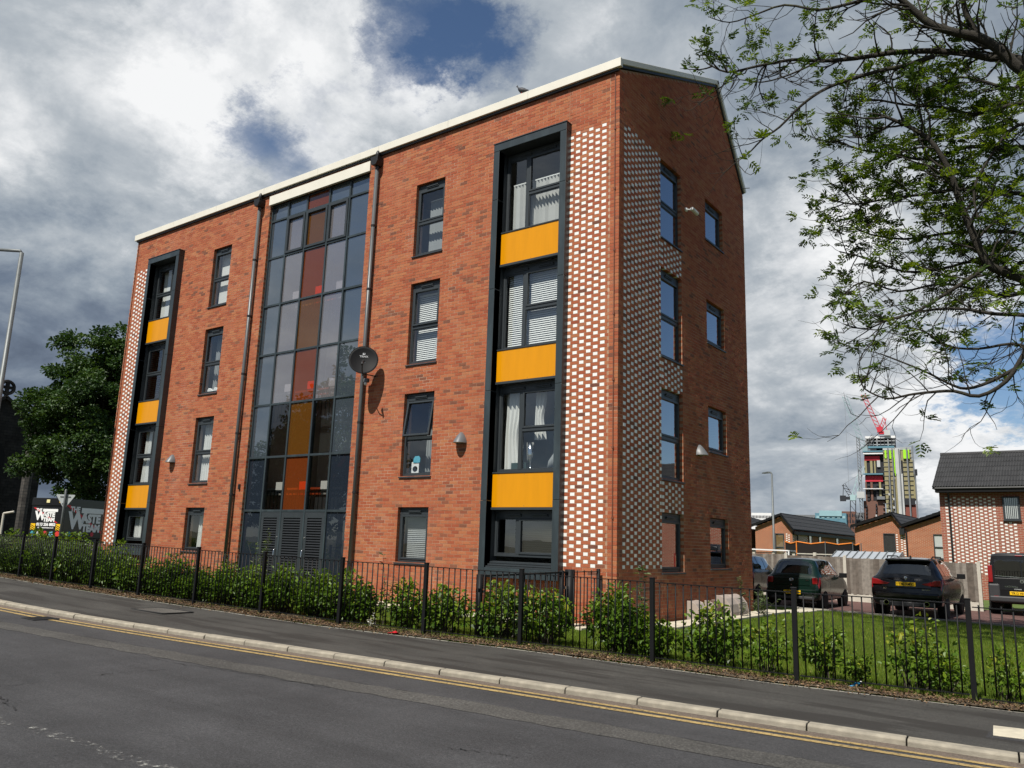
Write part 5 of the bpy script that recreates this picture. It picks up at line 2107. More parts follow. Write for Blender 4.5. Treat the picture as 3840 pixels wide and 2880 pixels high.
    for p, d in zip(tipP, tipD):
        ct = g.random()
        for s_ in range(int(g.integers(3, 6))):
            a = Vector((g.normal() * .8, g.normal() * .8, g.normal() * .45 + .1)) + d * .8
            a = a.normalized()
            L = g.uniform(.15, .28)
            sv = a.cross(Vector((g.normal() * .3, g.normal() * .3, 1))).normalized()
            nv = sv.cross(a)
            k = 4
            for j in range(k):
                b = p + a * L * (0.3 + .7 * j / (k - 1)) - Vector((0, 0, .05 * (j / k) ** 2))
                for sg in (-1, 1):
                    PP.append(b)
                    AA.append(a * .55 + sv * sg)
                    NN.append(nv + Vector((g.normal() * .2, g.normal() * .2, 0)))
                    LL.append(g.uniform(.075, .13))
                    TT.append(np.clip(ct * .7 + g.random() * .45, 0, 1))
            PP.append(p + a * L)
            AA.append(a)
            NN.append(nv)
            LL.append(.09)
            TT.append(ct)
    LL = np.array(LL)
    V, F, TN = leaves(np.array(PP), np.array(AA), norm(np.array(NN)), LL, LL * .36, np.array(TT))
    e = empty('ash_tree', trunk)
    tag(e, 'ash tree with bare hooked twigs and sparse feathery leaves reaching over the lawn', 'tree')
    o = T.wood.build('trunk', MT['bark'], e, smooth=True)
    o.location = -trunk
    o = link('crown', np_mesh('crown', V, F, TN, MT['leaf_ash']), e)
    o.location = -trunk
    print('ash', len(tipP), len(F), len(T.wood.f))


ash_tree()


def broad_tree(name, label, base, H, crown_c, crown_r, nclump, nleaf, size, seed, leafm, lobes=None, trunk_r=.25, spread=.55):
    T = TreeBuilder(seed)
    g = T.g
    q = T.q
    base = Vector(base)
    e = empty(name, base)
    top = Vector((crown_c[0], crown_c[1], crown_c[2] + crown_r[2] * .5))
    T.limb([Vector((0, 0, -.1)), Vector((0, 0, H * .22)), (Vector((0, 0, H * .3)) + top) / 2, top], trunk_r, .04, 8)
    C = []
    while len(C) < nclump:
        p = g.normal(size=3)
        p /= np.linalg.norm(p)
        rr = g.uniform(.45, 1.0) ** .6
        a = math.atan2(p[1], p[0])
        wob = 1 + .22 * math.sin(3 * a + seed) + .16 * math.sin(5 * p[2] * 2 + seed * 2)
        c = p * rr * np.array(crown_r) * wob + np.array(crown_c)
        C.append(c)
    C = np.array(C)
    for c in C[:: max(1, nclump // 60)]:
        st = Vector((0, 0, max(H * .2, c[2] * .55)))
        T.limb([st, (st + Vector(c)) / 2 + Vector((0, 0, .1)), Vector(c)], trunk_r * .2, .012, 5)
    ci = g.integers(0, nclump, nleaf)
    off = norm(g.normal(size=(nleaf, 3))) * (spread * g.random((nleaf, 1)) ** .45)
    off[:, 2] *= .55
    pos = C[ci] + off
    ax = norm(off + g.normal(size=(nleaf, 3)) * .4)
    nr = norm(np.array([0, -.2, 1.]) + g.normal(size=(nleaf, 3)) * .5)
    L = size * g.uniform(.6, 1.3, nleaf)
    tone = np.clip(.55 * g.random(nleaf) + .45 * g.random(nclump)[ci], 0, 1)
    V, F, TN = leaves(pos, ax, nr, L, L * .8, tone)
    T.wood.build('trunk', MT['bark'], e, smooth=True)
    link('crown', np_mesh('crown', V, F, TN, leafm), e)
    tag(e, label, 'tree')
    return e


# sycamore beyond the far end of the block
broad_tree('sycamore_tree', 'dense dark green broadleaf tree behind the far end of the block', (*at_depth(315, 1990, 55)[:2], gzf(-30)), 14, (0.2, 0.2, 8.6), (4.5, 4.5, 5.6), 420, 75000, .21, 91, MT['leaf_tree'], spread=.85)

# ------------------------------------------------------------------ vehicles
def car_paint(name, c, rough=.22):
    return mat(name, c, rough, var=.04, scale=2, spec=.35, coat=.25)


MT['carglass'] = glass_mat('car_glass', (0.10, 0.11, 0.115), 1.6, .05)
MT['carglass_clear'] = glass_mat('car_glass_clear', (0.42, 0.45, 0.45), 1.4, .05)
MT['arch'] = mat('wheel_arch', (0.004, 0.004, 0.004), .9)
MT['trim'] = mat('grey_bumper_trim', (0.035, 0.035, 0.037), .55, var=.1)


class Car:
    def __init__(s, name, label, cat, loc, rz, st, paint, group='vehicles parked behind the lawn'):
        s.e = empty(name, loc, rz)
        tag(s.e, label, cat, group)
        s.st = np.array(st, float)
        s.paint = paint
        s.L = s.st[-1, 0]
        body = MB()
        ys = sorted(set(list(s.st[:, 0]) + list(np.linspace(0, s.L, 40))))
        rings = [s.ring(y) for y in ys]
        k = len(rings[0])
        vs, fs = [], []
        for y, r in zip(ys, rings):
            full = r + [(-x, z) for x, z in r[-2:0:-1]]
            vs += [(x, y, z) for x, z in full]
        m = 2 * k - 2
        for i in range(len(ys) - 1):
            for j in range(m):
                fs.append((i * m + j, i * m + (j + 1) % m, (i + 1) * m + (j + 1) % m, (i + 1) * m + j))
        fs.append(tuple(range(m)))
        fs.append(tuple((len(ys) - 1) * m + j for j in range(m)))
        body.add(vs, fs)
        s.body = body.build('body', paint, s.e, smooth=True)
        md = s.body.modifiers.new('bevel', 'BEVEL')
        md.width = .025
        md.segments = 3
        md.limit_method = 'ANGLE'
        md.angle_limit = math.radians(50)

    def prm(s, y):
        return [float(np.interp(y, s.st[:, 0], s.st[:, c])) for c in range(1, 9)]

    def ring(s, y):
        zb, zk, zs, zr, wb, wk, ws, wr = s.prm(y)
        return [(0, zb), (wb * .8, zb), (wb, zb + .06), (wk, zk), (wk * .6 + ws * .4 + .008, zk * .5 + zs * .5), (ws, zs), (ws - .025, zs + min(.03, (zr - zs) * .2)),
                (ws * .42 + wr * .58, zs + (zr - zs) * .58), (wr, zr - .05 * min(1, (zr - zs) * 3)), (wr * .8, zr - .008), (wr * .4, zr + .006), (0, zr + .01)]

    def pt(s, y, k, side=1, off=.006):
        r = s.ring(y)
        i = min(int(k), len(r) - 2)
        f = k - i
        x = r[i][0] * (1 - f) + r[i + 1][0] * f
        z = r[i][1] * (1 - f) + r[i + 1][1] * f
        return Vector((side * (x + off), y, z))

    def side_patch(s, name, m, y0, y1, k0, k1, side, off=.007, t0=0, t1=0, n=6):
        """t0,t1 shift the upper edge forward/back to rake the pillars"""
        mb = MB()
        vs = []
        for j in range(5):
            v = j / 4
            for i in range(n + 1):
                u = i / n
                y = (y0 + t0 * v) * (1 - u) + (y1 + t1 * v) * u
                vs.append(s.pt(y, k0 + (k1 - k0) * v, side, off))
        mb.add(vs, [(j * (n + 1) + i, j * (n + 1) + i + 1, (j + 1) * (n + 1) + i + 1, (j + 1) * (n + 1) + i) for j in range(4) for i in range(n)])
        return mb.build(name, m, s.e, smooth=True)

    def top_patch(s, name, m, y0, y1, kk=8.3, off=.008, inset=.93):
        mb = MB()
        vs = []
        n = 10
        rows = 5
        for j in range(rows + 1):
            y = y0 + (y1 - y0) * j / rows
            for i in range(n + 1):
                u = -1 + 2 * i / n
                k = kk + (11 - kk) * (1 - abs(u)) ** .9
                p = s.pt(y, min(k, 10.999), 1 if u >= 0 else -1, 0)
                p.x *= inset
                sl = (s.prm(min(y + .02, s.L))[3] - s.prm(max(y - .02, 0))[3])
                p.z += off * .7
                p.y += -off if sl > 0 else off
                vs.append(p)
        mb.add(vs, [(j * (n + 1) + i, j * (n + 1) + i + 1, (j + 1) * (n + 1) + i + 1, (j + 1) * (n + 1) + i) for j in range(rows) for i in range(n)])
        return mb.build(name, m, s.e, smooth=True)

    def wheels(s, ys, r, x, w=.2):
        for y in ys:
            for sd_ in (-1, 1):
                a = MB()
                a.lathe([(r + .055, -.16), (r + .055, .008)], 24, (sd_ * (x + w * .25), y, r + .01), 'x')
                arch = a.build('wheel_arch', MT['arch'], s.e)
                t_ = MB()
                prof = [(r * .62, -w / 2), (r * .9, -w / 2), (r, -w * .35), (r, w * .35), (r * .9, w / 2), (r * .62, w / 2)]
                t_.lathe(prof, 24, (sd_ * x, y, r - .012), 'x')
                to = t_.build('wheel', MT['tyre'], s.e, smooth=False)
                h = MB()
                h.lathe([(r * .62, -w * .42), (r * .64, w * .40), (r * .55, w * .36), (r * .5, w * .1), (0, w * .1)], 20, (0, 0, 0), 'x')
                for k in range(5):
                    an = k * 2 * math.pi / 5
                    h.bar((w * .3, 0, 0), (w * .32, r * .58 * math.cos(an), r * .58 * math.sin(an)), .05, .04)
                ho = h.build('rim', MT['steel'], to, (sd_ * x, y, r - .012), math.pi if sd_ < 0 else 0)

    def box(s, name, m, x0, x1, y0, y1, z0, z1, bevel=.01, rx=0):
        cx, cy, cz = (x0 + x1) / 2, (y0 + y1) / 2, (z0 + z1) / 2
        o = MB().box(x0 - cx, x1 - cx, y0 - cy, y1 - cy, z0 - cz, z1 - cz).build(name, m, s.e, (cx, cy, cz), bevel=bevel)
        if rx:
            o.rotation_euler = (rx, 0, 0)
        return o

    def plate(s, txt, z, y, w=.52, h=.11, x=0):
        o = s.box('number_plate', MT['yellowplate'], x - w / 2, x + w / 2, y - .008, y, z - h / 2, z + h / 2, .004)
        letters('lettering', txt, h * .98, MT['black'], o, (0, -.006, -.003), bold=.002, squash=.86 * w / .52, extrude=.001)

    def mirror(s, y, z, x, side):
        mb = MB()
        mb.box(-.11, .11, -.06, .06, -.075, .075)
        mb.box(-.14, 0, -.015, .015, -.07, -.03) if side > 0 else mb.box(0, .14, -.015, .015, -.07, -.03)
        mb.build('door_mirror', MT['black'], s.e, (side * x, y, z), bevel=.03, segs=3)


def gcar(x, y):
    return (x, y, gzf(x, 14) - .018)


# dark green hatchback
def hatchback(label, loc, plate, rz=0.0):
    G = car_paint('dark_green_paint', (0.003, 0.013, 0.009))
    st = [(0.0, .30, .50, .60, .62, .70, .76, .74, .70), (.05, .25, .52, .72, .77, .74, .80, .78, .70), (.10, .22, .55, .88, .93, .76, .82, .79, .66), (.16, .20, .58, .93, 1.01, .78, .83, .80, .60),
          (.42, .20, .60, .94, 1.40, .78, .83, .80, .57), (.56, .20, .6, .94, 1.475, .78, .83, .80, .56), (1.2, .2, .6, .93, 1.505, .78, .83, .80, .56), (2.0, .2, .6, .91, 1.475, .78, .83, .80, .56),
          (2.35, .2, .6, .90, 1.36, .78, .83, .80, .57), (2.82, .2, .6, .89, 1.02, .78, .83, .80, .60), (2.98, .2, .58, .87, .95, .78, .82, .78, .62), (3.4, .22, .52, .76, .82, .74, .78, .74, .58), (3.6, .28, .45, .56, .60, .6, .66, .62, .5)]
    c = Car('parked_car', label, 'car', loc, rz, st, G)
    c.top_patch('rear_window', MT['carglass_clear'], .175, .44, 8.05)
    c.top_patch('windscreen', MT['carglass'], 2.36, 2.80, 8.1)
    for sd_ in (-1, 1):
        c.side_patch('side_window', MT['carglass'], .42, .95, 6.25, 8.0, sd_, t0=.10, t1=0)
        c.side_patch('side_window', MT['carglass'], 1.0, 1.62, 6.2, 8.0, sd_, t1=.0)
        c.side_patch('side_window', MT['carglass'], 1.67, 2.72, 6.2, 8.0, sd_, t1=-.42)
        c.side_patch('tail_light', MT['redlamp'], .035, .19, 4.05, 5.6, sd_, .012)
        o = c.box('tail_light', MT['redlamp'], *(sorted((sd_ * .60, sd_ * .765))), .02, .12, .73, .93, .03)
        c.mirror(2.38, .99, .92, sd_)
        c.side_patch('door_seam', MT['black'], 1.63, 1.64, 2.3, 6.2, sd_, .004, n=1)
        c.side_patch('door_seam', MT['black'], .98, .99, 3.0, 6.2, sd_, .004, n=1)
    c.box('tailgate_panel', G, -.58, .58, .015, .12, .66, .91, .03, rx=-.12)
    c.box('bumper_strip', G, -.74, .74, -.03, .10, .40, .58, .04)
    c.box('bumper_skirt', MT['trim'], -.66, .66, -.015, .12, .27, .36, .02)
    c.box('rear_wiper', MT['blackplastic'], -.02, .30, .13, .15, .955, .975, .004, )
    c.plate(plate, .475, -.028)
    em = MB()
    for (rx_, rz_, ox, oz) in ((.062, .042, 0, 0), (.024, .040, 0, 0), (.05, .016, 0, .016)):
        em.tube([(ox + rx_ * math.cos(a), 0, oz + rz_ * math.sin(a)) for a in np.linspace(0, 6.283, 19)], .006, 5)
    em.build('emblem', MT['chrome'], c.e, (-.02, .005, .85))
    MB().lathe([(.02, -.012), (.02, .0)], 10, (0, 0, 0), 'y').build('boot_lock', MT['chrome'], c.e, (-.02, .0, .70))
    letters('model_badge', 'VVTi', .05, MT['chrome'], c.e, (.46, .0, .845), bold=.001)
    # seats seen through the glass
    sm3 = MB()
    for x in (-.36, .30):
        sm3.box(x - .2, x + .2, .75, .88, .5, 1.02)
        sm3.box(x - .12, x + .12, .77, .86, 1.05, 1.24)
        sm3.box(x - .22, x + .22, 1.65, 1.8, .5, 1.1)
        sm3.box(x - .12, x + .12, 1.68, 1.78, 1.12, 1.32)
    sm3.build('seats', MT['trim'], c.e, bevel=.04)
    c.wheels((.66, 3.0), .285, .735, .18)
    return c


hatchback('dark green hatchback parked nearest the end of the brick gable', gcar(-0.30, 11.75), 'V896 EGN', 0.0)
hatchback('dark green car mostly hidden behind the brick gable edge', gcar(-3.05, 13.6), 'L', 0.02)

# black sport utility car
B = car_paint('black_car_paint', (0.006, 0.006, 0.007), .18)
st = [(0.0, .38, .62, .72, .75, .82, .89, .87, .80), (.05, .32, .66, .86, .92, .87, .93, .90, .79), (.12, .30, .70, 1.03, 1.09, .89, .945, .92, .74), (.20, .29, .71, 1.08, 1.18, .89, .945, .92, .70),
      (.50, .29, .72, 1.09, 1.54, .89, .945, .92, .64), (.64, .29, .72, 1.09, 1.635, .89, .945, .92, .63), (1.2, .29, .72, 1.08, 1.68, .89, .945, .92, .63), (2.2, .29, .72, 1.07, 1.67, .89, .945, .92, .63),
      (2.75, .29, .72, 1.06, 1.56, .89, .945, .92, .64), (3.38, .29, .72, 1.05, 1.16, .89, .945, .92, .68), (3.55, .3, .7, 1.03, 1.10, .89, .94, .91, .7), (4.3, .3, .65, .92, .99, .87, .92, .88, .68), (4.62, .34, .6, .78, .83, .8, .86, .8, .6), (4.7, .4, .55, .66, .68, .7, .76, .7, .5)]
c = Car('parked_car', 'black sport utility car with dark red tail lights parked mid lawn edge', 'car', gcar(2.95, 11.70), 0.0, st, B)
c.top_patch('rear_window', MT['carglass'], .215, .53, 8.05)
c.top_patch('windscreen', MT['carglass'], 2.78, 3.36, 8.1)
for sd_ in (-1, 1):
    c.side_patch('side_window', MT['carglass'], .62, 1.05, 6.25, 8.0, sd_, t0=.12)
    c.side_patch('side_window', MT['carglass'], 1.10, 1.98, 6.2, 8.0, sd_)
    c.side_patch('side_window', MT['carglass'], 2.03, 3.30, 6.2, 8.0, sd_, t1=-.55)
    c.side_patch('tail_light', MT['redlamp'], .03, .36, 4.6, 5.7, sd_, .012)
    q_ = [(sd_ * .42, .95), (sd_ * .50, .905), (sd_ * .70, .895), (sd_ * .895, .90), (sd_ * .905, 1.07), (sd_ * .74, 1.04), (sd_ * .60, .985)]
    MB().prism(q_, .0, .12, axis='y').build('tail_light', MT['redlamp'], c.e, bevel=.012)
    c.box('reflector', MT['redlamp'], *sorted((sd_ * .62, sd_ * .84)), -.028, .05, .60, .64, .01)
    c.mirror(2.75, 1.16, 1.06, sd_)
    ex = MB()
    ex.lathe([(.058, -.02), (.066, -.02), (.066, .08)], 18, (0, 0, 0), 'y')
    ex.lathe([(0, .03), (.056, .03), (.058, -.02)], 18, (0, 0, 0), 'y', mi=1)
    ex.build('exhaust_tip', [MT['chrome'], MT['arch']], c.e, (sd_ * .53, -.03, .40))
    rr = MB()
    rr.tube([(sd_ * .60, .75, 1.66), (sd_ * .61, .85, 1.715), (sd_ * .61, 2.2, 1.715), (sd_ * .60, 2.35, 1.68)], .018, 6)
    rr.build('roof_rail', MT['black'], c.e)
    c.side_patch('door_seam', MT['arch'], 2.0, 2.01, 2.3, 6.2, sd_, .004, n=1)
    c.side_patch('door_seam', MT['arch'], 1.08, 1.09, 3.4, 6.2, sd_, .004, n=1)
c.box('spoiler', B, -.60, .60, .42, .72, 1.575, 1.64, .025)
c.box('tailgate_panel', B, -.66, .66, .012, .12, .80, 1.05, .03, rx=-.1)
c.box('bumper', B, -.86, .86, -.035, .12, .52, .70, .05)
c.box('diffuser', MT['trim'], -.72, .72, -.028, .12, .30, .44, .03)
c.box('rear_wiper', MT['blackplastic'], -.02, .36, .17, .19, 1.16, 1.18, .004)
c.plate('T40 RMV', .93, .0)
em = MB()
em.lathe([(0, -.006), (.042, -.005), (.045, 0)], 18, (0, 0, 0), 'y')
emo = em.build('emblem', MT['chrome'], c.e, (0, .03, 1.10))
MB().prism([(.0, .0), (.032, 0), (.024, .024), (0, .032)], -.010, -.007, axis='y').build('emblem_quarter', mat('blue_enamel', (.02, .1, .4), .3), emo)
MB().prism([(.0, .0), (-.032, 0), (-.024, -.024), (0, -.032)], -.010, -.007, axis='y').build('emblem_quarter', mat('blue_enamel_b', (.02, .1, .4), .3), emo)
letters('model_badge', 'X3', .075, MT['chrome'], c.e, (-.56, -.0, .79), bold=.001)
letters('model_badge', 'xDrive20d', .05, MT['chrome'], c.e, (.52, -.0, .79))
aer = MB()
aer.prism([(0, 0), (.16, 0), (.12, .06), (.09, .065)], -.02, .02, axis='x')
aer.build('aerial_fin', MT['black'], c.e, (0, .85, 1.675))
c.wheels((.93, 3.78), .365, .80, .24)

# black van, half out of the picture
V_ = car_paint('black_van_paint', (0.012, 0.012, 0.013), .28)
st = [(0.0, .42, .80, 1.15, 1.90, .90, .94, .93, .80), (.10, .36, .80, 1.15, 1.955, .91, .95, .94, .81), (1.0, .33, .8, 1.15, 1.97, .91, .95, .94, .82), (3.0, .33, .8, 1.15, 1.97, .91, .95, .94, .82), (3.5, .33, .8, 1.12, 1.84, .91, .95, .94, .80),
      (4.1, .33, .75, 1.08, 1.22, .9, .94, .92, .78), (4.6, .36, .65, .92, .98, .86, .9, .88, .7), (4.8, .42, .55, .7, .74, .75, .8, .76, .6)]
c = Car('parked_van', 'black panel van cut by the picture edge beside the timber fence', 'van', gcar(5.42, 16.7), 0.0, st, V_)
for a, b in ((-.74, -.015), (.015, .74)):
    c.box('rear_window', MT['carglass'], a, b, -.012, -.002, 1.22, 1.74, .004)
    c.box('rear_door_panel', V_, a - .02, b + .02, -.008, .02, .78, 1.17, .015)
tr_ = MB()
tr_.bar((-.74, -.012, 1.235), (0, -.014, 1.195), .02, .018)
tr_.bar((.74, -.012, 1.235), (0, -.014, 1.195), .02, .018)
tr_.build('trim_strip', MT['chrome'], c.e)
for sd_ in (-1, 1):
    c.box('tail_light', MT['redlamp'], *sorted((sd_ * .80, sd_ * .93)), -.03, .08, 1.02, 1.56, .02)
    c.side_patch('side_window', MT['carglass'], 3.0, 3.95, 6.2, 8.0, sd_, t1=-.35)
    c.mirror(3.7, 1.2, 1.1, sd_)
    c.box('bumper_corner', MT['trim'], *sorted((sd_ * .62, sd_ * .95)), -.06, .2, .42, .98, .05)
    c.box('reflector', MT['redlamp'], *sorted((sd_ * .66, sd_ * .8)), -.075, -.05, .56, .6, .008)
c.box('bumper', MT['trim'], -.93, .93, -.09, .15, .42, .60, .04)
c.box('brake_light', MT['redlamp'], -.14, .06, -.02, .06, 1.865, 1.895, .01)
c.box('door_handle', MT['chrome'], -.24, -.02, -.03, -.005, .80, .84, .01)
c.plate('YR12 HHO', .70, -.012, x=-.10)
letters('maker_badge', 'VAUXHALL', .075, MT['chrome'], c.e, (-.30, -.012, .90), bold=.001)
em = MB()
em.lathe([(.05, -.006), (.06, -.006), (.06, 0), (.05, 0)], 16, (0, 0, 0), 'y')
em.prism([(-.03, -.03), (.0, .04), (.03, -.03)], -.006, 0, axis='y')
em.build('emblem', MT['chrome'], c.e, (0.0, -.004, 1.08))
c.wheels((.9, 3.9), .33, .80, .22)

# ------------------------------------------------------------------ timber fence
FYB = 17.9
tf = empty('timber_fence', (0, FYB, 0))
tag(tf, 'weathered close-board timber fence with concrete posts behind the cars', 'fence')
TP = [-8.95, -6.77, -4.6, -2.42, -0.25, 1.92, 4.10]
pm_ = MB()
pm_.box(-.055, .055, -.06, .06, -.2, 1.60)
pm_.prism([(-.055, 1.60), (.055, 1.60), (.0, 1.66)], -.06, .06, axis='y')
pm_ = pm_.mesh('concrete_post', MT['concrete_post'])
bme = []
for k in range(8):
    b = MB()
    w = .118
    h = 1.28
    b.box(-w / 2, w / 2, -.011, .011, 0, h, tone=k / 7)
    bme.append(b.mesh('board', MT['board']))
gbm = MB().box(0.06, 2.11, -.03, .03, -.2, .27).mesh('gravel_board', MT['concrete_post'])
for i, x in enumerate(TP):
    g = gzf(x, 18) - .02
    link('concrete_post', pm_, tf, (x, 0, g), None, .006)
    if i < len(TP) - 1:
        link('gravel_board', gbm, tf, (x, 0, g), None, .005)
        nb = 20
        for k in range(nb):
            bx_ = x + .06 + (k + .5) * (2.05 / nb)
            link('board', rnd.choice(bme), tf, (bx_, -.035 + (.012 if k % 2 else 0), g + .27 + rnd.uniform(-.012, .012)), rnd.uniform(-.03, .03))
        for zz in (.45, 1.3):
            MB().box(x + .06, x + 2.11, 0.0, .06, g + zz, g + zz + .08).build('arris_rail', MT['board'], tf)

# ------------------------------------------------------------------ houses behind
HB = brick_tex_mat('house_brick', (0.36, 0.105, 0.045), (0.31, 0.088, 0.040), (0.36, 0.25, 0.17), 1.0, var=.12)
HB2 = brick_tex_mat('house_brick_red', (0.31, 0.080, 0.050), (0.26, 0.070, 0.046), (0.34, 0.24, 0.18), 1.0, var=.1)


def header_patch(parent, zones, y, x=None, step=(0.3375, 0.075)):
    """white headers of a patterned panel; zones (u0,u1,z0,z1)"""
    V, F, T = [], [], []
    n = 0
    for (u0, u1, z0, z1) in zones:
        k = 0
        z = z0
        while z + .065 <= z1 + 1e-6:
            u = u0 + (step[0] / 2 if k % 2 else 0)
            while u + .105 <= u1 + 1e-6:
                for (du, dd, dz) in ((0, 0, 0), (.105, 0, 0), (.105, 0, .065), (0, 0, .065), (0, 1, 0), (.105, 1, 0), (.105, 1, .065), (0, 1, .065)):
                    if x is None:
                        V.append((u + du, y - .008 + dd * .012, z + dz))
                    else:
                        V.append((x + .008 - dd * .012, u + du, z + dz))
                for q in ((0, 1, 2, 3), (1, 5, 6, 2), (4, 0, 3, 7), (3, 2, 6, 7), (4, 5, 1, 0)):
                    F.append([n + i for i in q])
                    T.append(.5)
                n += 8
                u += step[0]
            z += step[1]
            k += 1
    o = link('white_brickwork', np_mesh('white_brickwork', np.array(V), np.array(F), np.array(T), MT['whitebrick']), parent)
    o['kind'] = 'stuff'
    return o


def hwin(parent, x0, x1, y, z0, z1, mid=True, curt=None, rz=0, wall=None, bars=False):
    mb = MB()
    t_ = .06
    fr_ = [(0, t_, 0, z1 - z0), (x1 - x0 - t_, x1 - x0, 0, z1 - z0), (t_, x1 - x0 - t_, 0, t_), (t_, x1 - x0 - t_, z1 - z0 - t_, z1 - z0)]
    for a, b, c_, d in fr_:
        mb.box(a, b, -.06, .0, c_, d)
    if mid:
        h = (z1 - z0) * .47
        mb.box(t_, x1 - x0 - t_, -.06, .0, h - .035, h + .035)
    o = mb.build('window', MT['anthracite'], parent)
    o.location = Vector((x0, y, z0)) - parent.location
    o.rotation_euler = (0, 0, rz)
    p = MB()
    p.quad((t_, -.03, t_), (x1 - x0 - t_, -.03, t_), (x1 - x0 - t_, -.03, z1 - z0 - t_), (t_, -.03, z1 - z0 - t_))
    p.build('pane', MT['glass'], o)
    bk_ = MB()
    bk_.box(t_, x1 - x0 - t_, -.008, -.003, t_, z1 - z0 - t_)
    bk_.build('room', curt or MT['darkroom'], o)
    if bars:
        for k in range(7):
            u = t_ + .03 + k * (x1 - x0 - 2 * t_ - .04) / 7
            MB().box(u, u + .03, -.022, -.012, t_, z1 - z0 - t_).build('slat', MT['curtain'], o)
    MB().box(-.02, x1 - x0 + .02, -.09, .0, -.045, -.002).build('sill', MT['anthracite'], o)
    return o


def wpart(mb, name, m, parent, bevel=0, smooth=False):
    o = mb.build(name, m, parent, bevel=bevel, smooth=smooth)
    o.location = -Vector(parent.location)
    return o


# right-hand two-storey house
h1 = empty('brick_house', (8.1, 30, 0))
tag(h1, 'two-storey brick house with white patterned brickwork and dark tiled roof', 'house')
Y1 = 27.0
wpart(MB().box(1.69, 14.6, Y1, 32.6, -.6, 4.60), 'wall', HB2, h1)
o_ = header_patch(h1, [(1.91, 3.98, 1.0, 4.40), (3.99, 4.64, 1.85, 3.28)], Y1)
o_.location = -Vector(h1.location)
hwin(h1, 4.14, 4.79, Y1, 3.35, 4.36, False, None, bars=True)
hwin(h1, 4.15, 5.6, Y1, .6, 1.80, False)
wpart(MB().box(1.60, 14.7, 26.55, 26.99, 4.545, 4.72), 'eaves_board', MT['black'], h1)
wpart(MB().tube([(1.6, 26.55, 4.72), (14.7, 26.55, 4.72)], .06, 8), 'gutter', MT['blackplastic'], h1)
wpart(MB().tube([(2.08, 26.9, -.3), (2.08, 26.9, 4.45), (2.08, 26.6, 4.66)], .04, 8), 'drainpipe', MT['blackplastic'], h1)
e0, e1 = Vector((0, 26.50, 4.76)), Vector((0, 29.6, 6.56))
sl = (e1 - e0)
slL = sl.length
ang_ = math.atan2(sl.z, sl.y)
rfm = MB()
rfm.prism([(26.5, 4.70), (29.6, 6.50), (32.7, 4.70)], 1.50, 14.75, axis='x')
ro1 = wpart(rfm, 'roof', MT['tile'], h1)
tw, gauge, rows_ = .33, slL / 7, 7
tms = []
for v in range(4):
    tm = MB()
    nn = 18
    vs = []
    for j, (yy, dz) in enumerate(((0, 0), (gauge * 1.12, -.018))):
        for i in range(nn + 1):
            u = i / nn
            zz = .04 * max(0, math.sin(u * 6 * math.pi - .4)) ** .7
            vs += [(u * tw, yy, zz + .034 + dz)]
    for i in range(nn + 1):
        vs.append((i / nn * tw, 0, .005))
    fs = [(i, i + 1, nn + 2 + i, nn + 1 + i) for i in range(nn)] + [(2 * nn + 2 + i, 2 * nn + 3 + i, i + 1, i) for i in range(nn)]
    tm.add(vs, fs, tone=v / 3)
    tms.append(tm.mesh('roof_tile', MT['tile']))
for r_ in range(rows_):
    for cI in range(40):
        p = e0 + sl * (r_ / rows_)
        o = link('roof_tile', rnd.choice(tms), ro1, (1.50 + cI * tw, p.y, p.z + rnd.uniform(-.002, .003)))
        o.rotation_euler = (ang_, 0, 0)
for k in range(29):
    o = wpart(MB().tube([(1.48 + k * .455, 29.6, 6.57), (1.48 + k * .455 + .45, 29.6, 6.57)], .10, 8), 'ridge_tile', MT['tile'], h1)


def saw_house(name, label, loc, wall_pts, roofs, ydepth, y, wmat):
    e = empty(name, loc)
    tag(e, label, 'house')
    return e


# middle pair of gables
h2 = empty('brick_house', (-3, 47, 0))
tag(h2, 'low brick house with two dark-edged gables left of the tall house', 'house')
Y2 = 43.0
wpart(MB().prism([(-5.85, -.6), (.6, -.6), (.6, 4.6), (-.5, 4.3), (-2.92, 3.45), (-3.52, 4.25), (-5.85, 3.46)], Y2, Y2 + 9, axis='y'), 'wall', HB, h2)


def slab_roof(parent, pts, y0, y1, th=.16, over=.3, m=None):
    """barge boards and tile courses along a saw-tooth profile (x,z)"""
    for (a, b) in zip(pts[:-1], pts[1:]):
        mb = MB()
        mb.add([(a[0], y0 - over, a[1]), (b[0], y0 - over, b[1]), (b[0], y0 - over, b[1] + th), (a[0], y0 - over, a[1] + th),
                (a[0], y0 - over + .12, a[1]), (b[0], y0 - over + .12, b[1]), (b[0], y0 - over + .12, b[1] + th), (a[0], y0 - over + .12, a[1] + th)],
               [(0, 1, 2, 3), (4, 5, 6, 7), (0, 1, 5, 4), (1, 2, 6, 5), (2, 3, 7, 6), (3, 0, 4, 7)])
        wpart(mb, 'barge_board', MT['black'], parent)
        n = max(3, int(math.hypot(b[0] - a[0], b[1] - a[1]) / .36))
        mb = MB()
        lo, hi = (a, b) if a[1] < b[1] else (b, a)
        for k in range(n):
            p = (lo[0] + (hi[0] - lo[0]) * k / n, lo[1] + (hi[1] - lo[1]) * k / n)
            q = (lo[0] + (hi[0] - lo[0]) * (k + 1.1) / n, lo[1] + (hi[1] - lo[1]) * (k + 1.1) / n)
            mb.add([(p[0], y0 - over + .1, p[1] + th + .05), (p[0], y1, p[1] + th + .05), (q[0], y1, q[1] + th + .02), (q[0], y0 - over + .1, q[1] + th + .02),
                    (p[0], y0 - over + .1, p[1] + th - .02), (p[0], y1, p[1] + th - .02)], [(0, 1, 2, 3), (4, 5, 1, 0)], tone=rnd.random())
        wpart(mb, 'roof', m or MT['tile'], parent)


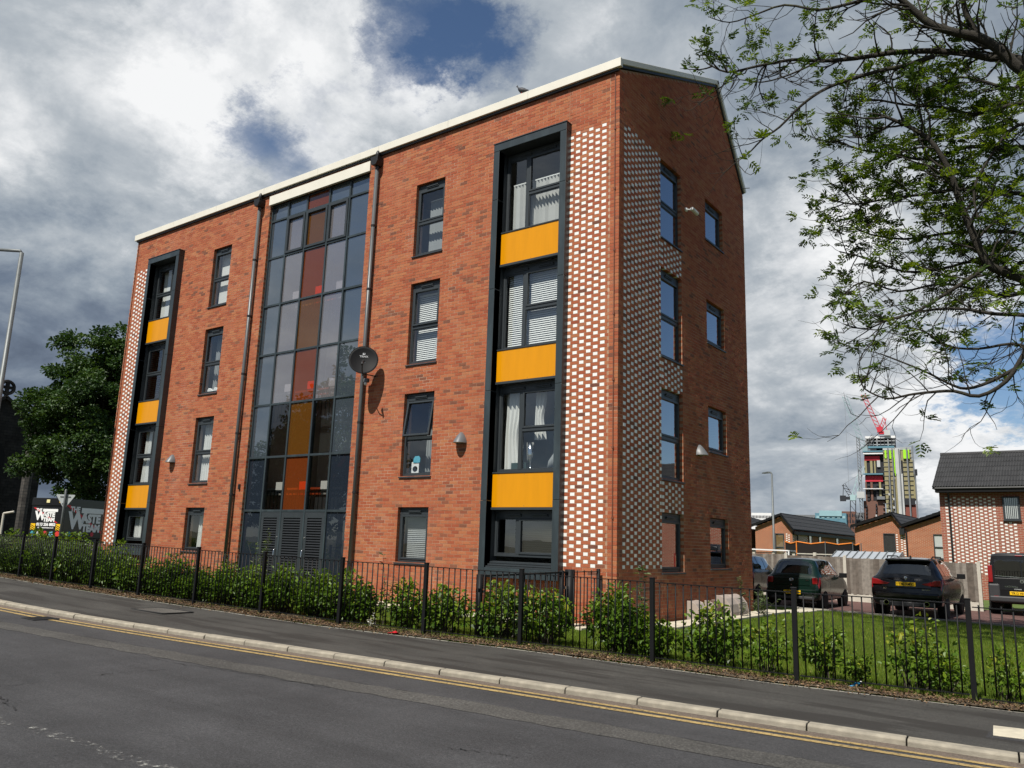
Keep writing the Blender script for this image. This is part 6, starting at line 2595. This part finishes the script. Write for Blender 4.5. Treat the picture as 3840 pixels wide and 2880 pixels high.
slab_roof(h2, [(-6.05, 3.44), (-3.52, 4.30), (-2.95, 3.52)], Y2, Y2 + 9)
slab_roof(h2, [(-2.95, 3.52), (.3, 4.72)], Y2, Y2 + 9)
hwin(h2, -4.11, -3.39, Y2, .9, 3.12, True)
hwin(h2, -1.19, -.62, Y2, 1.6, 3.12, True, MT['curtain'])
o_ = header_patch(h2, [(-3.36, -3.20, .9, 3.12), (-3.08, -2.75, .9, 3.12)], Y2)
o_.location = -Vector(h2.location)
wpart(MB().box(-3.1, -2.8, Y2 - .22, Y2 - .003, 3.05, 3.50), 'rain_hopper', MT['blackplastic'], h2)
wpart(MB().tube([(-2.72, Y2 - .1, 0), (-2.72, Y2 - .1, 3.3)], .045, 8), 'drainpipe', MT['blackplastic'], h2)

# left house, gable plus long shaded side
h3 = empty('brick_house', (-12.3, 55, 0))
tag(h3, 'low brick house with a long dark tiled roof and shaded side wall', 'house')
Y3 = 46.0
wpart(MB().prism([(-13.63, -.6), (-10.89, -.6), (-10.89, 3.30), (-11.66, 4.30), (-13.63, 3.52)], Y3, Y3 + 18, axis='y'), 'wall', HB, h3)
slab_roof(h3, [(-13.85, 3.50), (-11.65, 4.36), (-10.74, 3.22)], Y3, Y3 + 18)
hwin(h3, -12.14, -11.49, Y3, 1.2, 3.07, True, mat('brown_room', (.25, .15, .06), .9))
o_ = header_patch(h3, [(-11.36, -10.93, .6, 3.09)], Y3)
o_.location = -Vector(h3.location)
o_ = header_patch(h3, [(46.1, 49.7, .6, 3.1)], None, x=-10.89)
o_.location = -Vector(h3.location)
for a, b in ((49.9, 50.7), (52.5, 53.3), (57.5, 58.4)):
    hwin(h3, -10.89, -10.89 + (b - a), a, 1.9, 3.15, False, rz=math.pi / 2)
wpart(MB().tube([(-10.8, 46.9, 0), (-10.8, 46.9, 3.2)], .05, 8), 'drainpipe', MT['blackplastic'], h3)
wpart(MB().box(-10.88, -10.62, Y3, Y3 + 18, 3.02, 3.24), 'eaves_board', MT['black'], h3)
h4 = empty('brick_house', (-17, 50, 0))
tag(h4, 'sliver of brick house between the gable edge and the long-roofed house', 'house')
wpart(MB().box(-19.5, -14.25, 46.0, 58, -.6, 3.4), 'wall', HB, h4)
slab_roof(h4, [(-19.6, 4.9), (-14.0, 3.5)], 46.0, 58)
o_ = header_patch(h4, [(-14.7, -14.3, .6, 3.2)], 46.0)
o_.location = -Vector(h4.location)
wpart(MB().tube([(-14.15, 45.9, 0), (-14.15, 45.9, 3.3)], .05, 8), 'drainpipe', MT['blackplastic'], h4)

# shed, trampoline, white frame, posts in the gardens
sh = empty('garden_shed', (0.1, 19.9, 0))
tag(sh, 'low metal-roofed shed showing just above the timber fence', 'shed')
MT['shedroof'] = mat('pale_metal_sheet', (0.42, 0.45, 0.48), .35, metal=.3, var=.06)
wpart(MB().box(-1.0, 1.25, 19.2, 20.6, -.1, 1.48), 'wall', MT['roof_metal'], sh)
wpart(MB().prism([(19.0, 1.49), (20.1, 1.80), (20.75, 1.49)], -1.1, 1.35, axis='x'), 'roof', MT['shedroof'], sh)
for k in range(10):
    x = -1.08 + k * .268
    wpart(MB().bar((x, 19.0, 1.515), (x, 20.1, 1.825), .03, .02), 'roof_seam', MT['steel'], sh)
tp = empty('trampoline', (-2.6, 23.5, 0))
tag(tp, 'trampoline with black safety net and orange top edge in a back garden', 'trampoline')
MT['net'] = mat('black_net', (.012, .009, .008), .9)
MT['orange'] = mat('orange_sleeve', (.75, .22, .03), .6)
R_ = 1.55
n_ = 8
ring_ = [Vector((R_ * math.cos(a), R_ * math.sin(a), 0)) for a in np.linspace(0, 2 * math.pi, n_ + 1) + .35]
for i in range(n_):
    a, b = ring_[i], ring_[i + 1]
    s_ = MB()
    mid_ = (a + b) / 2
    s_.add([a + Vector((0, 0, .6)), b + Vector((0, 0, .6)), b + Vector((0, 0, 2.14)), mid_ + Vector((0, 0, 2.06)), a + Vector((0, 0, 2.14))], [(0, 1, 2, 3, 4)])
    s_.build('net_panel', MT['net'], tp)
    e_ = MB()
    e_.tube([a + Vector((0, 0, 2.15)), mid_ + Vector((0, 0, 2.07)), b + Vector((0, 0, 2.15))], .025, 6)
    e_.build('edge_sleeve', MT['orange'], tp)
    MB().tube([a * 1.04, a * 1.04 + Vector((0, 0, 2.18))], .025, 6).build('pole', MT['orange'] if i == 5 else MT['steel'], tp)
MB().lathe([(R_ * 1.05, .55), (R_ * 1.05, .65)], 20).build('jump_mat', MT['net'], tp)
wf = empty('white_frame', (-4.2, 19.6, 0))
tag(wf, 'white tubular frame standing over the fence behind the green hatchback', 'frame')
for a, b in (((-1.6, 0, 1.78), (1.35, 0, 1.74)), ((1.35, 0, 1.74), (1.35, 0, 0)), ((-1.6, 0, 1.78), (-1.6, 0, 0)), ((-1.6, .9, 1.78), (1.35, .9, 1.74)), ((1.35, 0, 1.74), (1.35, .9, 1.74))):
    MB().bar(a, b, .05).build('rail', MT['white'], wf)
gp = empty('garden_fence', (-3, 20.6, 0))
tag(gp, 'line of pale posts and rails between the gardens', 'fence')
for k, x in enumerate(np.arange(-4.2, 2.4, .85)):
    MB().box(x - .06, x + .06, -.06, .06, 0, 1.76 if k % 2 else 1.7).build('post', MT['concrete_post'], gp, bevel=.01)
for z in (1.5, 1.62):
    MB().box(-4.3, 2.2, -.02, .02, z, z + .04).build('rail', MT['concrete_post'], gp)
bs_ = empty('bare_shrub', (-15.0, 42.0, 0))
tag(bs_, 'thin leafless sapling against the low brick house', 'sapling')
T_ = TreeBuilder(77)
T_.limb([Vector((0, 0, 0)), Vector((-.1, 0, 1.2)), Vector((-.5, 0, 2.9))], .05, .012, 5)
for k in range(10):
    T_.grow(Vector((-.05 - .03 * k, 0, .8 + .2 * k)), Vector((rnd.uniform(-.6, .6), 0, 1)), .7, .012, 1, up=.4)
T_.wood.build('stem', MT['twig'], bs_)


def street_lamp(loc, h, rz, label, arm=1.0, r=.075, head=True):
    e = empty('street_lamp', loc, rz)
    tag(e, label, 'street lamp', 'street lamps')
    MB().tube([(0, 0, -.1), (0, 0, h * .25), (0, 0, h * .26), (0, 0, h)], [r * 1.35, r * 1.3, r, r * .75], 10).build('column', MT['steel'], e, smooth=True)
    a = MB()
    a.tube([(0, 0, h - .03), (-.06, 0, h + .06), (-arm, 0, h + .09)], r * .62, 8)
    a.build('arm', MT['steel'], e, smooth=True)
    hd = MB()
    hd.prism([(-arm - .55, h + .06), (-arm - .5, h + .12), (-arm + .05, h + .15), (-arm + .1, h + .05)], -.12, .12, axis='y')
    hd.build('lantern', MT['steel'], e, bevel=.02)
    return e


street_lamp((-8.45, 34.6, -.1), 6.45, 2.6 - math.pi, 'slim street lamp rising behind the timber fence', .25, .07)
pL = at_depth(80, 955, 26)
street_lamp((pL[0] + .02, pL[1], gzf(-20)), 10.05, CAM_YAW * -1, 'tall grey street lamp at the far left edge beside the church', 1.2, .085)

# small things in windows and on the shed
tg = empty('toy_pile', (-3.9, 42.85, 1.45))
tag(tg, 'red and white toy on the open window sill of the low house', 'toy')
MB().lathe([(0, 0), (.16, .03), (.2, .16), (.12, .28), (0, .32)], 10).build('toy_body', MT['red'], tg, smooth=True)
MB().tube([(.1, -.05, .25), (.45, -.05, .12)], [.05, .03], 6).build('toy_arm', MT['white'], tg)

# ------------------------------------------------------------------ far towers and cranes
FYAW = CAM_YAW + math.atan((3330 - 1920) / CAM_F)
HF = np.array([math.sin(FYAW), math.cos(FYAW), 0.0])
HR = np.array([math.cos(FYAW), -math.sin(FYAW), 0.0])


def far(px, py, D):
    d = ray(px, py)
    t = D / (d @ HF)
    P = CAM + d * t
    return float((P - CAM) @ HR), float(P[2])


def TT(x, y, D=450):
    return far(3000 + x * .3315, 1400 + y * .3315, D)


def z3(x, y, D=450):
    return far(2800 + x * .2893, 1880 + y * .2893, D)


def far_empty(name, label, cat, D, u, group=None):
    P = CAM + HF * D + HR * u
    e = empty(name, (P[0], P[1], 0), -FYAW)
    tag(e, label, cat, group)
    return e


U0 = TT(1000, 1400)[0]
tw_ = far_empty('tower_under_construction', 'high-rise tower under construction wrapped in khaki and green boards', 'tower', 450, U0)
FARM = {k: mat('far_' + k, c, .8, var=.12, scale=.25) for k, c in dict(khaki=(.27, .24, .13), green=(.36, .75, .03), red=(.5, .03, .05), brown=(.15, .075, .055), dark=(.02, .021, .026), pale=(.45, .46, .46), grey=(.16, .17, .18), teal=(.10, .22, .28), brickred=(.19, .06, .045), white=(.7, .7, .7), glassblue=(.25, .40, .44), slab=(.32, .33, .34)).items()}


def tbox(name, m, x0, x1, y0, y1, d0, d1, parent=None, e=tw_, conv=TT, U=None):
    U = U0 if U is None else U
    a, zt = conv(x0, y0)
    b, _ = conv(x1, y0)
    _, zb = conv((x0 + x1) / 2, y1)
    zt = conv((x0 + x1) / 2, y0)[1]
    return MB().box(a - U, b - U, d0, d1, zb, zt).build(name, FARM[m], parent or e)


zg = 1700
core = tbox('core', 'dark', 722, 1060, 860, 1440, .5, 22)
tbox('core_wall', 'brown', 718, 960, 1443, 1760, -.4, 22)
tbox('cladding', 'khaki', 938, 1100, 850, 1700, -1.2, 22)
tbox('hoist_strip', 'pale', 1068, 1128, 850, 1140, -2.2, 20)
tbox('hoist_strip', 'pale', 1092, 1160, 1140, 1640, -2.2, 20)
tbox('cladding', 'khaki', 1135, 1255, 850, 985, -.6, 20)
tbox('cladding', 'khaki', 1150, 1290, 985, 1420, -.6, 20)
tbox('roof_band', 'pale', 935, 1060, 845, 872, -1.4, 20)
tbox('roof_band', 'slab', 1128, 1256, 838, 868, -.8, 20)
for (a, b, c_, d) in ((955, 975, 875, 965), (1005, 1028, 875, 970), (1040, 1066, 875, 960), (1060, 1072, 960, 1160), (1163, 1232, 868, 968)):
    tbox('green_board', 'green', a, b, c_, d, -1.6, 0)
tbox('dark_gap', 'dark', 1128, 1160, 990, 1560, -1.0, 19)
tbox('lower_wall', 'brickred', 1180, 1312, 1480, 1700, -.8, 20)
tbox('dark_band', 'dark', 1170, 1300, 1415, 1490, -1.6, 20)
for (a, b, c_, d) in ((725, 900, 938, 985), (735, 935, 1160, 1225)):
    tbox('red_board', 'red', a, b, c_, d, -.3, 1)
for (a, b, c_, d) in ((790, 818, 990, 1130), (725, 752, 990, 1130), (835, 852, 990, 1130), (868, 905, 985, 1060)):
    tbox('panel', 'khaki' if a != 868 else 'pale', a, b, c_, d, -.3, 1)
for (a, b, c_, d) in ((795, 820, 1230, 1440), (892, 915, 1230, 1430), (735, 752, 1230, 1440)):
    tbox('column', 'brown' if a != 892 else 'khaki', a, b, c_, d, -.3, 1)
for y in (1135, 1305, 905, 880):
    tbox('scaffold_deck', 'teal' if y in (1135, 880) else 'white', 715, 940, y, y + 14 if y != 1305 else y + 8, -2.2, 0)
tbox('scaffold_deck', 'teal', 770, 1065, 826, 848, -1.5, 15)
tbox('scaffold_deck', 'grey', 870, 960, 1395, 1430, -2.5, 0)
# frame of the unfinished top storeys
for y in (708, 760, 800, 838):
    tbox('slab', 'white' if y == 708 else 'slab', 735, 1078, y, y + (26 if y == 708 else 10), 0, 18)
for k in range(9):
    x = 738 + k * 41.5
    tbox('column', 'dark' if k % 3 else 'slab', x, x + 11, 730, 845, 0, 1)
tbox('core_wall', 'grey', 760, 1050, 735, 838, 7, 16)
for k in range(5):
    tbox('pane', 'glassblue', 790 + k * 55, 815 + k * 55, 752, 836, 5, 6)
# window columns and floor lines on the boarded faces
for (x0, x1, ya, yb, st_) in ((1000, 1016, 1170, 1560, 47), (1052, 1074, 1130, 1560, 47), (745, 762, 1490, 1660, 40), (855, 872, 1480, 1640, 40), (1062, 1082, 1560, 1600, 40), (1005, 1020, 1560, 1600, 40)):
    y = ya
    while y < yb:
        tbox('window', 'dark' if rnd.random() < .6 else 'pale', x0, x1, y, y + st_ * .55, -1.9, 0)
        y += st_
for y in range(900, 1600, 52):
    tbox('joint', 'grey', 940, 1068, y, y + 3, -1.5, 0)
    if y < 1420:
        tbox('joint', 'grey', 1165, 1285, y, y + 3, -1.0, 0)
for (a, b) in ((985, 1000), (1033, 1046), (1195, 1212), (1108, 1120)):
    tbox('hoist_mast', 'grey', a, b, 850 if a != 1108 else 860, 1620, -2.9, -1.5)
tbox('hoist_mast', 'grey', 1262, 1276, 825, 1150, -3, -1)
tbox('hoist_mast', 'grey', 1290, 1306, 1100, 1700, -3, -1)
tbox('hoist_cage', 'dark', 1296, 1322, 1095, 1160, -5, -1)
for y in range(1250, 1440, 40):
    tbox('window', 'dark', 760, 790, y, y + 28, -.9, 0)
    tbox('window', 'dark', 862, 888, y, y + 28, -.9, 0)


def lattice(mb, a, b, w, t=.28, nseg=None, mi=0):
    a, b = Vector(a), Vector(b)
    d = (b - a)
    L = d.length
    dn = d / L
    s_ = Vector((0, 1, 0))
    o = dn.cross(s_).normalized()
    n = nseg or max(4, int(L / (w * 1.2)))
    ch = [(o * i + s_ * j) * (w / 2) for i, j in ((-1, -1), (1, -1), (1, 1), (-1, 1))]
    for c_ in ch:
        mb.bar(a + c_, b + c_, t, t, mi)
    for k in range(n):
        p, q = a + d * (k / n), a + d * ((k + 1) / n)
        mb.bar(p + ch[0], q + ch[1], t * .7, t * .7, mi)
        mb.bar(p + ch[3], q + ch[2], t * .7, t * .7, mi)
        mb.bar(p + ch[0], q + ch[3], t * .7, t * .7, mi)


def crane(name_label, pts, m, w, D=450, group='tower cranes'):
    u0 = TT(*pts['base'])[0]
    e = far_empty('tower_crane', name_label, 'crane', D, u0, group)

    def P(q, y=0):
        u, z = TT(*pts[q])
        return Vector((u - u0, y, z))
    jm = MB()
    lattice(jm, P('foot'), P('tip'), w, .24)
    jm.build('jib', m[0], e)
    if 'mast' in pts:
        mm = MB()
        lattice(mm, P('base'), P('foot'), w * 1.25, .3)
        mm.build('mast', m[1], e)
    am = MB()
    lattice(am, P('foot'), P('atop'), w * .8, .24, 5)
    am.bar(P('atop'), P('cw'), .3)
    am.build('frame', m[1], e)
    f, c_ = P('foot'), P('cw')
    MB().box(min(f.x, c_.x) - .5, max(f.x, c_.x) + .5, -1.2, 1.2, c_.z - .8, c_.z + .6).build('counter_jib', m[1], e)
    MB().box(c_.x - 1.4, c_.x + 1.4, -1.3, 1.3, c_.z - 1.6, c_.z + 1.2).build('counterweight', FARM['pale'] if m[0] is FARM['red'] else FARM['dark'], e)
    MB().box(f.x - 1.3, f.x + 1.3, -1.5, 1.5, f.z - .6, f.z + 2.2).build('cab', m[0], e)
    ln = MB()
    ln.bar(P('atop'), P('tip').lerp(P('foot'), .25), .14)
    ln.build('pendant_line', FARM['grey'], e)
    if 'hook' in pts:
        h_ = MB()
        t_ = P('tip')
        h = P('hook')
        h_.bar(t_, Vector((t_.x, 0, h.z)), .11)
        h_.box(t_.x - .7, t_.x + .7, -.3, .3, h.z - .5, h.z)
        h_.build('hook_line', FARM['grey'], e)
    return e


crane('red luffing crane on top of the unfinished tower', dict(base=(905, 690), foot=(905, 655), tip=(712, 238), atop=(958, 505), cw=(985, 670)), (FARM['red'], FARM['red']), 1.9)
MT['palejib'] = FARM['teal']
crane('pale grey luffing crane at the side of the unfinished tower', dict(base=(735, 1000), foot=(735, 880), tip=(502, 258), atop=(828, 705), cw=(830, 868), hook=(545, 1310)), (mat('far_palejib', (.24, .33, .35), .7), FARM['grey']), 2.2)
crane('low pale luffing crane standing left of the tower', dict(base=(600, 1700), foot=(600, 1425), tip=(708, 1045), atop=(492, 1255), cw=(486, 1410), mast=1), (mat('far_palejib2', (.33, .46, .47), .7), FARM['dark']), 2.0)
hm_ = far_empty('hoist_mast', 'slim construction hoist mast left of the tower', 'mast', 448, TT(670, 1400)[0])
mm = MB()
lattice(mm, (TT(655, 730)[0] - TT(670, 1400)[0], 0, TT(655, 730)[1]), (TT(705, 1660)[0] - TT(670, 1400)[0], 0, TT(705, 1660)[1]), 1.3, .3)
mm.build('mast', FARM['grey'], hm_)
u_, z_ = TT(690, 1380)
MB().box(u_ - TT(670, 1400)[0] - 1.8, u_ - TT(670, 1400)[0] + 1.8, -2, 1, z_ - 1.6, z_ + 1.6).build('cage', FARM['pale'], hm_)


def far_block(name, label, x0, x1, y0, m, D, rows=3, cols=8, wm='dark', depth=15):
    a, zt = z3(x0, y0, D)
    b, _ = z3(x1, y0, D)
    u = (a + b) / 2
    e = far_empty(name, label, 'building', D, u)
    MB().box(a - u, b - u, 0, depth, -3, zt).build('wall', FARM[m], e)
    w = (b - a) / cols
    hgt = (zt + 3) / 9
    for r in range(rows):
        for k in range(cols):
            MB().box(a - u + (k + .25) * w, a - u + (k + .8) * w, -.15, .1, zt - (r + .75) * hgt - .5, zt - (r + .3) * hgt - .5).build('window', FARM[wm], e)
    return e, a - u, b - u, zt


far_block('office_building', 'white office block with a row of dark windows far left of the lamp', 60, 320, 148, 'white', 430, 2, 14)
e_, a_, b_, z_ = far_block('scaffolded_building', 'low block wrapped in pale blue sheeting with a teal edge', 885, 1290, 150, 'teal', 430, 1, 6, 'glassblue')
MB().box(a_ + 2, b_ - 2, -.6, .2, z_ - 1.5, z_ + 1.2).build('sheeting', FARM['glassblue'], e_)
far_block('brown_building', 'brown flat-roofed block behind the pale blue sheeting', 1120, 1420, 128, 'brown', 470, 4, 9)
far_block('grey_building', 'narrow grey block between low crane and tower', 1415, 1530, 145, 'grey', 460, 5, 5)
far_block('distant_building', 'long low grey building on the skyline behind the tiled roof', 540, 900, 172, 'grey', 500, 1, 10)

# ------------------------------------------------------------------ far left: church, lorry, sign
ST = brick_tex_mat('sooty_stone', (0.030, 0.028, 0.026), (0.020, 0.019, 0.018), (0.012, 0.012, 0.012), 1.0, .55, .28, 'x', .02, .95, .45)
ch = empty('stone_church', (-84, 20, 0))
tag(ch, 'soot-black stone church gable with a round cross finial', 'church')


def chp(px, py, D=80):
    P = at_depth(px, py, D)
    return P


A_ = chp(20, 1492)
E_ = chp(122, 1588)
xg = A_[0]
k_ = (E_[0] - CAM[0])
# bring the eave onto the plane of the gable
d_ = ray(122, 1588)
E2 = CAM + d_ * (xg - CAM[0]) / d_[0]
hw = E2[1] - A_[1]
yc = A_[1]
gm = MB()
gm.prism([(yc - hw * 2.2, -1), (yc + hw * 1.5, -1), (yc + hw * 1.5, E2[2] - 1.6), (yc + hw * 1.05, E2[2] - .1), (yc, A_[2]), (yc - hw * 1.05, E2[2] - .1), (yc - hw * 2.2, E2[2] - 1)], xg - 14, xg, axis='x')
wpart(gm, 'wall', ST, ch)
cp_ = MB()
for sg in (-1, 1):
    cp_.bar((xg + .1, yc, A_[2] + .1), (xg + .1, yc + sg * hw * 1.05, E2[2]), .5, .3)
wpart(cp_, 'coping', ST, ch)
arch = []
aw = hw * .55
for k in range(13):
    an = math.pi * k / 12
    arch.append((yc - .8 + aw * math.cos(an), A_[2] * .58 + aw * 1.25 * math.sin(an)))
arch += [(yc - .8 - aw, .8), (yc - .8 + aw, .8)]
wpart(MB().prism(arch, xg + .01, xg + .05, axis='x'), 'window', MT['arch'], ch)
fn = MB()
fc = Vector((xg + .1, yc, A_[2] + 1.05))
fn.tube([fc + Vector((0, .62 * math.cos(a), .62 * math.sin(a))) for a in np.linspace(0, 6.283, 21)], .17, 6)
fn.bar(fc - Vector((0, .6, 0)), fc + Vector((0, .6, 0)), .28)
fn.bar(fc - Vector((0, 0, 1.1)), fc + Vector((0, 0, .6)), .3)
wpart(fn, 'finial', ST, ch)
# pinnacle turret
pt_ = chp(150, 1482, 78)
pl_ = chp(116, 1546, 78)
pr_ = chp(160, 1548, 78)
pw = np.linalg.norm(pr_[:2] - pl_[:2]) / 2
pc = Vector(((pl_[0] + pr_[0]) / 2, (pl_[1] + pr_[1]) / 2, 0))
tu = MB()
zt_, zm_ = pt_[2], pl_[2]
tu.lathe([(pw * .82, -1), (pw * .82, zm_ - .25), (pw * 1.02, zm_ - .15), (pw * 1.02, zm_), (.02, zt_)], 8, tuple(pc))
wpart(tu, 'turret', brick_tex_mat('turret_stone', (0.075, 0.068, 0.06), (0.055, 0.05, 0.046), (0.03, 0.03, 0.03), 1.0, .5, .3, 'x', .02, .95, .3), ch)

# waste lorry
LB_ = car_paint('black_lorry_paint', (0.008, 0.008, 0.009), .4)
pa = Vector(at_depth(126, 1867, 46.0))
pb = Vector(at_depth(250, 1870, 45.5))
v_ = Vector((pb.x - pa.x, pb.y - pa.y, 0))
wid = v_.length
rz_ = math.atan2(v_.y, v_.x)
gl_ = gzf(-30)
le = empty('waste_lorry', (pa.x, pa.y, gl_ + .02), rz_)
tag(le, 'black waste collection lorry with white lettering and red slash', 'lorry')
Ht = pa.z - gl_
Ln = 6.2
MB().box(0, wid, 0.0, Ln, .75, Ht).build('box_body', LB_, le, bevel=.02)
MB().box(.1, wid - .1, .2, Ln + 2.2, .5, .74).build('chassis', MT['trim'], le)
cbm = MB()
cbm.prism([(Ln + .15, .55), (Ln + 2.1, .55), (Ln + 2.15, 1.4), (Ln + 1.75, 2.6), (Ln + .15, 2.65)], .05, wid - .05, axis='x')
cbm.build('cab', LB_, le, bevel=.06)
for k in range(24):
    z = .98 + k * (Ht - 1.55) / 24
    MB().box(.12, wid - .12, -.03, -.001, z, z + (Ht - 1.55) / 24 - .012).build('shutter_slat', LB_, le, bevel=.008)
MB().box(.0, wid, -.05, .0, Ht - .42, Ht - .02).build('header_board', LB_, le, bevel=.01)
MB().box(wid * .5 - .12, wid * .5 + .1, -.08, -.05, Ht - .28, Ht - .10).build('marker_lamp', mat('pale_lamp', (.75, .68, .35), .4), le, bevel=.01)
pl2 = MB().box(wid - .38, wid - .02, -.07, -.05, Ht - .26, Ht - .12).build('number_plate', MT['yellowplate'], le)
letters('lettering', 'KS56', .11, MT['black'], pl2, (wid - .2, -.075, Ht - .19), bold=.002)
Wm = MT['white']


def sign_block(parent, x0, y, ztop, s, rz=0.0, m=None, redm=None):
    """THE / WASTE / TEAM with its bar and red slash; x along, facing -y of the given rotation"""
    m = m or Wm
    e = parent

    def put(txt, size, dx, dz, **kw):
        c_, s_ = math.cos(rz), math.sin(rz)
        return letters('lettering', txt, size * s, m, e, (x0[0] + c_ * dx * s, x0[1] + s_ * dx * s, ztop + dz * s), rz, **kw)
    c_, s_ = math.cos(rz), math.sin(rz)
    put('THE', .26, .16, -.13, bold=.012 * s, align='LEFT')
    put('W', .80, .14, -.55, bold=.045 * s, align='LEFT')
    put('ASTE', .42, .80, -.45, bold=.028 * s, align='LEFT')
    put('TEAM', .36, .84, -.80, bold=.024 * s, align='LEFT')

    def slab_(name, pts, mm, off):
        mb = MB()
        mb.prism([(a * s, b * s) for a, b in pts], -off, -off + .004, axis='y')
        o = mb.build(name, mm, e, (x0[0], x0[1], ztop), rz)
    slab_('bar', [(.72, -.05), (1.95, -.05), (1.95, -.24), (.72, -.24)], m, .004)
    slab_('slash', [(-.1, .02), (.12, .02), (2.05, -1.0), (1.95, -1.02)], MT['red'], .0015)


sign_block(le, (.22, -.036), 0, Ht - .58, .80 * wid / 2.2)
letters('lettering', '0113 256 8853', .22, Wm, le, (wid / 2, -.035, 1.45), bold=.012, squash=.95)
letters('lettering', 'info@thewasteteam.co.uk', .10, Wm, le, (wid / 2, -.035, 1.28), bold=.003)
for sx in (.12, wid - .42):
    o = MB().box(sx, sx + .3, -.05, -.032, 1.15, 1.5).build('hazard_board', MT['yellowplate'], le)
    for k in range(3):
        MB().prism([(sx + .02, 1.2 + k * .1), (sx + .02, 1.24 + k * .1), (sx + .28, 1.2 + k * .1 - .08), (sx + .28, 1.16 + k * .1 - .08)], -.055, -.05, axis='y').build('stripe', MT['black'], o)
cols_ = [(.05, .3, .4), (.6, .6, .6), (.55, .03, .05), (.15, .35, .5), (.6, .04, .03)]
for k, cc_ in enumerate(cols_):
    x = .15 + k * (wid - .5) / 4.2
    MB().lathe([(0, -.01), (.15, -.008), (.15, 0)], 14, (x + .15, -.03, .95), 'y').build('round_sticker', mat('sticker', cc_, .5), le)
    MB().lathe([(0, -.01), (.13, -.008), (.13, 0)], 14, (0, 0, 0), 'y').build('round_sticker', mat('sticker_b', cc_, .5), le, (wid + .01, .5 + k * .9, .98), math.pi / 2)
sign_block(le, (wid + .012, .15), 0, Ht - .40, 1.55, math.pi / 2)
for y in (1.2, Ln + 1.2):
    for x in (.15, wid - .15):
        t_ = MB()
        t_.lathe([(.25, -.14), (.44, -.14), (.46, -.08), (.46, .08), (.44, .14), (.25, .14)], 20, (0, 0, 0), 'x')
        t_.build('wheel', MT['tyre'], le, (x, y, .46))

# give way sign seen from behind
ps = Vector(at_depth(262, 1832, 33.0))
gs = empty('give_way_sign', (ps.x - .3, ps.y, gl_ - .05), -CAM_YAW + .15)
tag(gs, 'give way sign seen from behind on a grey post before the lorry', 'road sign')
hs = ps.z - gl_ + .03
MB().tube([(0, 0, -.1), (0, 0, hs - .04), (0, 0, hs)], [.045, .045, .02], 12).build('post', MT['steel'], gs, smooth=True)
MB().tube([(0, 0, -.1), (0, 0, hs - 2.3)], .07, 12).build('post_sleeve', MT['steel'], gs, smooth=True)
zc = hs - .22
MB().prism([(-.34, zc), (.34, zc), (.36, zc - .04), (.03, zc - .56), (-.03, zc - .56), (-.36, zc - .04)], .05, .056, axis='y').build('plate', mat('sign_back', (.42, .45, .45), .45, var=.05), gs, bevel=.003)
for z in (zc - .08, zc - .36):
    MB().box(-.2 + (.1 if z < zc - .2 else 0), .2 - (.1 if z < zc - .2 else 0), .035, .052, z - .03, z + .01).build('clip', MT['steel'], gs)
sl_ = Vector(at_depth(14, 1925, 40))
e = empty('bollard_lamp', (sl_.x, sl_.y, gl_), -CAM_YAW)
tag(e, 'short pale lamp post against the dark church wall', 'lamp post')
MB().tube([(0, 0, 0), (0, 0, sl_.z - gl_)], .055, 8).build('post', MT['concrete_post'], e)
MB().tube([(0, 0, sl_.z - gl_), (.5, 0, sl_.z - gl_ + .1)], .05, 8).build('arm', MT['concrete_post'], e)

# trees across the street, behind the viewer: the stair glazing mirrors them
OT = broad_tree('street_tree', 'leafy tree across the street mirrored in the stair glazing, nearest one', (-36.0, -25.0, .1), 14, (0, 0, 8.2), (4.2, 4.2, 5.4), 160, 14000, .26, 55, MT['leaf_tree'], spread=.8)
for (x, y, s_, lab) in ((-43.5, -27, .80, 'leafy tree across the street mirrored in the stair glazing, middle one'), (-51.0, -30, .72, 'leafy tree across the street mirrored in the stair glazing, farthest one')):
    o = OT.copy()
    COL.objects.link(o)
    o.location = (x, y, .1)
    o.scale = (s_, s_, s_)
    o.rotation_euler = (0, 0, x)
    o['label'] = lab
    for c_ in OT.children:
        d2 = c_.copy()
        COL.objects.link(d2)
        d2.parent = o
